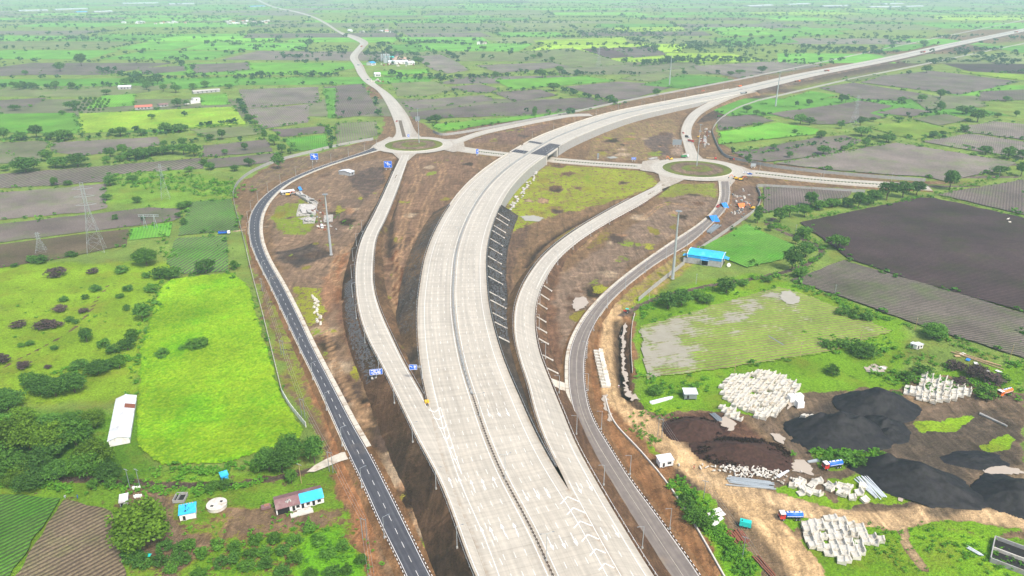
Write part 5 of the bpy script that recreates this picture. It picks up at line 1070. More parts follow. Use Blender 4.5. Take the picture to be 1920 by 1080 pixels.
for x, y, h, w_ in ((1780, 355, 40, 32), (1874, 328, 20, 30), (1914, 330, 30, 24), (1848, 289, 18, 26), (1890, 298, 26, 28), (1917, 298, 20, 22)): tree(x, y, h, w_, 'leaf_dark' if x != 1890 else 'leaf_mid', 'by the dirt road beyond the east road')
for x, y, h, w_ in ((1543, 290, 20, 26), (1583, 283, 12, 16), (1622, 276, 20, 18), (1665, 267, 16, 25), (1615, 255, 18, 32), (1539, 260, 16, 17), (1750, 258, 14, 17), (1767, 254, 10, 13), (1808, 248, 14, 14), (1400, 211, 15, 17), (1418, 216, 11, 14), (1431, 218, 9, 12), (1493, 201, 13, 10), (1517, 198, 13, 13), (1577, 193, 17, 13), (1585, 192, 15, 12), (1500, 233, 21, 26), (1518, 234, 16, 18), (1540, 257, 14, 17), (1577, 241, 14, 14), (1613, 235, 18, 16), (1637, 228, 10, 13), (1662, 266, 17, 27), (1685, 227, 10, 15), (1690, 194, 14, 15), (1728, 191, 15, 18), (1763, 184, 18, 18), (1763, 208, 19, 17), (1805, 214, 17, 26), (1832, 229, 26, 30), (1810, 247, 10, 12), (1750, 258, 12, 16), (1737, 137, 15, 18), (1702, 141, 10, 11), (1732, 86, 11, 16), (1428, 137, 14, 16), (1387, 139, 9, 16), (1370, 141, 8, 14), (1480, 296, 14, 14), (1450, 280, 12, 13), (1373, 290, 16, 9), (1403, 309, 22, 12), (1490, 250, 9, 12), (1886, 190, 11, 16), (1870, 220, 10, 14), (1905, 218, 12, 12)): tree(x, y, h, w_, 'leaf_mid' if (x, y) in ((1832, 229), (1500, 233)) else 'leaf_dark', Z['c'])
for x, y, h, w_ in ((1003, 218, 19, 12), (988, 213, 12, 9), (818, 230, 17, 24), (805, 230, 12, 14), (1230, 179, 14, 17), (1038, 170, 16, 24), (1017, 146, 17, 20), (1049, 137, 14, 15), (836, 237, 10, 8), (850, 172, 8, 9), (835, 178, 9, 8), (906, 95, 10, 14), (875, 100, 8, 10), (785, 120, 13, 20), (800, 125, 9, 12), (759, 208, 8, 7), (656, 190, 9, 8), (644, 216, 10, 8), (674, 218, 10, 7), (1000, 110, 9, 13), (1012, 110, 12, 12), (1035, 115, 9, 12), (960, 98, 9, 7), (859, 117, 7, 7)): tree(x, y, h, w_, 'leaf_dark', Z['i'])
for x, y, h, w_ in ((49, 323, 28, 52), (90, 302, 22, 26), (104, 314, 22, 32), (120, 315, 24, 30), (146, 312, 28, 42), (10, 320, 12, 18), (103, 348, 18, 17), (127, 347, 10, 17), (208, 294, 20, 22), (232, 290, 22, 22), (255, 300, 24, 30), (240, 298, 16, 24), (270, 297, 22, 30), (285, 292, 18, 26), (305, 290, 16, 30), (325, 288, 20, 30), (345, 290, 24, 28), (364, 293, 24, 28), (200, 305, 14, 18), (225, 303, 14, 20), (207, 348, 22, 26), (248, 340, 14, 22), (200, 375, 14, 20), (69, 258, 26, 26), (118, 264, 24, 36), (8, 262, 24, 22), (40, 263, 18, 26), (95, 262, 16, 20), (227, 256, 20, 26), (265, 254, 14, 22), (310, 250, 22, 24), (335, 248, 18, 26), (417, 262, 22, 16), (467, 312, 18, 17), (422, 290, 12, 12), (383, 310, 14, 14), (496, 262, 20, 13), (515, 272, 22, 22), (529, 287, 20, 20), (523, 316, 28, 22), (450, 268, 14, 10), (545, 288, 12, 14), (460, 282, 16, 13), (395, 318, 16, 22), (440, 320, 12, 20), (355, 322, 12, 18), (258, 380, 14, 16), (340, 392, 16, 20), (352, 388, 14, 20), (335, 408, 12, 12), (268, 415, 12, 10)): tree(x, y, h, w_, tr.choice(['leaf_dark', 'leaf_dark', 'leaf_mid']), Z['h'])
for x, y, h, w_ in ((307, 171, 14, 15), (330, 174, 17, 20), (362, 168, 13, 15), (385, 164, 14, 19), (333, 201, 18, 22), (350, 198, 12, 16), (285, 224, 12, 13), (347, 219, 12, 10), (28, 207, 12, 20), (137, 207, 20, 26), (117, 215, 9, 12), (113, 134, 18, 22), (153, 124, 24, 20), (48, 141, 10, 12), (430, 166, 10, 16), (275, 168, 12, 16), (200, 178, 12, 20)): tree(x, y, h, w_, 'leaf_dark', Z['j'])
for i in range(7):
    for j in range(5): tree(152 + i * 9 - j * 3 + tr.uniform(-1, 1), 188 + j * 5 + tr.uniform(-1, 1), tr.uniform(5, 8), None, 'leaf_dark', 'in the orchard rows of the left farmstead', 'bush', cat='bush')
for s, n, a, b, sp, zn in (('-20,262 60,262 120,262 200,256 280,254 345,246', 34, 4, 9, 3, 'in the hedge below the yellow striped field'), ('365,236 400,236 440,231', 14, 5, 8, 2.5, 'in the hedge below the yellow striped field'), ('260,300 300,285 360,270 400,262', 18, 5, 10, 6, Z['h']), ('443,185 455,205 470,230 485,250', 22, 5, 9, 3, 'in the hedge right of the white farmhouse'),
                           ('612,235 618,250 624,280', 14, 3, 6, 2.5, Z['h']), ('723,150 790,147 860,148 953,143', 44, 6, 12, 7, 'in the thick tree belt beyond the left roundabout'), ('973,139 1040,140 1140,142', 26, 6, 11, 7, 'in the tree belt north of the flyover'), ('1053,172 1100,182 1163,196', 26, 5, 10, 5, 'in the hedge reaching the highway wall'),
                           ('753,183 830,181 900,175 970,171 1020,166', 20, 3, 7, 3, Z['i']), ('693,163 705,185 718,220', 14, 3, 6, 3, 'beside the north road'), ('722,165 740,190 770,215', 14, 3, 6, 3, 'beside the north road'), ('1187,124 1230,121 1285,113', 30, 6, 12, 7, 'in the far tree belt right of the flyover'),
                           ('-10,163 90,167 213,162 262,152', 44, 6, 13, 7, 'in the far tree belt of the left fields'), ('187,135 240,145 292,160', 36, 6, 13, 10, 'in the far tree belt of the left fields'), ('270,150 380,147 500,147 640,143', 50, 5, 11, 7, 'in the long far tree belt left of the north road'), ('330,117 365,133', 10, 6, 12, 6, 'in the far tree belt of the left fields'),
                           ('1290,108 1380,112 1520,122', 40, 5, 11, 8, 'in the belt beyond the straight highway'), ('1500,90 1560,95 1650,95', 46, 7, 14, 13, 'in the wood beyond the straight highway'), ('1280,80 1330,90', 20, 6, 12, 10, 'in the belt beyond the straight highway'), ('1560,268 1600,262 1680,258', 16, 3, 6, 3, Z['c']), ('1400,292 1480,280 1540,268', 16, 2.5, 5, 3, Z['c']), ('1640,216 1700,224 1760,190', 10, 3, 6, 3, Z['c']), ('1560,183 1620,190 1700,196', 12, 3, 6, 3, Z['c']),
                           ('1880,80 1910,72 1940,78', 14, 6, 12, 12, 'at the right edge near the straight highway'), ('1850,112 1890,105', 16, 6, 11, 10, 'at the right edge near the straight highway'), ('1790,270 1850,285 1905,303', 10, 2, 4, 2, Z['c']), ('1500,395 1560,385 1600,385', 12, 4, 6, 2, Z['d']), ('690,105 730,85 800,80', 20, 6, 11, 10, 'around the distant batching plant'), ('700,100 705,120', 10, 6, 10, 8, 'around the distant batching plant'), ('785,88 840,105', 16, 5, 10, 8, 'around the distant batching plant')): hedge(s, n, a, b, sp, 'leaf_dark', zn)
# green fringes
for s, n, a, b, sp in (('250,740 262,660 290,560 310,510', 90, .8, 2.4, 2.5), ('470,540 500,640 530,740', 60, .6, 1.6, 1.5), ('330,660 370,652 430,640', 16, .6, 1.3, 1.2), ('300,880 400,885 480,870 570,850', 110, .8, 2.4, 2.6), ('230,915 330,918 420,915 500,905', 110, .8, 2.2, 2), ('0,905 120,912 230,915', 60, .8, 2.4, 1.8), ('1190,590 1240,565 1330,545 1420,522 1500,515', 150, .8, 2.6, 2.6), ('1480,528 1560,558 1640,592 1700,610 1750,628 1830,660 1925,690', 170, .7, 2.4, 2.4), ('1205,700 1260,735 1330,712', 60, .8, 2.2, 2.4), ('1430,415 1500,440 1540,470 1500,510', 130, .8, 2.8, 2.6), ('1510,412 1600,393 1720,372 1900,325', 150, .8, 2.6, 2.2), ('1540,640 1600,650 1680,660 1760,690', 110, .8, 2.4, 5), ('1640,700 1700,715 1800,720 1900,730', 120, .8, 2.8, 4.5), ('1270,905 1310,960 1360,1020 1400,1080', 200, .7, 2.4, 2.2), ('1340,985 1400,1060', 60, .6, 1.6, 2), ('1520,855 1570,850 1640,852', 90, .7, 2.6, 2.6), ('1640,1000 1700,1060', 60, .5, 1.2, 4), ('1740,1010 1850,1040 1900,1060', 120, .5, 1.3, 5), ('1190,800 1230,830', 40, .5, 1.5, 2), ('1205,780 1270,770', 30, .6, 1.6, 3), ('500,980 580,1000 680,1060', 120, .5, 1.5, 5), ('330,1010 420,1050 520,1060', 70, .5, 1.4, 6), ('440,365 400,345 330,335 250,340', 160, 1.5, 3.6, 9), ('210,330 300,350 420,360', 110, 1.5, 3.6, 10), ('320,400 310,440 320,500', 40, 1, 2.6, 2.2), ('50,560 150,600 230,600', 30, .7, 1.8, 14), ('100,700 180,690 250,670', 60, .8, 2.4, 4), ('0,280 60,300 180,300', 20, 1, 2.5, 3), ('1375,290 1460,272 1540,256 1620,243', 60, 1, 2.6, 2.2), ('1450,308 1560,291 1681,266 1760,280 1905,306', 90, 1, 2.6, 2.2), ('1630,238 1720,263 1810,247', 40, 1, 2.6, 2), ('820,250 900,240 1000,222', 30, .8, 1.8, 2), ('1755,368 1840,388 1925,408', 40, .6, 1.6, 1.2), ('1260,350 1330,350', 10, .4, .9, 3), ('570,395 600,420', 16, .6, 1.4, 3), ('620,395 660,425', 20, .6, 1.6, 3), ('1095,440 1125,432', 14, .6, 1.8, 2)): scrub_line(s, n, a, b, sp)
tree(1121, 441, 14, 12, 'leaf_mid', 'standing alone in the strip beside the right slip road', 'bush')
for x, y, h, w_ in ((1550, 650, 20, 30), (1580, 650, 22, 30), (1560, 700, 24, 30), (1700, 712, 24, 30), (1730, 700, 24, 34), (1620, 665, 22, 46), (1680, 745, 18, 24), (1850, 745, 22, 40), (1880, 715, 18, 30), (1590, 868, 26, 40), (1610, 872, 28, 34), (1555, 868, 16, 30), (1650, 855, 14, 16), (1300, 972, 34, 44), (1320, 988, 30, 34), (1285, 945, 26, 34), (1605, 595, 18, 30), (1580, 590, 14, 26), (1625, 600, 20, 30)): tree(x, y, h, w_, 'leaf_mid', 'scattered round the concrete block yard', 'bush', cat='bush')
for x, y, h, w_ in ((1790, 690, 18, 34), (1830, 705, 22, 44), (1862, 718, 20, 40), (1800, 720, 14, 30)): tree(x, y, h, w_, 'leaf_dry', 'behind the rear block stack', 'bush', cat='bush')
n_named = len(TREES)
TUFTS = []    # ragged growth along the field boundaries
for f in FIELDS:
    for i in range(len(f)):
        a, b = f[i], f[(i + 1) % len(f)]
        if max(a[1], b[1]) < 95 or max(a[1], b[1]) > 700: continue
        A, B = G(*a), G(*b); L = min((B - A).length, 500); nrm = Vector((-(B - A).y, (B - A).x, 0)).normalized()
        for _ in range(int(L * (.16 if min(a[1], b[1]) > 200 else .1))):
            q = A.lerp(B, tr.random()); k = vnoise(q.x * .05, q.y * .05)
            if k < .3: continue
            q = q + nrm * tr.gauss(0, 2.2); TUFTS.append((q.x, q.y, (.6 + 2.6 * tr.random() ** 2.5) * (.6 + k) * (1 if q.y < 700 else 1.35)))
# far country: trees on field corners and borders, thinning and thickening
def in_fields(ppx):
    for f in FIELDS:
        if inside(f, np.array([ppx[0]]), np.array([ppx[1]]))[0]: return True
    return False
for P, ppx in FARB:
    for i in range(4):
        a, b = P[i], P[(i + 1) % 4]; L = (b - a).length; dn = fbm(a.x * .0016 + 3, a.y * .0011, 2)
        if tr.random() < .4: continue
        full = tr.random() < .42
        for _ in range(int(L / (9 if full else 30) * (.8 if full else tr.random()) * (dn * 2.35) ** 1.6) + (1 if tr.random() < .6 else 0)):
            q = a.lerp(b, tr.random()); sp = 3 + ppx[1] * 0; x, y = q.x + tr.gauss(0, 5), q.y + tr.gauss(0, 5)
            if near_road(x, y, 4): continue
            pp = pix((x, y, 0))
            if pp[1] > 110 and in_fields(pp): continue
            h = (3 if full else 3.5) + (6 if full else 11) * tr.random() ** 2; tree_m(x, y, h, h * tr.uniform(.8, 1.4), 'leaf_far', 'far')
for _ in range(1500):       # far woods and scattered trees
    pxx, pyy = tr.uniform(-20, 1940), 4 + 120 * tr.random() ** 1.25
    P = G(pxx, pyy); dn = fbm(P.x * .0012 + 8, P.y * .0009 + 4, 3); wood = 1 if (1280 < pxx < 1720 and 22 < pyy < 62) or (pyy < 34 and dn > .5) else 0
    if not wood and dn < .56 and tr.random() < .7: continue
    if near_road(P.x, P.y, 6) or (pyy > 100 and in_fields((pxx, pyy))): continue
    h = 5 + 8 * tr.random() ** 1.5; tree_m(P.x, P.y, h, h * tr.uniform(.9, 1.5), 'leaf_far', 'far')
for _ in range(46):         # long tree belts between the far fields
    bx, by = tr.uniform(-60, 1900), 24 + 100 * tr.random() ** 1.1; ln = tr.uniform(50, 260); sl = tr.uniform(-.07, .05)
    for _k in range(int(ln / 5)):
        f = tr.random(); P = G(bx + ln * f, by + ln * f * sl + tr.gauss(0, .5))
        if near_road(P.x, P.y, 8) or (by > 95 and in_fields(pix(P))): continue
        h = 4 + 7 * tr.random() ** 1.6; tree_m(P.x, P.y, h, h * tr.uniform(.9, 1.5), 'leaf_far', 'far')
# keep off roads
def keep(t): return not near_road(t[0], t[1], 1.0)
TREES = [t for i, t in enumerate(TREES) if i < n_named - 0 and (t[8] > 20 or keep(t)) or i >= n_named]
look = {'leaf_dark': 'dark green', 'leaf_mid': 'bright green', 'leaf_olive': 'olive green', 'leaf_dry': 'dry brown', 'leaf_far': 'hazy green'}
order = {'tree': [], 'bush': []}
for t in sorted(TREES, key=lambda t: -t[8]): order[t[7]].append(t)
seen = {}
rest = []
for cat, L in order.items():
    for i, t in enumerate(L):
        x, y, h, w_, shape, mat, zone, _, wpx = t
        if i >= 295 or zone == 'far': rest.append(t); continue
        q = 'hi' if wpx > 42 else 'mid'; v = tr.randrange(3 if q == 'hi' else 5); size = 'large' if wpx > 45 else 'medium-sized' if wpx > 22 else 'small'
        form = {'dome': 'round-headed', 'tall': 'upright', 'bush': 'low'}[shape]
        lab = zone.replace('the broad', 'broad') if zone.startswith('the ') else '%s %s %s %s %s' % (size, form, look[mat], cat, zone)
        P = (x, y, -.15); o = bpy.data.objects.new('tree' if cat == 'tree' else 'bush', None); COL.objects.link(o); o.location = P; o.rotation_euler = (0, 0, tr.random() * 6.28); o.scale = (w_ / .95, w_ / .95 * tr.uniform(.9, 1.1), h)
        tag(o, lab, cat, None if zone.startswith('the ') else 'plants ' + zone)
        c = bpy.data.objects.new('crown', crown(q, shape, v, mat)); COL.objects.link(c); c.parent = o; k = bpy.data.objects.new('trunk', TR[(shape, v % 3)]); COL.objects.link(k); k.parent = o
def merged(name, items, protos, mat, label, cat, zoff=-.1):
    V = []; T = []
    for x, y, w_, h in items:
        v, t = protos[tr.randrange(len(protos))]; a = tr.random() * 6.28; c, s = math.cos(a) * w_, math.sin(a) * w_
        V.append(np.stack([v[:, 0] * c - v[:, 1] * s + x, v[:, 0] * s + v[:, 1] * c + y, v[:, 2] * h + zoff], 1)); T.append(np.clip(t + tr.uniform(-.25, .25), 0, 1))
    if not V: return
    V = np.concatenate(V); o = obj(name, mesh_data(name, V, quads(len(V)), MAT[mat], attrs={'tint': ('FLOAT', np.concatenate(T))})); tag(o, label, cat, kind='stuff')
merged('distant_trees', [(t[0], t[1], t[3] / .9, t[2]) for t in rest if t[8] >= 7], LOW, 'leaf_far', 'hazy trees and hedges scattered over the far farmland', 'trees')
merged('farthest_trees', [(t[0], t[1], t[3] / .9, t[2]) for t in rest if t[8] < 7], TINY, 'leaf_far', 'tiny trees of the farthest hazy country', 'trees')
merged('scrub', [(x, y, s_ * 1.5, s_) for x, y, s_ in SCRUB if not near_road(x, y, -3)], LOWB, 'leaf_scrub', 'bright green weeds and low scrub along tracks and field edges', 'scrub')
merged('verge_growth', [(x, y, s_ * 1.6, s_) for x, y, s_ in TUFTS if not near_road(x, y, -2)], TUFT, 'leaf_verge', 'ragged green growth along the field boundaries', 'verge growth')
print('TUFTS', len(TUFTS))
print('TREES', len(TREES), 'rest', len(rest), 'scrub', len(SCRUB))
# ---------------------------------------------------------------- buildings
def part(parent, name, mat, *boxes, sm=False):
    mb = MB()
    for b in boxes: mb.box(*b)
    return mb.build(name, MAT[mat], parent, sm)
def gable(parent, L, W, e, r, mat, over=.5, name='roof', mats=None, split=None):
    """two sloping sheets with thickness; eave height e, ridge height r; footprint 0..L x 0..W"""
    t = .14; mats = mats or [mat, mat]
    for i in (0, 1):
        y0, y1 = (-over, W / 2) if i == 0 else (W / 2, W + over); z0, z1 = (e - over * (r - e) / (W / 2), r) if i == 0 else (r, e - over * (r - e) / (W / 2))
        mb = MB(); V = [(-over, y0, z0), (L + over, y0, z0), (L + over, y1, z1), (-over, y1, z1)]; V += [(a, b, c + t) for a, b, c in V]
        mb.add(V, [(0, 3, 2, 1), (4, 5, 6, 7), (0, 1, 5, 4), (1, 2, 6, 5), (2, 3, 7, 6), (3, 0, 4, 7)]); mb.build(name, MAT[mats[i]], parent)
def walls(parent, L, W, h, r, mat, th=.25):
    mb = MB(); mb.box((L / 2, th / 2, h / 2), (L, th, h)); mb.box((L / 2, W - th / 2, h / 2), (L, th, h))
    for x in (th / 2 + .003, L - th / 2 - .003):
        mb.prism([(th + .002, 0), (W - th - .002, 0), (W - th - .002, h), (W / 2, max(r - .06, h)), (th + .002, h)], th, 'X', (x, 0, 0))
    mb.build('wall', MAT[mat], parent)
def opening(parent, x, z, w_, h, name='window', mat='dark', frame='wall_grey', y=0.0):
    o = part(parent, name, mat, ((x, y - .02, z + h / 2), (w_, .1, h)))
    part(o, 'frame', frame, ((x, y - .05, z - .06), (w_ + .3, .16, .12)), ((x, y - .05, z + h + .06), (w_ + .3, .16, .12)), ((x - w_ / 2 - .06, y - .05, z + h / 2), (.12, .16, h - .02)), ((x + w_ / 2 + .06, y - .05, z + h / 2), (.12, .16, h - .02)))
# near-left row house
A, rz, L = frame2((519, 966), (608, 942)); t = thing('row_house', 'white row house with patched brown and blue roof beside the near asphalt road', 'house', A, rz); W = 6.6
walls(t, L, W, 2.9, 4.1, 'wall_white')
for x0, x1, m0, m1 in ((0, L * .5, 'sheet_brown', 'sheet_brown'), (L * .5, L, 'sheet_cyan', 'sheet_brown')):
    for i in (0, 1):
        V = [(x0 - .1, -.7, 2.7), (x1 + .1, -.7, 2.7), (x1 + .1, W / 2, 4.15), (x0 - .1, W / 2, 4.15)] if i == 0 else [(x0 - .1, W / 2, 4.15), (x1 + .1, W / 2, 4.15), (x1 + .1, W + .4, 2.85), (x0 - .1, W + .4, 2.85)]
        k = .06 if x0 == 0 else 0; V = [(a, b, c + k) for a, b, c in V]; V += [(a, b, c + .1) for a, b, c in V]; mb = MB(); mb.add(V, [(0, 3, 2, 1), (4, 5, 6, 7), (0, 1, 5, 4), (1, 2, 6, 5), (2, 3, 7, 6), (3, 0, 4, 7)]); mb.build('roof_sheet', MAT[m0 if i == 0 else m1], t)
for k in range(14): part(t, 'roof_stone', 'rubble', ((L * (.22 + .1 * rnd.random()), W * (.1 + .5 * rnd.random()), 3.75), (.5, .5, .5), rnd.random()))
for x in (.36, .55, .78): opening(t, L * x, 0, 1.0, 2.1, 'door', 'dark', 'wall_white')
for x in (.45, .665, .9): opening(t, L * x, .9, 1.1, 1.1)
part(t, 'porch_opening', 'dark', ((L * .15, .05, 1.2), (L * .25, .35, 2.4)))
P = G(566, 962); t = thing('concrete_pad', 'pale concrete slab on the ground before the row house', 'slab', P, rz); part(t, 'slab', 'concrete_pale', ((0, 0, .05), (8, 2.2, .5)), ((1, 1.2, .049), (5, 1.6, .48)))
# long white shed
A, rz, L = frame2((206, 838), (242, 836)); far = G(222, 757); W = (far - A).length; t = thing('long_shed', 'long white metal-roofed shed at the corner of the bright crop', 'shed', A, rz)
d = far - A; sh = math.atan2(d.y, d.x) - rz - math.pi / 2; t.rotation_euler = (0, 0, rz + sh)
mb = MB(); mb.box((.15, W / 2, 1.5), (.3, W, 3)); mb.box((L - .15, W / 2, 1.5), (.3, W, 3))
for y in (.2, W - .2): mb.prism([(.3, 0), (L - .3, 0), (L - .3, 3), (L / 2, 4.1), (.3, 3)], .3, 'Y', (0, y, 0))
mb.build('wall', MAT['wall_white'], t); n = 9
for i in range(n):
    for sd_ in (0, 1):
        x0, x1 = (-.5, L / 2) if sd_ == 0 else (L / 2, L + .5); z0, z1 = (2.8, 4.2) if sd_ == 0 else (4.2, 2.8); y0, y1 = W * i / n - .3, W * (i + 1) / n - .2; k = .02 * (i % 2)
        V = [(x0, y0, z0 + k), (x1, y0, z1 + k), (x1, y1, z1 + k), (x0, y1, z0 + k)]; V += [(a, b, c + .08) for a, b, c in V]; mb = MB(); mb.add(V, [(0, 3, 2, 1), (4, 5, 6, 7), (0, 1, 5, 4), (1, 2, 6, 5), (2, 3, 7, 6), (3, 0, 4, 7)]); mb.build('roof_sheet', MAT['rust' if (i in (6, 7) and sd_ == 1 and i == 6) else 'sheet_white'], t)
part(t, 'ridge_cap', 'sheet_white', ((L / 2, W / 2, 4.31), (.7, W, .06)))
# blue roofed warehouse
A, rz, L = frame2((1288, 492.5), (1352, 502)); far = G(1369.5, 491); W = (far - G(1352, 502)).length; t = thing('warehouse', 'grey block warehouse with bright blue curved metal roof', 'warehouse', A, rz); H = 6.2
walls(t, L, W, 4.2, 4.2, 'wall_grey'); part(t, 'cladding', 'sheet_blue', ((L / 2, -.05, 5.2), (L + .1, .14, 2.0)), ((L + .05, W / 2, 5.2), (.14, W, 2.0)), ((-.05, W / 2, 5.2), (.14, W, 2.0)), ((L / 2, W + .05, 5.2), (L + .1, .14, 2.0)))
K = 8; prof = [(-.4 + (W + .8) * k / K, H + 1.6 * math.sin(math.pi * k / K) ** .9) for k in range(K + 1)]; n = 10
for i in range(n):
    x0, x1 = -.3 + (L + .6) * i / n, -.3 + (L + .6) * (i + 1) / n - .04
    for half, m_ in ((0, 'sheet_cyan'), (1, 'sheet_white' if False else 'sheet_cyan')):
        q = prof[half * K // 2: half * K // 2 + K // 2 + 1]; mb = MB(); mb.strip([(x0, a, b) for a, b in q], [(x1, a, b) for a, b in q]); mb.strip([(x1, a, b - .1) for a, b in q], [(x0, a, b - .1) for a, b in q]); mb.build('roof_sheet', MAT[m_], t)
for x in (-.33, L + .33): mb = MB(); mb.strip([(x, a, b + .08) for a, b in prof], [(x, a, 6.0) for a, b in prof]); mb.build('gable_end', MAT['sheet_blue'], t); mb = MB(); mb.path([(x, a, b + .1) for a, b in prof], .16, 4); mb.build('trim', MAT['paint_white'], t)
part(t, 'trim', 'paint_white', ((L + .1, -.1, 5.2), (.3, .3, 2.2)), ((-.1, -.1, 5.2), (.3, .3, 2.2)))
opening(t, L * .52, 0, 4.2, 3.4, 'door', 'dark', 'wall_white'); part(t, 'canopy', 'sheet_cyan', ((L * .52, -1.1, 3.9), (5.6, 2.4, .12), 0, 1, R(-14))); part(t, 'side_canopy', 'sheet_blue', ((L + 1.8, W * .55, 4.6), (3.6, 5, .12), 0, 1, 0, R(12))); part(t, 'side_canopy', 'sheet_cyan', ((-2.0, W * .4, 3.8), (4, 4.5, .12), 0, 1, 0, R(-10)))
part(t, 'lean_to', 'wall_grey', ((L * .02 - 1.6, 1.5, 1.5), (3, 3, 3)))
P = G(1366, 500); t = thing('water_tank', 'round white tank lying beside the warehouse corner', 'tank', P); mb = MB(); mb.lathe([(.2, -.6), (1.3, -.5), (1.3, .5), (.2, .6)], 12, (0, 0, 1.2), 'Y'); mb.build('drum', MAT['paint_white'], t); part(t, 'cradle', 'wall_grey', ((0, 0, .1), (1.4, 1, .3)))
# small huts
def hut(a, b, W, h, lab, roofm, wallm, rise=.5, over=.3, door=True, name='hut', cat='hut', legs=0.0, win=False):
    A, rz, L = frame2(a, b); t = thing(name, lab, cat, A, rz)
    if legs:
        for x in (.15, L - .15):
            for y in (.15, W - .15): part(t, 'leg', 'galvanised_dark', ((x, y, legs / 2), (.2, .2, legs)))
    mb = MB(); mb.prism([(0, legs), (W, legs), (W, legs + h + rise), (0, legs + h)], L, 'X', (L / 2, 0, 0)); mb.build('wall', MAT[wallm], t)
    an = math.atan2(rise, W); mb = MB(); mb.box((L / 2, W / 2, legs + h + rise / 2 + .12), (L + 2 * over, math.hypot(W, rise) + 2 * over, .1), 0, 1, an); mb.build('roof', MAT[roofm], t)
    if door: opening(t, L * .28, legs, min(.9, L * .35), min(1.9, h * .85), 'door', 'dark', wallm)
    if win: opening(t, L * .7, legs + h * .4, L * .25, h * .35)
    return t, L
t, L = hut((338, 977), (368, 971), 4.6, 2.6, 'small white hut with bright blue sheet roof beside the round tank', 'sheet_cyan', 'wall_white', .7)
for k in range(12): part(t, 'roof_stone', 'dark', ((L * (.35 + .25 * rnd.random()), .3 + 4 * rnd.random(), 3.35), (.22, .22, .25), rnd.random()))
for k in range(5): part(t, 'roof_stone', 'rubble', ((L * (.1 + .18 * k), 4.6, 3.6), (.35, .35, .3), rnd.random()))
hut((226, 952), (240, 949), 4.0, 2.2, 'small concrete shed with white sheet roof behind the broad olive tree', 'sheet_white', 'wall_grey', .5); hut((417, 904), (429, 900), 2.6, 2.4, 'tiny bright blue kiosk on the verge of the dark farm track', 'sheet_cyan', 'sheet_cyan', .3)
hut((1283, 750), (1306, 750), 4.0, 2.6, 'grey sheet hut on posts by the block yard entrance', 'sheet_white', 'galvanised_dark', .5, .4, True, legs=.6); hut((1237, 878), (1262, 874), 3.6, 2.6, 'white cabin with sheet roof beside the haul road', 'sheet_white', 'wall_white', .4, .3, True, legs=.4, win=True)
hut((1706, 651), (1718, 655), 3.4, 2.3, 'small roofed shelter with white sheets in the weeds, left half', 'sheet_white', 'wall_white', -.4); hut((1718, 655), (1730, 653), 3.4, 2.3, 'small roofed shelter with white sheets in the weeds, right half', 'sheet_white', 'wall_white', -.4, win=True)
# round tank and pit
P = G(407, 949); t = thing('round_tank', 'round pale concrete water tank with two hatches beside the blue hut', 'tank', P); mb = MB(); mb.lathe([(3.5, -.3), (3.5, .9), (3.65, .9), (3.65, 1.15), (.1, 1.3)], 28); mb.build('drum', MAT['concrete_pale'], t); part(t, 'hatch', 'dark', ((1.3, 1.2, 1.28), (.9, .9, .12))); part(t, 'hatch', 'dark', ((-1.2, -1.4, 1.28), (1.0, .8, .12))); mb = MB(); mb.tube((.4, 3.5, 0), (.4, 3.5, 2.4), .08); mb.build('pipe', MAT['rust'], t)
A, rz, L = frame2((324, 943), (345, 942)); t = thing('cattle_trough', 'open concrete pit with low walls behind the blue roofed hut', 'pit', A, rz); W = 4.6
part(t, 'wall', 'concrete', ((L / 2, 0, .5), (L, .25, 1.2)), ((L / 2, W, .5), (L, .25, 1.2)), ((0, W / 2, .5), (.25, W - .3, 1.2)), ((L, W / 2, .5), (.25, W - .3, 1.2)), ((L * .33, W / 2, .48), (.22, W - .3, 1.1))); part(t, 'floor', 'dark', ((L / 2, W / 2, .0), (L - .3, W - .3, .1)))
A, rz, L = frame2((490, 957), (508, 953)); t = thing('brick_stack', 'low broken brick platform left of the row house', 'rubble', A, rz); part(t, 'base', 'sheet_brown', ((L / 2, 1, .4), (L, 2, .9))); part(t, 'bricks', 'brick_wall', ((L * .6, 1.2, 1.0), (L * .5, 1.1, .4)))
for k, (x, y) in enumerate(((251, 917), (256, 917), (261, 916), (254, 933), (259, 932), (264, 932))):
    P = G(x, y); t = thing('plastic_drum', 'white plastic drum in the rows behind the broad olive tree', 'drum', P, 0, 'white drums behind the olive tree'); mb = MB(); mb.lathe([(.5, 0), (.6, .3), (.6, 1.0), (.4, 1.25), (.15, 1.3)], 10); mb.build('body', MAT['paint_white'], t); mb = MB(); mb.lathe([(.18, 1.28), (.18, 1.42)], 8); mb.build('cap', MAT['dark'], t)
# concrete tank at bottom right
A = G(1856, 1052); t = thing('concrete_tank', 'open two-bay concrete tank at the bottom right corner', 'tank', A, R(-37)); L, W, h = 22.0, 13.0, 1.2
part(t, 'wall', 'concrete', ((L / 2, 0, h / 2), (L, .35, h + .6)), ((L / 2, W, h / 2), (L, .35, h + .6)), ((0, W / 2, h / 2), (.35, W - .4, h + .6)), ((L, W / 2, h / 2), (.35, W - .4, h + .6))); part(t, 'dividing_wall', 'concrete_pale', ((L / 2, W / 2, h / 2), (L - .4, .4, h + .4))); part(t, 'floor', 'dark', ((L / 2, W / 2, .1), (L - .4, W - .4, .1)))
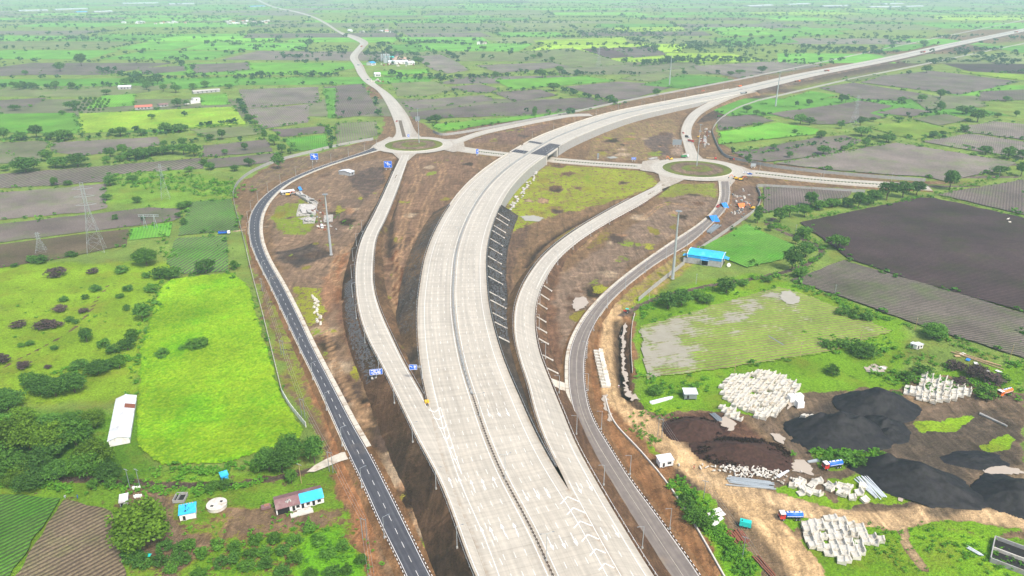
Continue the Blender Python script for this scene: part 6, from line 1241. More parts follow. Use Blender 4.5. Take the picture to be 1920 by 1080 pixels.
# left farmstead
def barn(a, b, W, h, r, lab, roofm, wallm, name='farm_shed', cat='shed', nwin=0):
    A, rz, L = frame2(a, b); t = thing(name, lab, cat, A, rz); walls(t, L, W, h, r, wallm); gable(t, L, W, h, r, roofm)
    for k in range(nwin): opening(t, L * (k + 1) / (nwin + 1), h * .25, min(2.0, L / nwin * .45), h * .5, 'window' if k else 'door')
    return t
barn((254, 206), (286, 204), 12, 3.5, 5.5, 'long red-roofed farm shed beside the yellow striped field', 'sheet_red', 'wall_grey', nwin=4); barn((222, 168), (246, 167), 14, 4, 6, 'white roofed shed before the far-left tree belt', 'sheet_white', 'wall_grey', nwin=3); barn((363, 176), (413, 172), 10, 3.5, 5, 'long grey ruined barn behind the white farmhouse', 'rubble', 'wall_grey', nwin=5); barn((300, 201), (316, 199), 8, 3, 4.5, 'small grey shed right of the red-roofed shed', 'sheet_brown', 'wall_grey', nwin=2)
A, rz, L = frame2((348, 196), (377, 193)); t = thing('farmhouse', 'stepped white flat-roofed farmhouse with one dark window', 'house', A, rz); part(t, 'wall', 'wall_white', ((L * .3, 5, 2.2), (L * .6, 9, 4.6)), ((L * .78, 5.2, 3.8), (L * .42, 9.4, 8))); part(t, 'roof', 'wall_grey', ((L * .3, 5, 4.55), (L * .55, 8, .2)), ((L * .78, 5.2, 7.9), (L * .36, 8.4, .2))); opening(t, L * .75, 4.4, 2, 1.8, y=.5); opening(t, L * .3, .2, 1.6, 2.6, 'door', y=.5)
# ruined buildings inside the loop
def ruin(a, b, W, h, lab, open_=True, mat='rubble'):
    A, rz, L = frame2(a, b); t = thing('ruined_building', lab, 'ruin', A, rz); n = 5
    for k in range(n):
        hh = h * rnd.uniform(.55, 1); part(t, 'wall_piece', mat, ((L * (k + .5) / n, .2, hh / 2), (L / n - .1, .4, hh)))
        hh = h * rnd.uniform(.7, 1); part(t, 'wall_piece', mat, ((L * (k + .5) / n, W - .2, hh / 2), (L / n - .1, .4, hh)))
    part(t, 'wall_piece', mat, ((.2, W / 2, h * .45), (.4, W - .9, h * .9))); part(t, 'wall_piece', mat, ((L - .2, W / 2, h * .4), (.4, W - .9, h * .8)))
    for k in range(6): part(t, 'roof_slab', mat, ((L * rnd.uniform(.2, .8), W * rnd.uniform(.2, .8), h * rnd.uniform(.7, 1)), (L * rnd.uniform(.2, .4), W * rnd.uniform(.2, .45), .3), rnd.uniform(-.3, .3), 1, rnd.uniform(-.15, .15), rnd.uniform(-.15, .15)))
    part(t, 'floor', 'rubble', ((L / 2, W / 2, .1), (L, W, .3)))
ruin((556, 406), (592, 404), 30, 2.0, 'broken grey roofless building, largest ruin inside the left loop'); ruin((568, 420), (590, 419), 12, 2.0, 'small broken grey ruin nearest the white van'); ruin((586, 384), (597, 382), 42, 2.0, 'long narrow grey ruin running away from the largest ruin'); ruin((607, 417), (624, 416), 14, 2.0, 'collapsed grey hut right of the ruins, behind the tall mast')
barn((529, 366), (552, 363), 6, 2.6, 3.4, 'long low shed with pale roof inside the left loop', 'sheet_white', 'wall_grey', nwin=4); barn((657, 330), (665, 327), 14, 3.4, 4.6, 'small grey shed by the dark earth patch inside the left loop', 'sheet_white', 'wall_grey', 'site_shed', nwin=1)
# tarpaulin shelters by the right service road
def tent(a, b, W, h, lab, mat):
    A, rz, L = frame2(a, b); t = thing('tarpaulin_shelter', lab, 'shelter', A, rz); mb = MB(); n = 7
    for k in range(n):
        x = L * k / (n - 1)
    P0 = [(L * k / 6, -.2, .2 + .3 * rnd.random()) for k in range(7)]; P1 = [(L * k / 6, W / 2, h + .25 * rnd.random()) for k in range(7)]; P2 = [(L * k / 6, W + .2, .2 + .3 * rnd.random()) for k in range(7)]
    mb.strip(P0, P1); mb.strip(P1, P2); mb.build('tarpaulin', MAT[mat], t); mb = MB()
    for x in (0, L): mb.tube((x, W / 2, 0), (x, W / 2, h), .08); mb.tube((x, 0, 0), (x, W / 2, h), .06); mb.tube((x, W, 0), (x, W / 2, h), .06)
    mb.build('poles', MAT['timber'], t)
tent((1336, 417), (1350, 416), 14, 3.4, 'bright blue tarpaulin shelter nearest along the right service road', 'tarp_blue'); tent((1358, 391), (1367, 390), 10, 3.4, 'blue and pale tarpaulin shelter farther along the right service road', 'tarp_blue'); tent((1386, 390), (1398, 389), 6, 3, 'orange sheeted shelter in the muddy corner', 'orange_paint'); tent((562, 358), (567, 357), 6, 3, 'tiny blue tarpaulin near the long low shed', 'tarp_blue')
# batching plant and villages far away
A = G(716, 117); t = thing('batching_plant', 'distant concrete batching plant with pale green silos', 'plant', A)
for k in range(5): mb = MB(); x = k * 4.2; mb.lathe([(.5, 2), (1.8, 4), (1.8, 17), (.8, 18.5)], 10, (x, k % 2 * 4, 0)); mb.build('silo', MAT['galvanised'], t)
part(t, 'mixer_tower', 'galvanised', ((10, -8, 5), (8, 8, 10)))
for a, b, W, lab, rm in (((729, 121), (765, 120), 24, 'long white-roofed shed of the distant batching plant', 'sheet_white'), ((697, 123), (705, 122), 16, 'small blue-roofed shed left of the batching plant', 'sheet_blue'), ((766, 122), (778, 121), 14, 'small pale shed right of the batching plant', 'sheet_white'), ((703, 144), (714, 143.5), 12, 'small white shed beside the north road bend', 'sheet_white'), ((725, 113), (740, 112), 16, 'teal-roofed shed beneath the silos', 'teal_paint')): barn(a, b, W, 5, 7.5, lab, rm, 'wall_white', nwin=3)
for k, (x, y, rx, h) in enumerate(((745, 113, 18, 9), (758, 113, 16, 8))):
    P = G(x, y); t = thing('sand_heap', 'distant reddish sand heap beside the batching plant, %s one' % ('left', 'right')[k], 'heap', P); mb = MB(); mb.lathe([(rx, 0), (rx * .7, h * .3), (rx * .35, h * .75), (.5, h)], 14); mb.build('mound', paint('sand', (.42, .28, .22), .9, .2, .3), t, True)
vr = random.Random(4)
def village(x0, x1, y0, y1, n, where, s0=8, s1=16):
    for k in range(n):
        x = vr.uniform(x0, x1); y = vr.uniform(y0, y1); P = G(x, y); t = thing('village_house', 'tiny pale house of the hazy village ' + where, 'house', P, vr.uniform(-.3, .3), 'houses of the village ' + where); L = vr.uniform(s0, s1); W = vr.uniform(7, 11); h = vr.uniform(3.5, 7)
        part(t, 'wall', vr.choice(['wall_white', 'wall_white', 'concrete_pale']), ((0, 0, h / 2), (L, W, h)))
        mb = MB(); mb.prism([(-W / 2 - .4, h), (W / 2 + .4, h), (0, h + 1.8)], L + .8, 'X'); mb.build('roof', MAT[vr.choice(['sheet_white', 'sheet_red', 'sheet_white', 'sheet_brown', 'wall_grey'])], t); part(t, 'door', 'dark', ((0, -W / 2 - .03, 1.2), (1.6, .1, 2.2)))
village(230, 350, 42, 47, 18, 'left of the north road'); village(425, 510, 40, 46, 22, 'beside the far end of the north road'); village(655, 735, 57, 62, 8, 'just right of the north road'); village(895, 910, 80, 84, 3, 'in the middle distance')
def works(a, b, W, lab, rm='sheet_white'): barn(a, b, W * .6, 6, 8.5, lab, rm, 'wall_grey', 'factory_shed', 'factory', nwin=4)
works((35, 22), (90, 21), 60, 'long white factory roof at the far left horizon'); works((105, 20), (165, 18), 70, 'white factory roof second from the left on the horizon'); works((178, 24), (212, 23), 50, 'white factory roof before the left horizon woods'); works((230, 8), (297, 7), 60, 'long white factory roof high on the left horizon'); works((318, 9), (365, 8), 60, 'white factory roof left of the north road on the horizon'); works((145, 25), (165, 24), 40, 'small blue factory roof on the left horizon', 'sheet_cyan'); works((470, 14), (498, 13), 40, 'blue factory roof at the far end of the north road', 'sheet_blue')
works((1405, 13), (1450, 11), 60, 'white factory roof at the left end of the right horizon'); works((1480, 10), (1520, 8), 60, 'pale factory roof above the right horizon woods'); works((1545, 13), (1595, 12), 60, 'wide white factory roof above the woods'); works((1632, 15), (1690, 14), 60, 'white factory roof near the right horizon fields'); works((1660, 9), (1695, 8), 60, 'tall white factory block on the right horizon'); works((1700, 14), (1732, 13), 50, 'rightmost white factory roof on the horizon')
# pylons
def pylon(base, top, lab, spread=.2, kind='tower'):
    P = G(*base); h = (base[1] - top[1]) / scale_at(P) / CT; t = thing('pylon', lab, 'pylon', P, R(20)); b = h * spread / 2; lv = [0, .16, .31, .45, .58, .7, .82, .92, 1.0]; wd = lambda f: b * (1 - f / .72) + .5 if f < .66 else b * .09 + .5
    r = max(.05, h * .0015)
    for sx in (-1, 1):
        for sy in (-1, 1):
            mb = MB(); mb.path([(sx * wd(f), sy * wd(f), f * h) for f in lv], r, 4); mb.build('leg', MAT['galvanised'], t)
    mb = MB()
    for f, g in zip(lv[:-1], lv[1:]):
        a, c = wd(f), wd(g); z0, z1 = f * h, g * h
        for s1, s2 in ((((-1, -1), (1, -1))), ((1, -1), (1, 1)), ((1, 1), (-1, 1)), ((-1, 1), (-1, -1))):
            mb.tube((s1[0] * a, s1[1] * a, z0), (s2[0] * c, s2[1] * c, z1), r * .6, n=3); mb.tube((s2[0] * a, s2[1] * a, z0), (s1[0] * c, s1[1] * c, z1), r * .6, n=3); mb.tube((s1[0] * c, s1[1] * c, z1), (s2[0] * c, s2[1] * c, z1), r * .6, n=3)
    mb.build('bracing', MAT['galvanised'], t)
    for f in (.68, .8, .91):
        mb = MB(); e = h * .13
        for s_ in (-1, 1): mb.tube((0, -.4, f * h), (s_ * e, 0, f * h + .4), r, n=4); mb.tube((0, .4, f * h), (s_ * e, 0, f * h + .4), r, n=4); mb.tube((0, 0, f * h + h * .045), (s_ * e, 0, f * h + .4), r * .8, n=4)
        mb.build('cross_arm', MAT['galvanised'], t)
    return P, h
pylon((182, 471), (170, 350), 'tallest lattice pylon in the ploughed strips at left'); pylon((311, 373), (306, 312), 'lattice pylon in the scrub patch left of the curved wall'); pylon((78, 472), (72, 437), 'short squat lattice pylon at the left edge of the dark strip', .4); pylon((1600, 238), (1604, 184), 'lattice pylon in the fields right of the highway'); pylon((1122, 128), (1122, 92), 'faint distant lattice pylon beyond the tree belt')
P = G(283, 428); t = thing('gantry_frame', 'low steel gantry frame beside the tallest pylon', 'gantry', P)
for x in (-4, 4): mb = MB(); mb.tube((x - 1.2, 0, 0), (x, 0, 11), .16, n=4); mb.tube((x + 1.2, 0, 0), (x, 0, 11), .16, n=4); mb.tube((x - .9, 0, 3), (x + .6, 0, 6), .1, n=4); mb.build('leg', MAT['galvanised'], t)
mb = MB(); mb.tube((-8, 0, 11), (8, 0, 11), .16, n=4); mb.tube((-8, 0, 9.6), (8, 0, 9.6), .16, n=4)
for k in range(8): mb.tube((-8 + 2 * k, 0, 11), (-7 + 2 * k, 0, 9.6), .09, n=3); mb.tube((-7 + 2 * k, 0, 9.6), (-6 + 2 * k, 0, 11), .09, n=3)
mb.build('beam', MAT['galvanised'], t)
# power line along the near asphalt road
def upole(px, h, lab, double=False, grp=None, mat='galvanised_dark', arm=1.2):
    P = G(*px); t = thing('utility_pole', lab, 'utility pole', P, R(-25), grp); mb = MB()
    for x in ((-.9, .9) if double else (0,)): mb.tube((x, 0, -.3), (x, 0, h), .15, .1, 6)
    mb.build('post', MAT[mat], t); mb = MB(); mb.box((0, 0, h - .5), (arm * 2, .14, .14)); mb.build('cross_arm', MAT['galvanised'], t)
    for x in (-arm * .9, 0, arm * .9): mb = MB(); mb.lathe([(.06, h - .42), (.09, h - .3), (.04, h - .15)], 6, (x, 0, 0)); mb.build('insulator', MAT['dark'], t)
    return P + Vector((0, 0, h - .2))
L1 = [upole((492, 545), 8.5, 'power pole beside the upper asphalt road, farthest of the line'), upole((530, 665), 8.5, 'twin power pole beside the bright crop, upper one', True), upole((569, 782), 9.5, 'twin power pole at the wall corner of the bright crop', True), upole((621, 884), 9.5, 'twin power pole beside the pale side road', True), upole((684, 1010), 9, 'power pole between the row house and the asphalt road', True), upole((700, 1120), 9, 'power pole at the bottom edge beside the asphalt road', True)]
def wires(tops, lab, offs=(-.9, 0, .9), r=.035):
    for a, b in zip(tops[:-1], tops[1:]):
        mb = MB(); d = (b - a).normalized(); n = Vector((-d.y, d.x, 0))
        for o in offs: mb.path([a.lerp(b, k / 8) + n * o + Vector((0, 0, -1.0 * 4 * (k / 8) * (1 - k / 8) * .8)) for k in range(9)], r, 3)
        tag(mb.build('power_lines', MAT['galvanised']), lab, 'wires', lab)
wires(L1, 'thin power lines strung along the dark asphalt road')
L2 = [upole((244, 915), 9, 'thin dark pole left of the pair on the farm track'), upole((263, 915), 9, 'thin dark pole right of the pair on the farm track')]
L3 = [upole((565, 905), 9, 'dark wooden pole behind the row house', mat='timber')]
for x, y, h, lab in ((1377, 700, 9, 'thin rusty pole behind the large block stack'), (1500, 668, 8, 'thin rusty pole at the lower edge of the flooded field'), (1612, 643, 8, 'thin rusty pole at the right corner of the flooded field'), (1715, 620, 8, 'thin rusty pole left of the lone tree by the striped field'), (1893, 674, 9, 'thin rusty pole at the right end of the striped field'), (1305, 532, 7, 'grey post beside the track near the warehouse'), (1217, 562, 6, 'short post at the near end of the warehouse wall'), (1497, 400, 8, 'grey pole among the trees by the muddy corner'), (1575, 383, 8, 'grey pole among trees below the east road'), (1491, 440, 8, 'dark pole beside the farm track'), (1537, 343, 10, 'white pole on the east road median'), (1872, 334, 8, 'leaning white pole by the dirt road'), (1565, 553, 7, 'short dark pole at the corner of the striped field')): upole((x, y), h, lab, mat='timber' if 'rusty' in lab else 'galvanised', arm=.5)
L4 = [upole((1237, 818), 9, 'power pole at the bend of the haul road', True), upole((1319, 935), 8.5, 'thin power pole midway along the haul road'), upole((1392, 1045), 9, 'dark power pole beside the rusty pipes')]; wires(L4 + [G(1480, 1180) + Vector((0, 0, 8.8))], 'thin power lines strung over the haul road')
# ---------------------------------------------------------------- precast yard
def precast():
    mb = MB(); prof = [(-1.25, 0), (1.25, 0), (1.25, .5), (.3, .55), (-.4, .75), (-.75, 1.15), (-.9, 1.75), (-1.25, 1.75)]
    mb.prism(prof, 2.4, 'Y'); return mb.data('precast_block', MAT['white_precast'])
BM = precast(); mb = MB(); mb.prism([(-1.25, 0), (1.25, 0), (1.2, 1.0), (.3, 1.1), (-.4, 1.3), (-.8, 1.7), (-1.25, 1.7)], 2.4, 'Y'); BM2 = mb.data('precast_block', MAT['white_precast'])
yr = random.Random(9); NB = [0]
def block(x, y, rz, lab, grp, z=0.0, rx=0.0, me=None, sc=1.0):
    o = bpy.data.objects.new('precast_block', me or (BM if yr.random() < .45 else BM2)); COL.objects.link(o); o.location = (x, y, z - .1); o.rotation_euler = (rx, 0, rz); o.scale = (sc, sc, sc * yr.uniform(.92, 1.06)); tag(o, lab, 'concrete block', grp); NB[0] += 1
def stack(s, ang, dx, dy, lab, grp, drop=.04, jit=.12, rx=0.0, sc=1.0, curve=0.0):
    P = [(p.x, p.y) for p in pts(s)]; cx = sum(p[0] for p in P) / len(P); cy = sum(p[1] for p in P) / len(P); a = math.radians(ang); c, s_ = math.cos(a), math.sin(a)
    for i in range(-30, 31):
        for j in range(-30, 31):
            u, v = i * dx, j * dy + (i % 2) * .3; v2 = v + curve * u * u; x = cx + u * c - v2 * s_ + yr.gauss(0, jit); y = cy + u * s_ + v2 * c + yr.gauss(0, jit)
            if inside(P, np.array([x]), np.array([y]))[0] and yr.random() > drop: block(x, y, a + math.pi + yr.gauss(0, .09) + (fbm(np.array([x * .12]), np.array([y * .12]), 2)[0] - .5) * .5, lab, grp, z=yr.choice([0, 0, 0, .1, .2]), rx=yr.choice([0, 0, 0, 0, .1]), sc=sc * yr.uniform(.98, 1.16))
stack('1350,728 1366,708 1432,694 1496,718 1490,742 1476,757 1452,782 1428,786 1392,770 1358,752', -38, 2.8, 2.6, 'white precast concrete block in the large stack below the flooded field', 'blocks of the large stack', .02, .14, curve=.006)
stack('1346,762 1354,758 1392,784 1388,790 1370,786', -35, 2.5, 2.5, 'white precast block standing in the muddy puddle left of the large stack', 'blocks in the puddle', .1)
stack('1730,700 1762,706 1818,730 1815,742 1782,755 1742,758 1697,738 1702,727 1722,727', -32, 2.7, 2.6, 'white precast concrete block in the rear stack behind the black heap', 'blocks of the rear stack', .04, .14)
stack('1502,976 1560,972 1612,985 1618,1002 1660,1012 1655,1022 1620,1024 1612,1052 1590,1060 1556,1044 1520,1024', -10, 2.7, 2.55, 'white precast concrete block in the near stack behind the blue tanker', 'blocks of the near stack', .05, .25)
for k in range(30):
    x = yr.uniform(1482, 1625); y = 905 + (x - 1480) * .12 + yr.uniform(-8, 20); p = G(x, y); block(p.x, p.y, yr.uniform(2, 4.5), 'white precast block tumbled beside the haul road above the blue tanker', 'tumbled blocks by the haul road', 0, yr.choice([0, 0, .25, -.2]))
for i in range(24):
    f = (i // 2) / 12; p = G(1117 + 16 * f + (i % 2) * 9, 660 + 70 * f); block(p.x, p.y, R(80) + yr.gauss(0, .1) + (i % 2) * math.pi, 'weathered precast segment in the double row beside the haul road', 'segments beside the haul road', 0, 0, BM2, .9)
for x, y in ((1484, 752), (1497, 750), (1498, 762)):
    p = G(x, y); t = thing('white_container', 'white wrapped bale at the right end of the large block stack', 'bale', p, R(10), 'white bales'); part(t, 'body', 'paint_white', ((0, 0, 1.5), (3.4, 3.2, 3.0), 0, .93)); part(t, 'strap', 'tarp_pale', ((0, 0, 1.6), (3.5, .3, 3.0), 0, .95))
for x, y in ((1505, 795), (1520, 796)):
    p = G(x, y); t = thing('block_tower', 'tower of white precast blocks standing on the black heap, %s one' % ('left' if x < 1510 else 'right'), 'block stack', p)
    for k in range(3): o = obj('block', BM2, t); o.location = (.1 * k, .4 * (k % 2), k * 1.75); o.rotation_euler = (0, 0, R(100) + .2 * k)
for k in range(16):
    p = G(581 + 12 * yr.random() + k * .8, 556 + k * 3.4); t = thing('white_boulder', 'white stone block in the line left of the stony slope', 'stone', p, yr.random() * 6, 'white stones left of the slope'); mb = MB(); mb.box((0, 0, .45), (yr.uniform(1.6, 2.8), yr.uniform(1, 1.5), yr.uniform(.8, 1.3)), 0, .75, yr.uniform(-.1, .1), yr.uniform(-.1, .1)); mb.build('stone', MAT['white_precast'], t)
for k in range(46):
    f = k / 46; p = G(957 + 52 * f + yr.gauss(0, 2.5), 392 - 72 * f + yr.gauss(0, 2)); t = thing('boulder', 'pale boulder heaped at the foot of the retaining wall before the flyover', 'boulder', p, yr.random() * 6, 'boulders below the retaining wall'); r = yr.uniform(.8, 1.7); mb = MB(); mb.lathe([(r * .5, 0), (r, r * .35), (r * .85, r * .8), (r * .3, r * 1.15)], 7); mb.build('stone', MAT['rubble'], t)
# stone pitching on the embankment flanks
sb = MB()
def pitch(E, side, n, s0, s1, h0, w0, w1):
    s = arclen(E); nn = normals(E) * side
    for _ in range(n):
        a = yr.uniform(s0, s1) * s[-1]; P = at_s(E, a, s); j = np.argmin(np.abs(s - a)); f = yr.uniform(.1, .95); h = P[2]; d = 1 + h * 1.65 * f; r = yr.uniform(w0, w1)
        sb.box((P[0] + nn[j][0] * d, P[1] + nn[j][1] * d, h * (1 - f) + .05), (r * 1.5, r, r * .9), yr.random() * 3, .7, yr.uniform(-.4, .4), yr.uniform(-.4, .4))
kz = (RLl[:, 1] > G(0, 700, 5).y) & (RLl[:, 1] < G(0, 520, 3).y); pitch(RLl[kz], 1, 1500, 0, 1, 4, .35, .8)
kz = (MS > s_near(930, 640)) & (MS < aW); pitch(ER[kz], -1, 1500, 0, 1, 6, .3, .8); kz = (MS > s_near(800, 620)) & (MS < aW - 20); pitch(EL[kz], 1, 500, 0, 1, 6, .3, .6)
tag(sb.build('slope_stones', MAT['riprap']), 'dark rough stones pitched over the embankment flanks', 'stones', kind='stuff')
# heaps
def heap(px, rx, ry, h, rot, lab, mat='heap_black', name='aggregate_heap', seed=0, peaks=None):
    P = G(*px); n = 46; u = np.linspace(-1, 1, n); U, V = np.meshgrid(u, u); rr = np.hypot(U, V); wob = 1 + .22 * (fbm(U * 1.6 + seed * 7 + 20, V * 1.6 + 40, 3) - .5) * 2
    z = np.clip(1 - rr / wob, 0, 1); z = np.minimum(z * 1.08, 1) ** 1.15
    for (a, b, s_, k) in (peaks or []): z = np.maximum(z, k * np.clip(1 - np.hypot(U - a, V - b) / s_, 0, 1))
    rid = 1 - np.abs(fbm(U * 2.6 + seed * 3 + 9, V * 2.6 + 5, 3) - .5) * 4; z = h * (z * (.86 + .2 * rid) + .14 * (fbm(U * 4 + seed, V * 4, 4) - .5) * np.clip(z * 6, 0, 1)) - .25
    z += .18 * (fbm(U * 14 + seed, V * 14, 3) - .5) * (z > .1)
    z = np.where(z < -.2, -2.5, z)
    X, Y = U * rx * 1.15, V * ry * 1.15; c, s_ = math.cos(rot), math.sin(rot); Vt = np.stack([X * c - Y * s_, X * s_ + Y * c, z], -1).reshape(-1, 3); idx = np.arange(n * n).reshape(n, n)
    o = obj(name, mesh_data(name, Vt, np.stack([idx[:-1, :-1], idx[:-1, 1:], idx[1:, 1:], idx[1:, :-1]], -1).reshape(-1, 4), MAT[mat], sm=True)); o.location = P; tag(o, lab, 'heap'); return o
heap((1645, 760), 17, 13, 9, 0, 'large black aggregate heap at the back beside the rear block stack', seed=1, peaks=[(-.35, .1, .5, .8)]); heap((1572, 810), 21, 13, 9.5, .1, 'broad black aggregate heap in the middle of the yard', seed=2, peaks=[(-.3, .3, .6, .85), (.3, -.1, .6, .95)]); heap((1655, 800), 10, 9, 5, 0, 'small black heap between the two large heaps', seed=3)
heap((1712, 902), 22, 12, 8.5, R(-32), 'long black aggregate heap beside the steel beams', seed=4, peaks=[(-.4, .1, .5, 1.0), (.35, 0, .6, .9)]); heap((1905, 930), 14, 12, 6.5, 0, 'brown-black aggregate heap at the right edge', seed=5); heap((1830, 862), 12, 6, 1.8, 0, 'low black spoil ridge left of the puddle at the right edge', seed=6); heap((1668, 815), 7, 6, 3.4, 0, 'smallest black heap on the right flank of the middle heap', seed=8)
heap((1305, 805), 13, 9, 5, 0, 'dark brown heap at the bend of the haul road', 'heap_brown', 'brush_heap', 9); heap((1390, 850), 19, 10, 5, R(-12), 'large dark brown heap behind the scrap metal', 'heap_brown', 'brush_heap', 10)
leaf_mat('leaf_brush', (.018, .009, .007), (.05, .026, .019)); br_items = []
for (px, rx, ry, h, n) in (((1305, 803), 12, 8, 2.6, 240), ((1392, 848), 19, 10, 2.6, 420), ((1440, 858), 8, 6, 1.6, 60)):
    P = G(*px)
    for _ in range(n):
        a = yr.random() * 6.28; f = yr.random() ** .5; br_items.append((P.x + rx * f * math.cos(a), P.y + ry * f * math.sin(a), yr.uniform(1.4, 3), h * (1 - f) + yr.uniform(.5, 1.3)))
merged('brushwood', br_items, LOWB, 'leaf_brush', 'tangled dark brown brushwood over the two brown heaps', 'brushwood')
# steel and scrap
def pile(a, b, n, wid, thick, lab, mat, name, spread=.3, cat='beams', z=.2):
    A, rz, L = frame2(a, b); t = thing(name, lab, cat, A, rz)
    for k in range(n):
        l = L * yr.uniform(.75, 1); mb = MB(); mb.box((L * .5 + yr.uniform(-.5, .5), (k - n / 2) * wid / n * 1.0 + yr.gauss(0, spread * .2), z + .1 * (k % 3)), (l, thick, thick), yr.gauss(0, .04)); mb.build('beam', MAT[mat], t)
pile((1612, 893), (1656, 937), 9, 5.5, .34, 'pile of long silvery steel beams below the black heap', 'sheet_white', 'steel_beams'); pile((1376, 995), (1394, 1020), 7, 6.5, .7, 'stack of rusty brown pipes beside the haul road', 'rust', 'pipe_stack', 0); pile((1360, 900), (1455, 912), 9, 5, .4, 'long pale scrap strips at the foot of the brown heap', 'galvanised', 'scrap_strips'); pile((1335, 775), (1352, 790), 6, 2.5, .4, 'dark blue steel sections beside the brown heap', 'galvanised_dark', 'steel_sections')
pile((1512, 867), (1545, 862), 3, 1.2, .5, 'grey girders behind the second blue tanker', 'galvanised', 'girders'); pile((1215, 757), (1262, 745), 3, 1.5, .7, 'silver sheet bundle lying beside the bush at the yard entrance', 'sheet_white', 'sheet_bundle'); pile((1415, 1040), (1455, 1085), 3, 2.2, .5, 'rusty rails lying in the grass at the bottom edge', 'rust', 'rails'); pile((1812, 1025), (1842, 1042), 4, 1.5, .3, 'loose pale poles lying in the grass near the concrete tank', 'sheet_white', 'poles')
pile((1326, 437), (1346, 421), 6, 5, .8, 'dark steel pipes stacked beside the right service road', 'galvanised_dark', 'pipe_stack'); pile((1780, 658), (1885, 690), 3, 3.5, .5, 'line of pale and rusty boards in the weeds by the striped field', 'timber', 'boards'); pile((1834, 775), (1890, 800), 2, .6, .6, 'long low kerb at the top right of the yard', 'concrete', 'kerb_line'); pile((1455, 895), (1480, 882), 2, .8, .5, 'single pale beam lying on the haul road edge', 'sheet_white', 'beam_pair'); pile((1440, 630), (1470, 648), 2, .5, .3, 'thin fallen poles in the flooded field', 'galvanised_dark', 'poles')
for k, (x, y) in enumerate(((1335, 965), (1345, 958), (1352, 966), (1330, 978), (1348, 975), (1340, 984), (1332, 972))):
    p = G(x, y); o = part(None, 'white_board', 'paint_white', ((0, 0, .3), (3.0, 1.8, .25), .3 + .1 * k)); o.location = p + Vector((0, 0, .06 * k)); tag(o, 'white board in the loose pile beside the haul road hedge', 'board', 'white boards beside the hedge')
for k, (x, y, m_) in enumerate(((1795, 668, 'timber'), (1805, 664, 'tarp_pale'), (1815, 675, 'tarp_blue'), (1830, 682, 'tarp_pale'), (1850, 695, 'tarp_pale'), (1872, 697, 'tarp_pale'), (1655, 690, 'tarp_pale'), (1640, 695, 'rubble'))):
    p = G(x, y); o = part(None, 'ground_sheet', m_, ((0, 0, .25), (2.8, 1.8, .2), .4 * k)); o.location = p; tag(o, ('brown board', 'pale sheet', 'blue sheet', 'pale sheet', 'pale sheet', 'pale sheet', 'pale sheet', 'grey slab')[k] + ' lying in the weeds ' + ('nearest the shelter', 'just right of the brown board', 'in the middle of the weeds', 'right of the blue sheet', 'second from the right end', 'at the right end', 'on the bare patch left of the rear stack', 'on the bare patch, left one')[k], 'sheet')
sr = MB()
for k in range(140):
    x = yr.gauss(1405, 38); y = 884 + (x - 1405) * .12 + yr.gauss(0, 7); p = G(x, y); sr.box((p.x, p.y, .35), (yr.uniform(.4, 2.2), yr.uniform(.3, .8), yr.uniform(.2, .7)), yr.random() * 3, .8, yr.uniform(-.5, .5), yr.uniform(-.5, .5))
tag(sr.build('scrap_metal', MAT['concrete_pale']), 'jumbled pale scrap along the foot of the large brown heap', 'scrap', kind='stuff')
sr = MB(); kinds_ = ['rubble', 'rust', 'galvanised_dark', 'concrete_pale']; sr_m = 0
for k in range(130):
    x, y = yr.choice([(1390, 375, 14, 12), (1385, 400, 14, 8), (1400, 395, 10, 6), (610, 425, 14, 6), (590, 380, 20, 14), (735, 122, 40, 3), (695, 152, 14, 2), (1320, 262, 10, 12)])[:2], 0
    q = yr.choice([(1390, 375, 14, 12), (1385, 398, 12, 6), (610, 425, 14, 6), (590, 395, 20, 14), (735, 122, 38, 3), (700, 152, 14, 2), (1320, 258, 8, 12)]); p = G(q[0] + yr.gauss(0, q[2] * .6), q[1] + yr.gauss(0, q[3] * .6)); k_ = max(1, p.y / 500)
    sr.m = yr.randrange(4); sr.box((p.x, p.y, .35 * k_), (yr.uniform(.6, 2.4) * k_, yr.uniform(.5, 1.4) * k_, yr.uniform(.4, 1.2) * k_), yr.random() * 3, .8)
tag(sr.build('site_litter', [MAT[k] for k in kinds_]), 'scattered rubble and site litter round the ruins and muddy corners', 'litter', kind='stuff')
# paved side road by the row house and concrete apron between slip road and service road
def slab(s, name, mat, z):
    P = pts(s); o = obj(name, mesh_data(name, [(p.x, p.y, z) for p in P], [tuple(range(len(P)))], MAT[mat], attrs={'rc': ('FLOAT_VECTOR', [(p.x, p.y, 0) for p in P])})); tag(o, kind='structure')
slab('575,887 590,874 612,862 640,850 654,848 658,861 640,866 610,878 590,886', 'side_road', 'kerb_concrete', .45)
# lined and gravelled slope between the right slip road and its service road
paint('gravel', (.2, .175, .14), .95, .45, 1.6, dirt=(.12, .095, .07), bump=.8)
def facing(name, y0, y1, y2, y3, mat):
    yy_ = lambda D: np.array([pix(p)[1] for p in D]); a = RRr[(yy_(RRr) > y0) & (yy_(RRr) < y1)]; b = SRl[(yy_(SRl) > y2) & (yy_(SRl) < y3)]; n = 40
    A = spline([Vector(p) for p in a], n=n); B = spline([Vector(p) for p in b], n=n); A = offset(A, -1.0); B = offset(B, 1.9); A[:, 2] -= .12; B[:, 2] += .06
    ribbon(name, A, B, mat)
facing('lined_slope', 708, 792, 716, 800, 'kerb_concrete'); facing('gravel_slope', 792, 1120, 800, 1120, 'gravel')
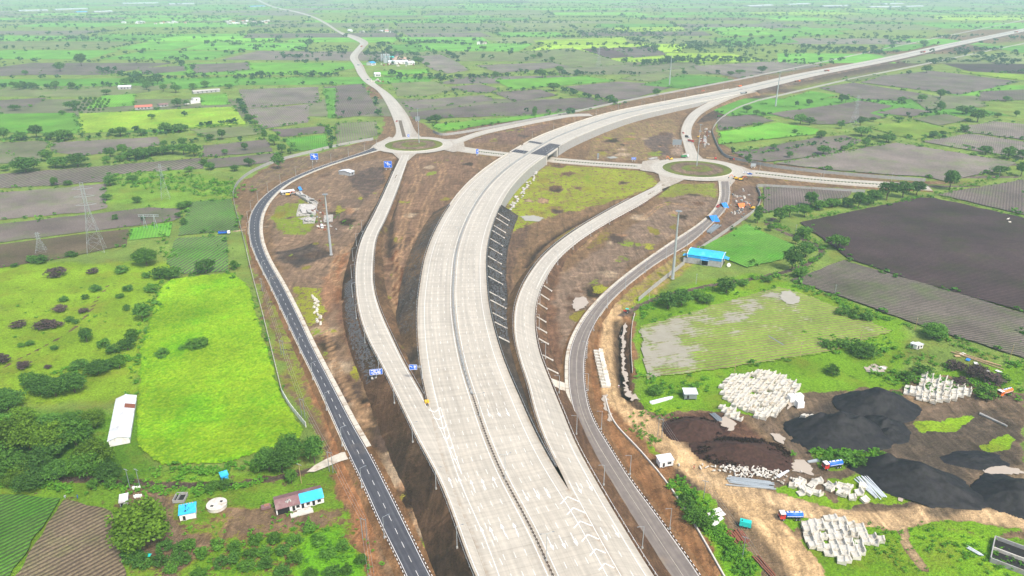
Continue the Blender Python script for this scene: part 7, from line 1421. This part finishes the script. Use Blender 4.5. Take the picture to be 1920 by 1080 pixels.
# ---------------------------------------------------------------- vehicles
def wheels(t, xs, y, r, w_=.3):
    for x in xs:
        for s_ in (-1, 1):
            mb = MB(); mb.lathe([(r * .6, -w_ / 2), (r, -w_ / 2 * .8), (r, w_ / 2 * .8), (r * .6, w_ / 2)], 12, (x, s_ * y, r), 'Y'); wh = mb.build('wheel', MAT['rubber'], t); mb = MB(); mb.lathe([(r * .5, -w_ / 2 - .02), (r * .5, w_ / 2 + .02)], 8, (x, s_ * y, r), 'Y'); mb.build('rim', MAT['galvanised'], wh)
def heading(a, b): A, B = G(*a), G(*b); d = B - A; return (A + B) / 2, math.atan2(d.y, d.x)
def tanker(a, b, lab, cab, tank):
    P, rz = heading(a, b); t = thing('tanker_truck', lab, 'truck', P, rz); wheels(t, (-2.9, -1.7, 2.9), 1.05, .52)
    part(t, 'chassis', 'dark', ((0, 0, .85), (8.6, .9, .3))); part(t, 'cab', cab, ((3.3, 0, 1.55), (1.9, 2.4, 1.3)), ((3.25, 0, 2.55), (1.75, 2.35, .8), 0, .93)); part(t, 'cab_roof', 'cloth_white', ((3.2, 0, 3.02), (1.9, 2.3, .14))); part(t, 'windscreen', 'glass_dark', ((4.2, 0, 2.45), (.12, 2.0, .65), 0, 1, 0, R(-8))); part(t, 'side_window', 'glass_dark', ((3.4, 1.16, 2.45), (1.0, .1, .5))); part(t, 'side_window', 'glass_dark', ((3.4, -1.16, 2.45), (1.0, .1, .5))); part(t, 'bumper', 'dark', ((4.32, 0, .8), (.2, 2.4, .4)))
    for s_ in (-.85, .85): part(t, 'headlight', 'cloth_white', ((4.3, s_, 1.15), (.1, .35, .25)))
    mb = MB(); mb.lathe([(.7, -4.2), (1.12, -3.95), (1.12, 1.85), (.7, 2.1)], 14, (0, 0, 2.05), 'X'); tk = mb.build('tank', MAT[tank], t, True); part(tk, 'walkway', 'cloth_white', ((-1, 0, 3.2), (5.4, .7, .08))); part(tk, 'stripe', 'cloth_white', ((-1, 1.11, 2.0), (5.6, .06, .22)), ((-1, -1.11, 2.0), (5.6, .06, .22)))
    for x in (-2.8, -1, .8): mb = MB(); mb.lathe([(.32, 3.2), (.32, 3.4)], 10, (x, 0, 0)); mb.build('hatch', MAT['blue_paint'], tk)
tanker((1504, 973), (1460, 973), 'red-cabbed blue tanker truck nearest, beside the near block stack', 'red_paint', 'blue_paint'); tanker((1578, 874), (1542, 880), 'blue tanker truck with red and yellow cab below the shrubs', 'red_paint', 'blue_paint'); tanker((1895, 737), (1871, 744), 'orange tanker truck at the top right of the yard', 'orange_paint', 'orange_paint')
def lorry(px, rz, lab, cab, body, L=7.0, sc=1.0, z=0.0):
    P = G(*px, z); t = thing('lorry', lab, 'truck', P, rz); t.scale = (sc,) * 3; wheels(t, (-L * .32, L * .34), 1.0, .5); part(t, 'chassis', 'dark', ((0, 0, .8), (L, .9, .3))); part(t, 'cab', cab, ((L * .37, 0, 1.75), (1.9, 2.3, 1.7), 0, .94)); part(t, 'windscreen', 'glass_dark', ((L * .37 + .95, 0, 2.1), (.1, 1.9, .6))); b = part(t, 'load_body', body, ((-L * .14, 0, 1.2), (L * .66, 2.4, .2)), ((-L * .14, 1.15, 1.75), (L * .66, .12, 1.1)), ((-L * .14, -1.15, 1.75), (L * .66, .12, 1.1)), ((-L * .47, 0, 1.75), (.12, 2.2, 1.1)), ((L * .19, 0, 1.75), (.12, 2.2, 1.1)))
    part(b, 'load', 'heap_brown', ((-L * .14, 0, 1.7), (L * .62, 2.1, .9), 0, .8))
def car(px, rz, lab, col, z=0.0, name='car', sc=1.0):
    P = G(*px, z); t = thing(name, lab, 'car', P, rz); t.scale = (sc,) * 3; wheels(t, (-1.3, 1.3), .78, .33, .22); part(t, 'body', col, ((0, 0, .62), (4.2, 1.72, .62), 0, .96)); part(t, 'cabin', 'glass_dark', ((-.2, 0, 1.2), (2.5, 1.55, .6), 0, .8)); part(t, 'roof', col, ((-.25, 0, 1.52), (1.9, 1.3, .08)))
    for s_ in (-.55, .55): part(t, 'headlight', 'cloth_white', ((2.08, s_, .72), (.1, .35, .18)))
def van(px, rz, lab, col, z=0.0):
    P = G(*px, z); t = thing('van', lab, 'van', P, rz); wheels(t, (-1.4, 1.4), .85, .36, .25); part(t, 'body', col, ((-.3, 0, 1.25), (4.0, 1.85, 1.7), 0, .95), ((2.0, 0, .9), (.7, 1.75, 1.0), 0, .9)); part(t, 'windscreen', 'glass_dark', ((1.75, 0, 1.65), (.1, 1.5, .6))); part(t, 'rear_window', 'glass_dark', ((-2.28, 0, 1.6), (.08, 1.4, .5)))
lorry((421, 439), R(8), 'blue and white lorry parked at the gate of the striped crop field', 'cloth_white', 'blue_paint', 9); van((604, 427), R(-70), 'white van parked between the ruins and the tall mast', 'white_paint_car'); car((744, 228, ), R(-100), 'dark car on the north road nearing the left roundabout', 'red_paint', .5); lorry((678, 88), R(80), 'tiny lorry on the north road bend', 'red_paint', 'orange_paint', 8, 1.2, .5); car((682, 124), R(100), 'red car on the north road beside the batching plant', 'red_paint', .5, sc=1.4)
lorry((1295, 266), R(-60), 'red lorry parked on the north-east slip road', 'red_paint', 'red_paint', 9, 1.0, .6); lorry((1289, 258), R(-60), 'white lorry behind the red lorry on the north-east slip road', 'cloth_white', 'heap_brown', 8, 1, .6); car((1281, 250), R(-80), 'dark red car alone on the north-east slip road', 'red_paint', .7); lorry((1284, 295), R(15), 'white-roofed lorry at the mouth of the north-east slip road', 'cloth_white', 'green_paint', 9, 1, .5); lorry((1334, 299), R(-15), 'red and cream lorry at the roundabout by the muddy strip', 'red_paint', 'timber', 11, 1, .5)
car((1398, 325), R(-10), 'white car leaving the right roundabout', 'white_paint_car', .5, sc=1.3); car((1406, 327), R(-10), 'small blue car on the right roundabout exit', 'blue_paint', .5); car((1346, 388), R(60), 'red car on the right service road near the blue tarpaulin', 'red_paint', .6, sc=1.2); lorry((1550, 134), R(25), 'dark lorry alone on the straight highway', 'red_paint', 'rust', 9, 1.3, 3); lorry((1495, 154), R(25), 'orange lorry on the right lane of the straight highway', 'orange_paint', 'rust', 9, 1.3, 3.4); lorry((1730, 99), R(22), 'dark red lorry far along the straight highway', 'red_paint', 'rust', 9, 1.6, 2.4); lorry((1387, 163), R(28), 'small orange machine on the highway beyond the slip road', 'orange_paint', 'orange_paint', 6, 1.1, 4.2); lorry((1394, 176), R(25), 'grey lorry at the tip of the north-east slip road', 'dark', 'galvanised', 11, 1.2, 4); lorry((1905, 61), R(22), 'farthest tiny lorry on the straight highway', 'red_paint', 'rust', 9, 1.6, 2)
car((1318, 171), R(25), 'orange car on the highway before the junction', 'orange_paint', 4.8, sc=1.2); lorry((1372, 300), R(-20), 'red car-carrier parked by the mud at the roundabout edge', 'red_paint', 'dark', 7, .8, .5)
def excavator(px, rz, lab, z=0.0):
    P = G(*px, z); t = thing('excavator', lab, 'excavator', P, rz)
    for s_ in (-1.2, 1.2): mb = MB(); mb.prism([(-1.9, 0), (1.9, 0), (2.3, .45), (1.9, .9), (-1.9, .9), (-2.3, .45)], .6, 'Y', (0, s_, 0)); mb.build('track', MAT['rubber'], t)
    part(t, 'body', 'yellow_paint', ((-.6, 0, 1.6), (3.4, 2.5, 1.2), 0, .95)); part(t, 'cab', 'glass_dark', ((.5, .7, 2.5), (1.3, 1.0, 1.2), 0, .9)); a = MB(); a.tube((1, -.2, 1.8), (3.6, -.2, 4.4), .28, .22); a.tube((3.6, -.2, 4.4), (5.8, -.2, 2.0), .22, .16); a.build('boom', MAT['orange_paint'], t); part(t, 'bucket', 'dark', ((5.9, -.2, 1.4), (.9, 1.1, .9), 0, .7))
excavator((1378, 336), R(170), 'orange excavator working below the right roundabout'); excavator((1389, 338), R(0), 'yellow excavator beside the orange one below the roundabout'); excavator((1310, 258), R(60), 'orange excavator in the muddy strip beside the north-east slip road'); excavator((1257, 300), R(200), 'small orange excavator at the left mouth of the north-east slip road'); excavator((541, 367), R(20), 'yellow excavator behind the long low shed inside the left loop'); excavator((1410, 392), R(150), 'orange excavator at the wall of the muddy corner')
P, rz = heading((1404, 990), (1390, 984)); t = thing('generator_trailer', 'turquoise generator trailer standing on the haul road', 'generator', P, rz + .3); part(t, 'housing', 'teal_paint', ((0, 0, 1.5), (4.0, 1.9, 2.0), 0, .97)); part(t, 'base', 'dark', ((0, 0, .45), (4.2, 1.8, .2))); part(t, 'exhaust', 'dark', ((1.2, .4, 2.7), (.25, .25, .6))); part(t, 'vent_panel', 'galvanised_dark', ((-2.0, 0, 1.5), (.06, 1.4, 1.3))); wheels(t, (-.8, .8), .9, .35, .25); mb = MB(); mb.tube((2, 0, .5), (3.4, 0, .4), .08); mb.build('drawbar', MAT['dark'], t)
P = G(1174, 586); t = thing('tractor', 'small red tractor with green canopy at the head of the haul road', 'tractor', P, R(160)); wheels(t, (-.9,), .85, .75, .4); wheels(t, (1.1,), .7, .42, .25); part(t, 'bonnet', 'red_paint', ((.7, 0, 1.1), (1.8, .7, .7))); part(t, 'seat', 'dark', ((-.6, 0, 1.2), (.6, .6, .5))); part(t, 'canopy', 'teal_paint', ((-.5, 0, 2.5), (1.8, 1.5, .1))); part(t, 'canopy_post', 'dark', ((-1.2, .6, 1.8), (.07, .07, 1.3)), ((-1.2, -.6, 1.8), (.07, .07, 1.3)), ((.2, .6, 1.8), (.07, .07, 1.3)), ((.2, -.6, 1.8), (.07, .07, 1.3)))
P = G(278, 1055); t = thing('tractor', 'yellow tractor with green hood half hidden under the olive tree', 'tractor', P, R(-95)); wheels(t, (-.9,), .85, .75, .4); wheels(t, (1.1,), .7, .42, .25); part(t, 'bonnet', 'yellow_paint', ((1.1, 0, 1.2), (1.8, 1.2, .5))); part(t, 'seat', 'dark', ((-.4, 0, 1.2), (.6, .6, .5))); part(t, 'canopy', 'teal_paint', ((-.9, 0, 2.4), (1.4, 1.6, .12))); part(t, 'canopy_post', 'dark', ((-1.4, .6, 1.8), (.07, .07, 1.2)), ((-1.4, -.6, 1.8), (.07, .07, 1.2)))
# ---------------------------------------------------------------- people and cattle
def person(px, lab, top, low, rz=0.0, bend=0.0):
    P = G(*px); t = thing('person', lab, 'person', P, rz)
    V = [(0, 0, .92), (0, -.02 - bend * .12, 1.15), (0, -bend * .35, 1.42), (0, -bend * .5, 1.52), (.19, -bend * .32, 1.38), (.27, -bend * .4 - .04, 1.12), (.25, -bend * .5 - .14, .88), (-.19, -bend * .32, 1.38), (-.27, -bend * .4 - .04, 1.12), (-.25, -bend * .5 - .14, .88), (.1, 0, .86), (.12, -.03, .48), (.13, .03, .08), (.13, -.12, .03), (-.1, 0, .86), (-.12, .08, .48), (-.13, .12, .08), (-.13, -.02, .03)]
    E = [(0, 1), (1, 2), (2, 3), (2, 4), (4, 5), (5, 6), (2, 7), (7, 8), (8, 9), (0, 10), (10, 11), (11, 12), (12, 13), (0, 14), (14, 15), (15, 16), (16, 17)]; rr = [.15, .14, .16, .06, .08, .055, .04, .08, .055, .04, .1, .075, .05, .045, .1, .075, .05, .045]
    me = bpy.data.meshes.new('body'); me.from_pydata(V, E, []); me.materials.append(MAT[top]); o = obj('body', me, t); md = o.modifiers.new('skin', 'SKIN'); sv = me.skin_vertices[0].data if me.skin_vertices else None
    if sv is None: me.skin_vertices.new() if hasattr(me.skin_vertices, 'new') else None; sv = me.skin_vertices[0].data if me.skin_vertices else None
    if sv is not None:
        for k, r in enumerate(rr): sv[k].radius = (r, r * .8)
        sv[0].use_root = True
    o.modifiers.new('sub', 'SUBSURF').levels = 1
    mb = MB(); mb.lathe([(.04, -.12), (.085, -.06), (.095, .03), (.07, .1), (.02, .13)], 10, (0, -bend * .6, 1.66)); h = mb.build('head', MAT['skin'], t, True); mb = MB(); mb.lathe([(.1, .0), (.105, .05), (.07, .115), (.02, .14)], 10, (0, .012 - bend * .6, 1.66)); mb.build('hair', MAT['dark'], h, True)
    for s_ in (-1, 1): part(h, 'eye', 'dark', ((s_ * .035, -.09 - bend * .6, 1.67), (.02, .01, .012)))
    mb = MB(); mb.tube((.1, 0, .95), (.12, -.02, .45), .12, .09, 8, False); mb.tube((-.1, 0, .95), (-.12, .07, .45), .12, .09, 8, False); mb.build('trousers', MAT[low], t)
person((122, 934), 'person in white and blue stooping at the edge of the ploughed rows', 'cloth_white', 'cloth_blue', 1.0, .8); person((146, 934), 'person in dark blue standing at the end of the ploughed rows', 'cloth_blue', 'cloth_blue', 2.0); person((1301, 879), 'person in red walking on the haul road beside the white cabin', 'cloth_red', 'dark', .5); person((1160, 727), 'person in white and red on the haul road by the segment rows', 'cloth_white', 'cloth_red', .2)
def cow(px, rz, lab):
    P = G(*px); t = thing('cow', lab, 'cow', P, rz); t.scale = (1.25,) * 3
    V = [(0, 0, 1.05), (.55, 0, 1.12), (.85, 0, 1.3), (1.15, 0, 1.5), (1.42, 0, 1.3), (-.6, 0, 1.15), (.55, .2, .85), (.5, .22, .5), (.52, .22, .05), (.55, -.2, .85), (.6, -.22, .5), (.62, -.22, .05), (-.6, .2, .85), (-.55, .22, .6), (-.68, .22, .38), (-.66, .22, .05), (-.6, -.2, .85), (-.5, -.22, .6), (-.62, -.22, .38), (-.6, -.22, .05), (-.82, 0, 1.1), (-.92, 0, .55)]
    E = [(0, 1), (1, 2), (2, 3), (3, 4), (0, 5), (1, 6), (6, 7), (7, 8), (1, 9), (9, 10), (10, 11), (5, 12), (12, 13), (13, 14), (14, 15), (5, 16), (16, 17), (17, 18), (18, 19), (5, 20), (20, 21)]; rr = [.36, .36, .2, .17, .1, .3, .13, .075, .06, .13, .075, .06, .16, .1, .065, .06, .16, .1, .065, .06, .05, .03]
    me = bpy.data.meshes.new('body'); me.from_pydata(V, E, []); me.materials.append(MAT['hide']); o = obj('body', me, t); o.modifiers.new('skin', 'SKIN'); sv = me.skin_vertices[0].data if me.skin_vertices else None
    if sv is not None:
        for k, r in enumerate(rr): sv[k].radius = (r, r)
        sv[0].use_root = True
    o.modifiers.new('sub', 'SUBSURF').levels = 1
    for s_ in (-1, 1): mb = MB(); mb.tube((1.1, s_ * .08, 1.62), (1.1, s_ * .24, 1.85), .03, .01, 5); mb.build('horn', MAT['dark'], t); mb = MB(); mb.box((1.05, s_ * .24, 1.52), (.1, .22, .06)); mb.build('ear', MAT['hide'], t)
cow((1889, 413), R(10), 'white cow on the black field, farther of the pair'); cow((1893, 419), R(-170), 'white cow on the black field, nearer of the pair')
print('BLOCKS', NB[0])
# ---------------------------------------------------------------- haze
HZ = bpy.data.materials.new('haze'); HZ.use_nodes = True; t_ = HZ.node_tree; t_.nodes.remove(t_.nodes['Principled BSDF'])
pv = t_.nodes.new('ShaderNodeVolumePrincipled'); pv.inputs['Color'].default_value = (.66, .90, 1.0, 1); pv.inputs['Density'].default_value = HAZE; pv.inputs['Anisotropy'].default_value = .0
t_.links.new(pv.outputs[0], t_.nodes['Material Output'].inputs['Volume'])
mb = MB(); mb.box((0, 0, 94), (25000, 25000, 198)); hz = mb.build('haze', HZ); tag(hz, 'thin pale blue haze over the whole plain', 'haze', kind='stuff')
# ---------------------------------------------------------------- tell look-alikes apart by their place
ORD = ['', 'first', 'second', 'third', 'fourth', 'fifth', 'sixth', 'seventh', 'eighth', 'ninth', 'tenth', 'eleventh', 'twelfth', 'thirteenth', 'fourteenth', 'fifteenth', 'sixteenth', 'seventeenth', 'eighteenth', 'nineteenth', 'twentieth', 'twenty-first', 'twenty-second', 'twenty-third', 'twenty-fourth', 'twenty-fifth', 'twenty-sixth', 'twenty-seventh', 'twenty-eighth', 'twenty-ninth', 'thirtieth']
same = {}
for o in bpy.data.objects:
    if o.get('label') and o.get('category') and not o.parent: same.setdefault(o['label'], []).append(o)
for lab, L in same.items():
    if not 2 <= len(L) <= 30: continue
    near = L[0]['category'] in ('street lamp', 'drain chute', 'wires', 'stone'); key = (lambda o: (o.location.y if o.data is None or o.location.length > 1 else o.data.vertices[0].co.y)) if near else (lambda o: pix(o.location)[0])
    L.sort(key=key); n = len(L)
    for i, o in enumerate(L):
        if near: suf = 'nearest' if i == 0 else 'farthest' if i == n - 1 else ORD[i + 1] + ' nearest'
        else: suf = 'leftmost' if i == 0 else 'rightmost' if i == n - 1 else ORD[i + 1] + ' from left'
        if len(lab.split()) + len(suf.split()) <= 16: o['label'] = lab + ', ' + suf
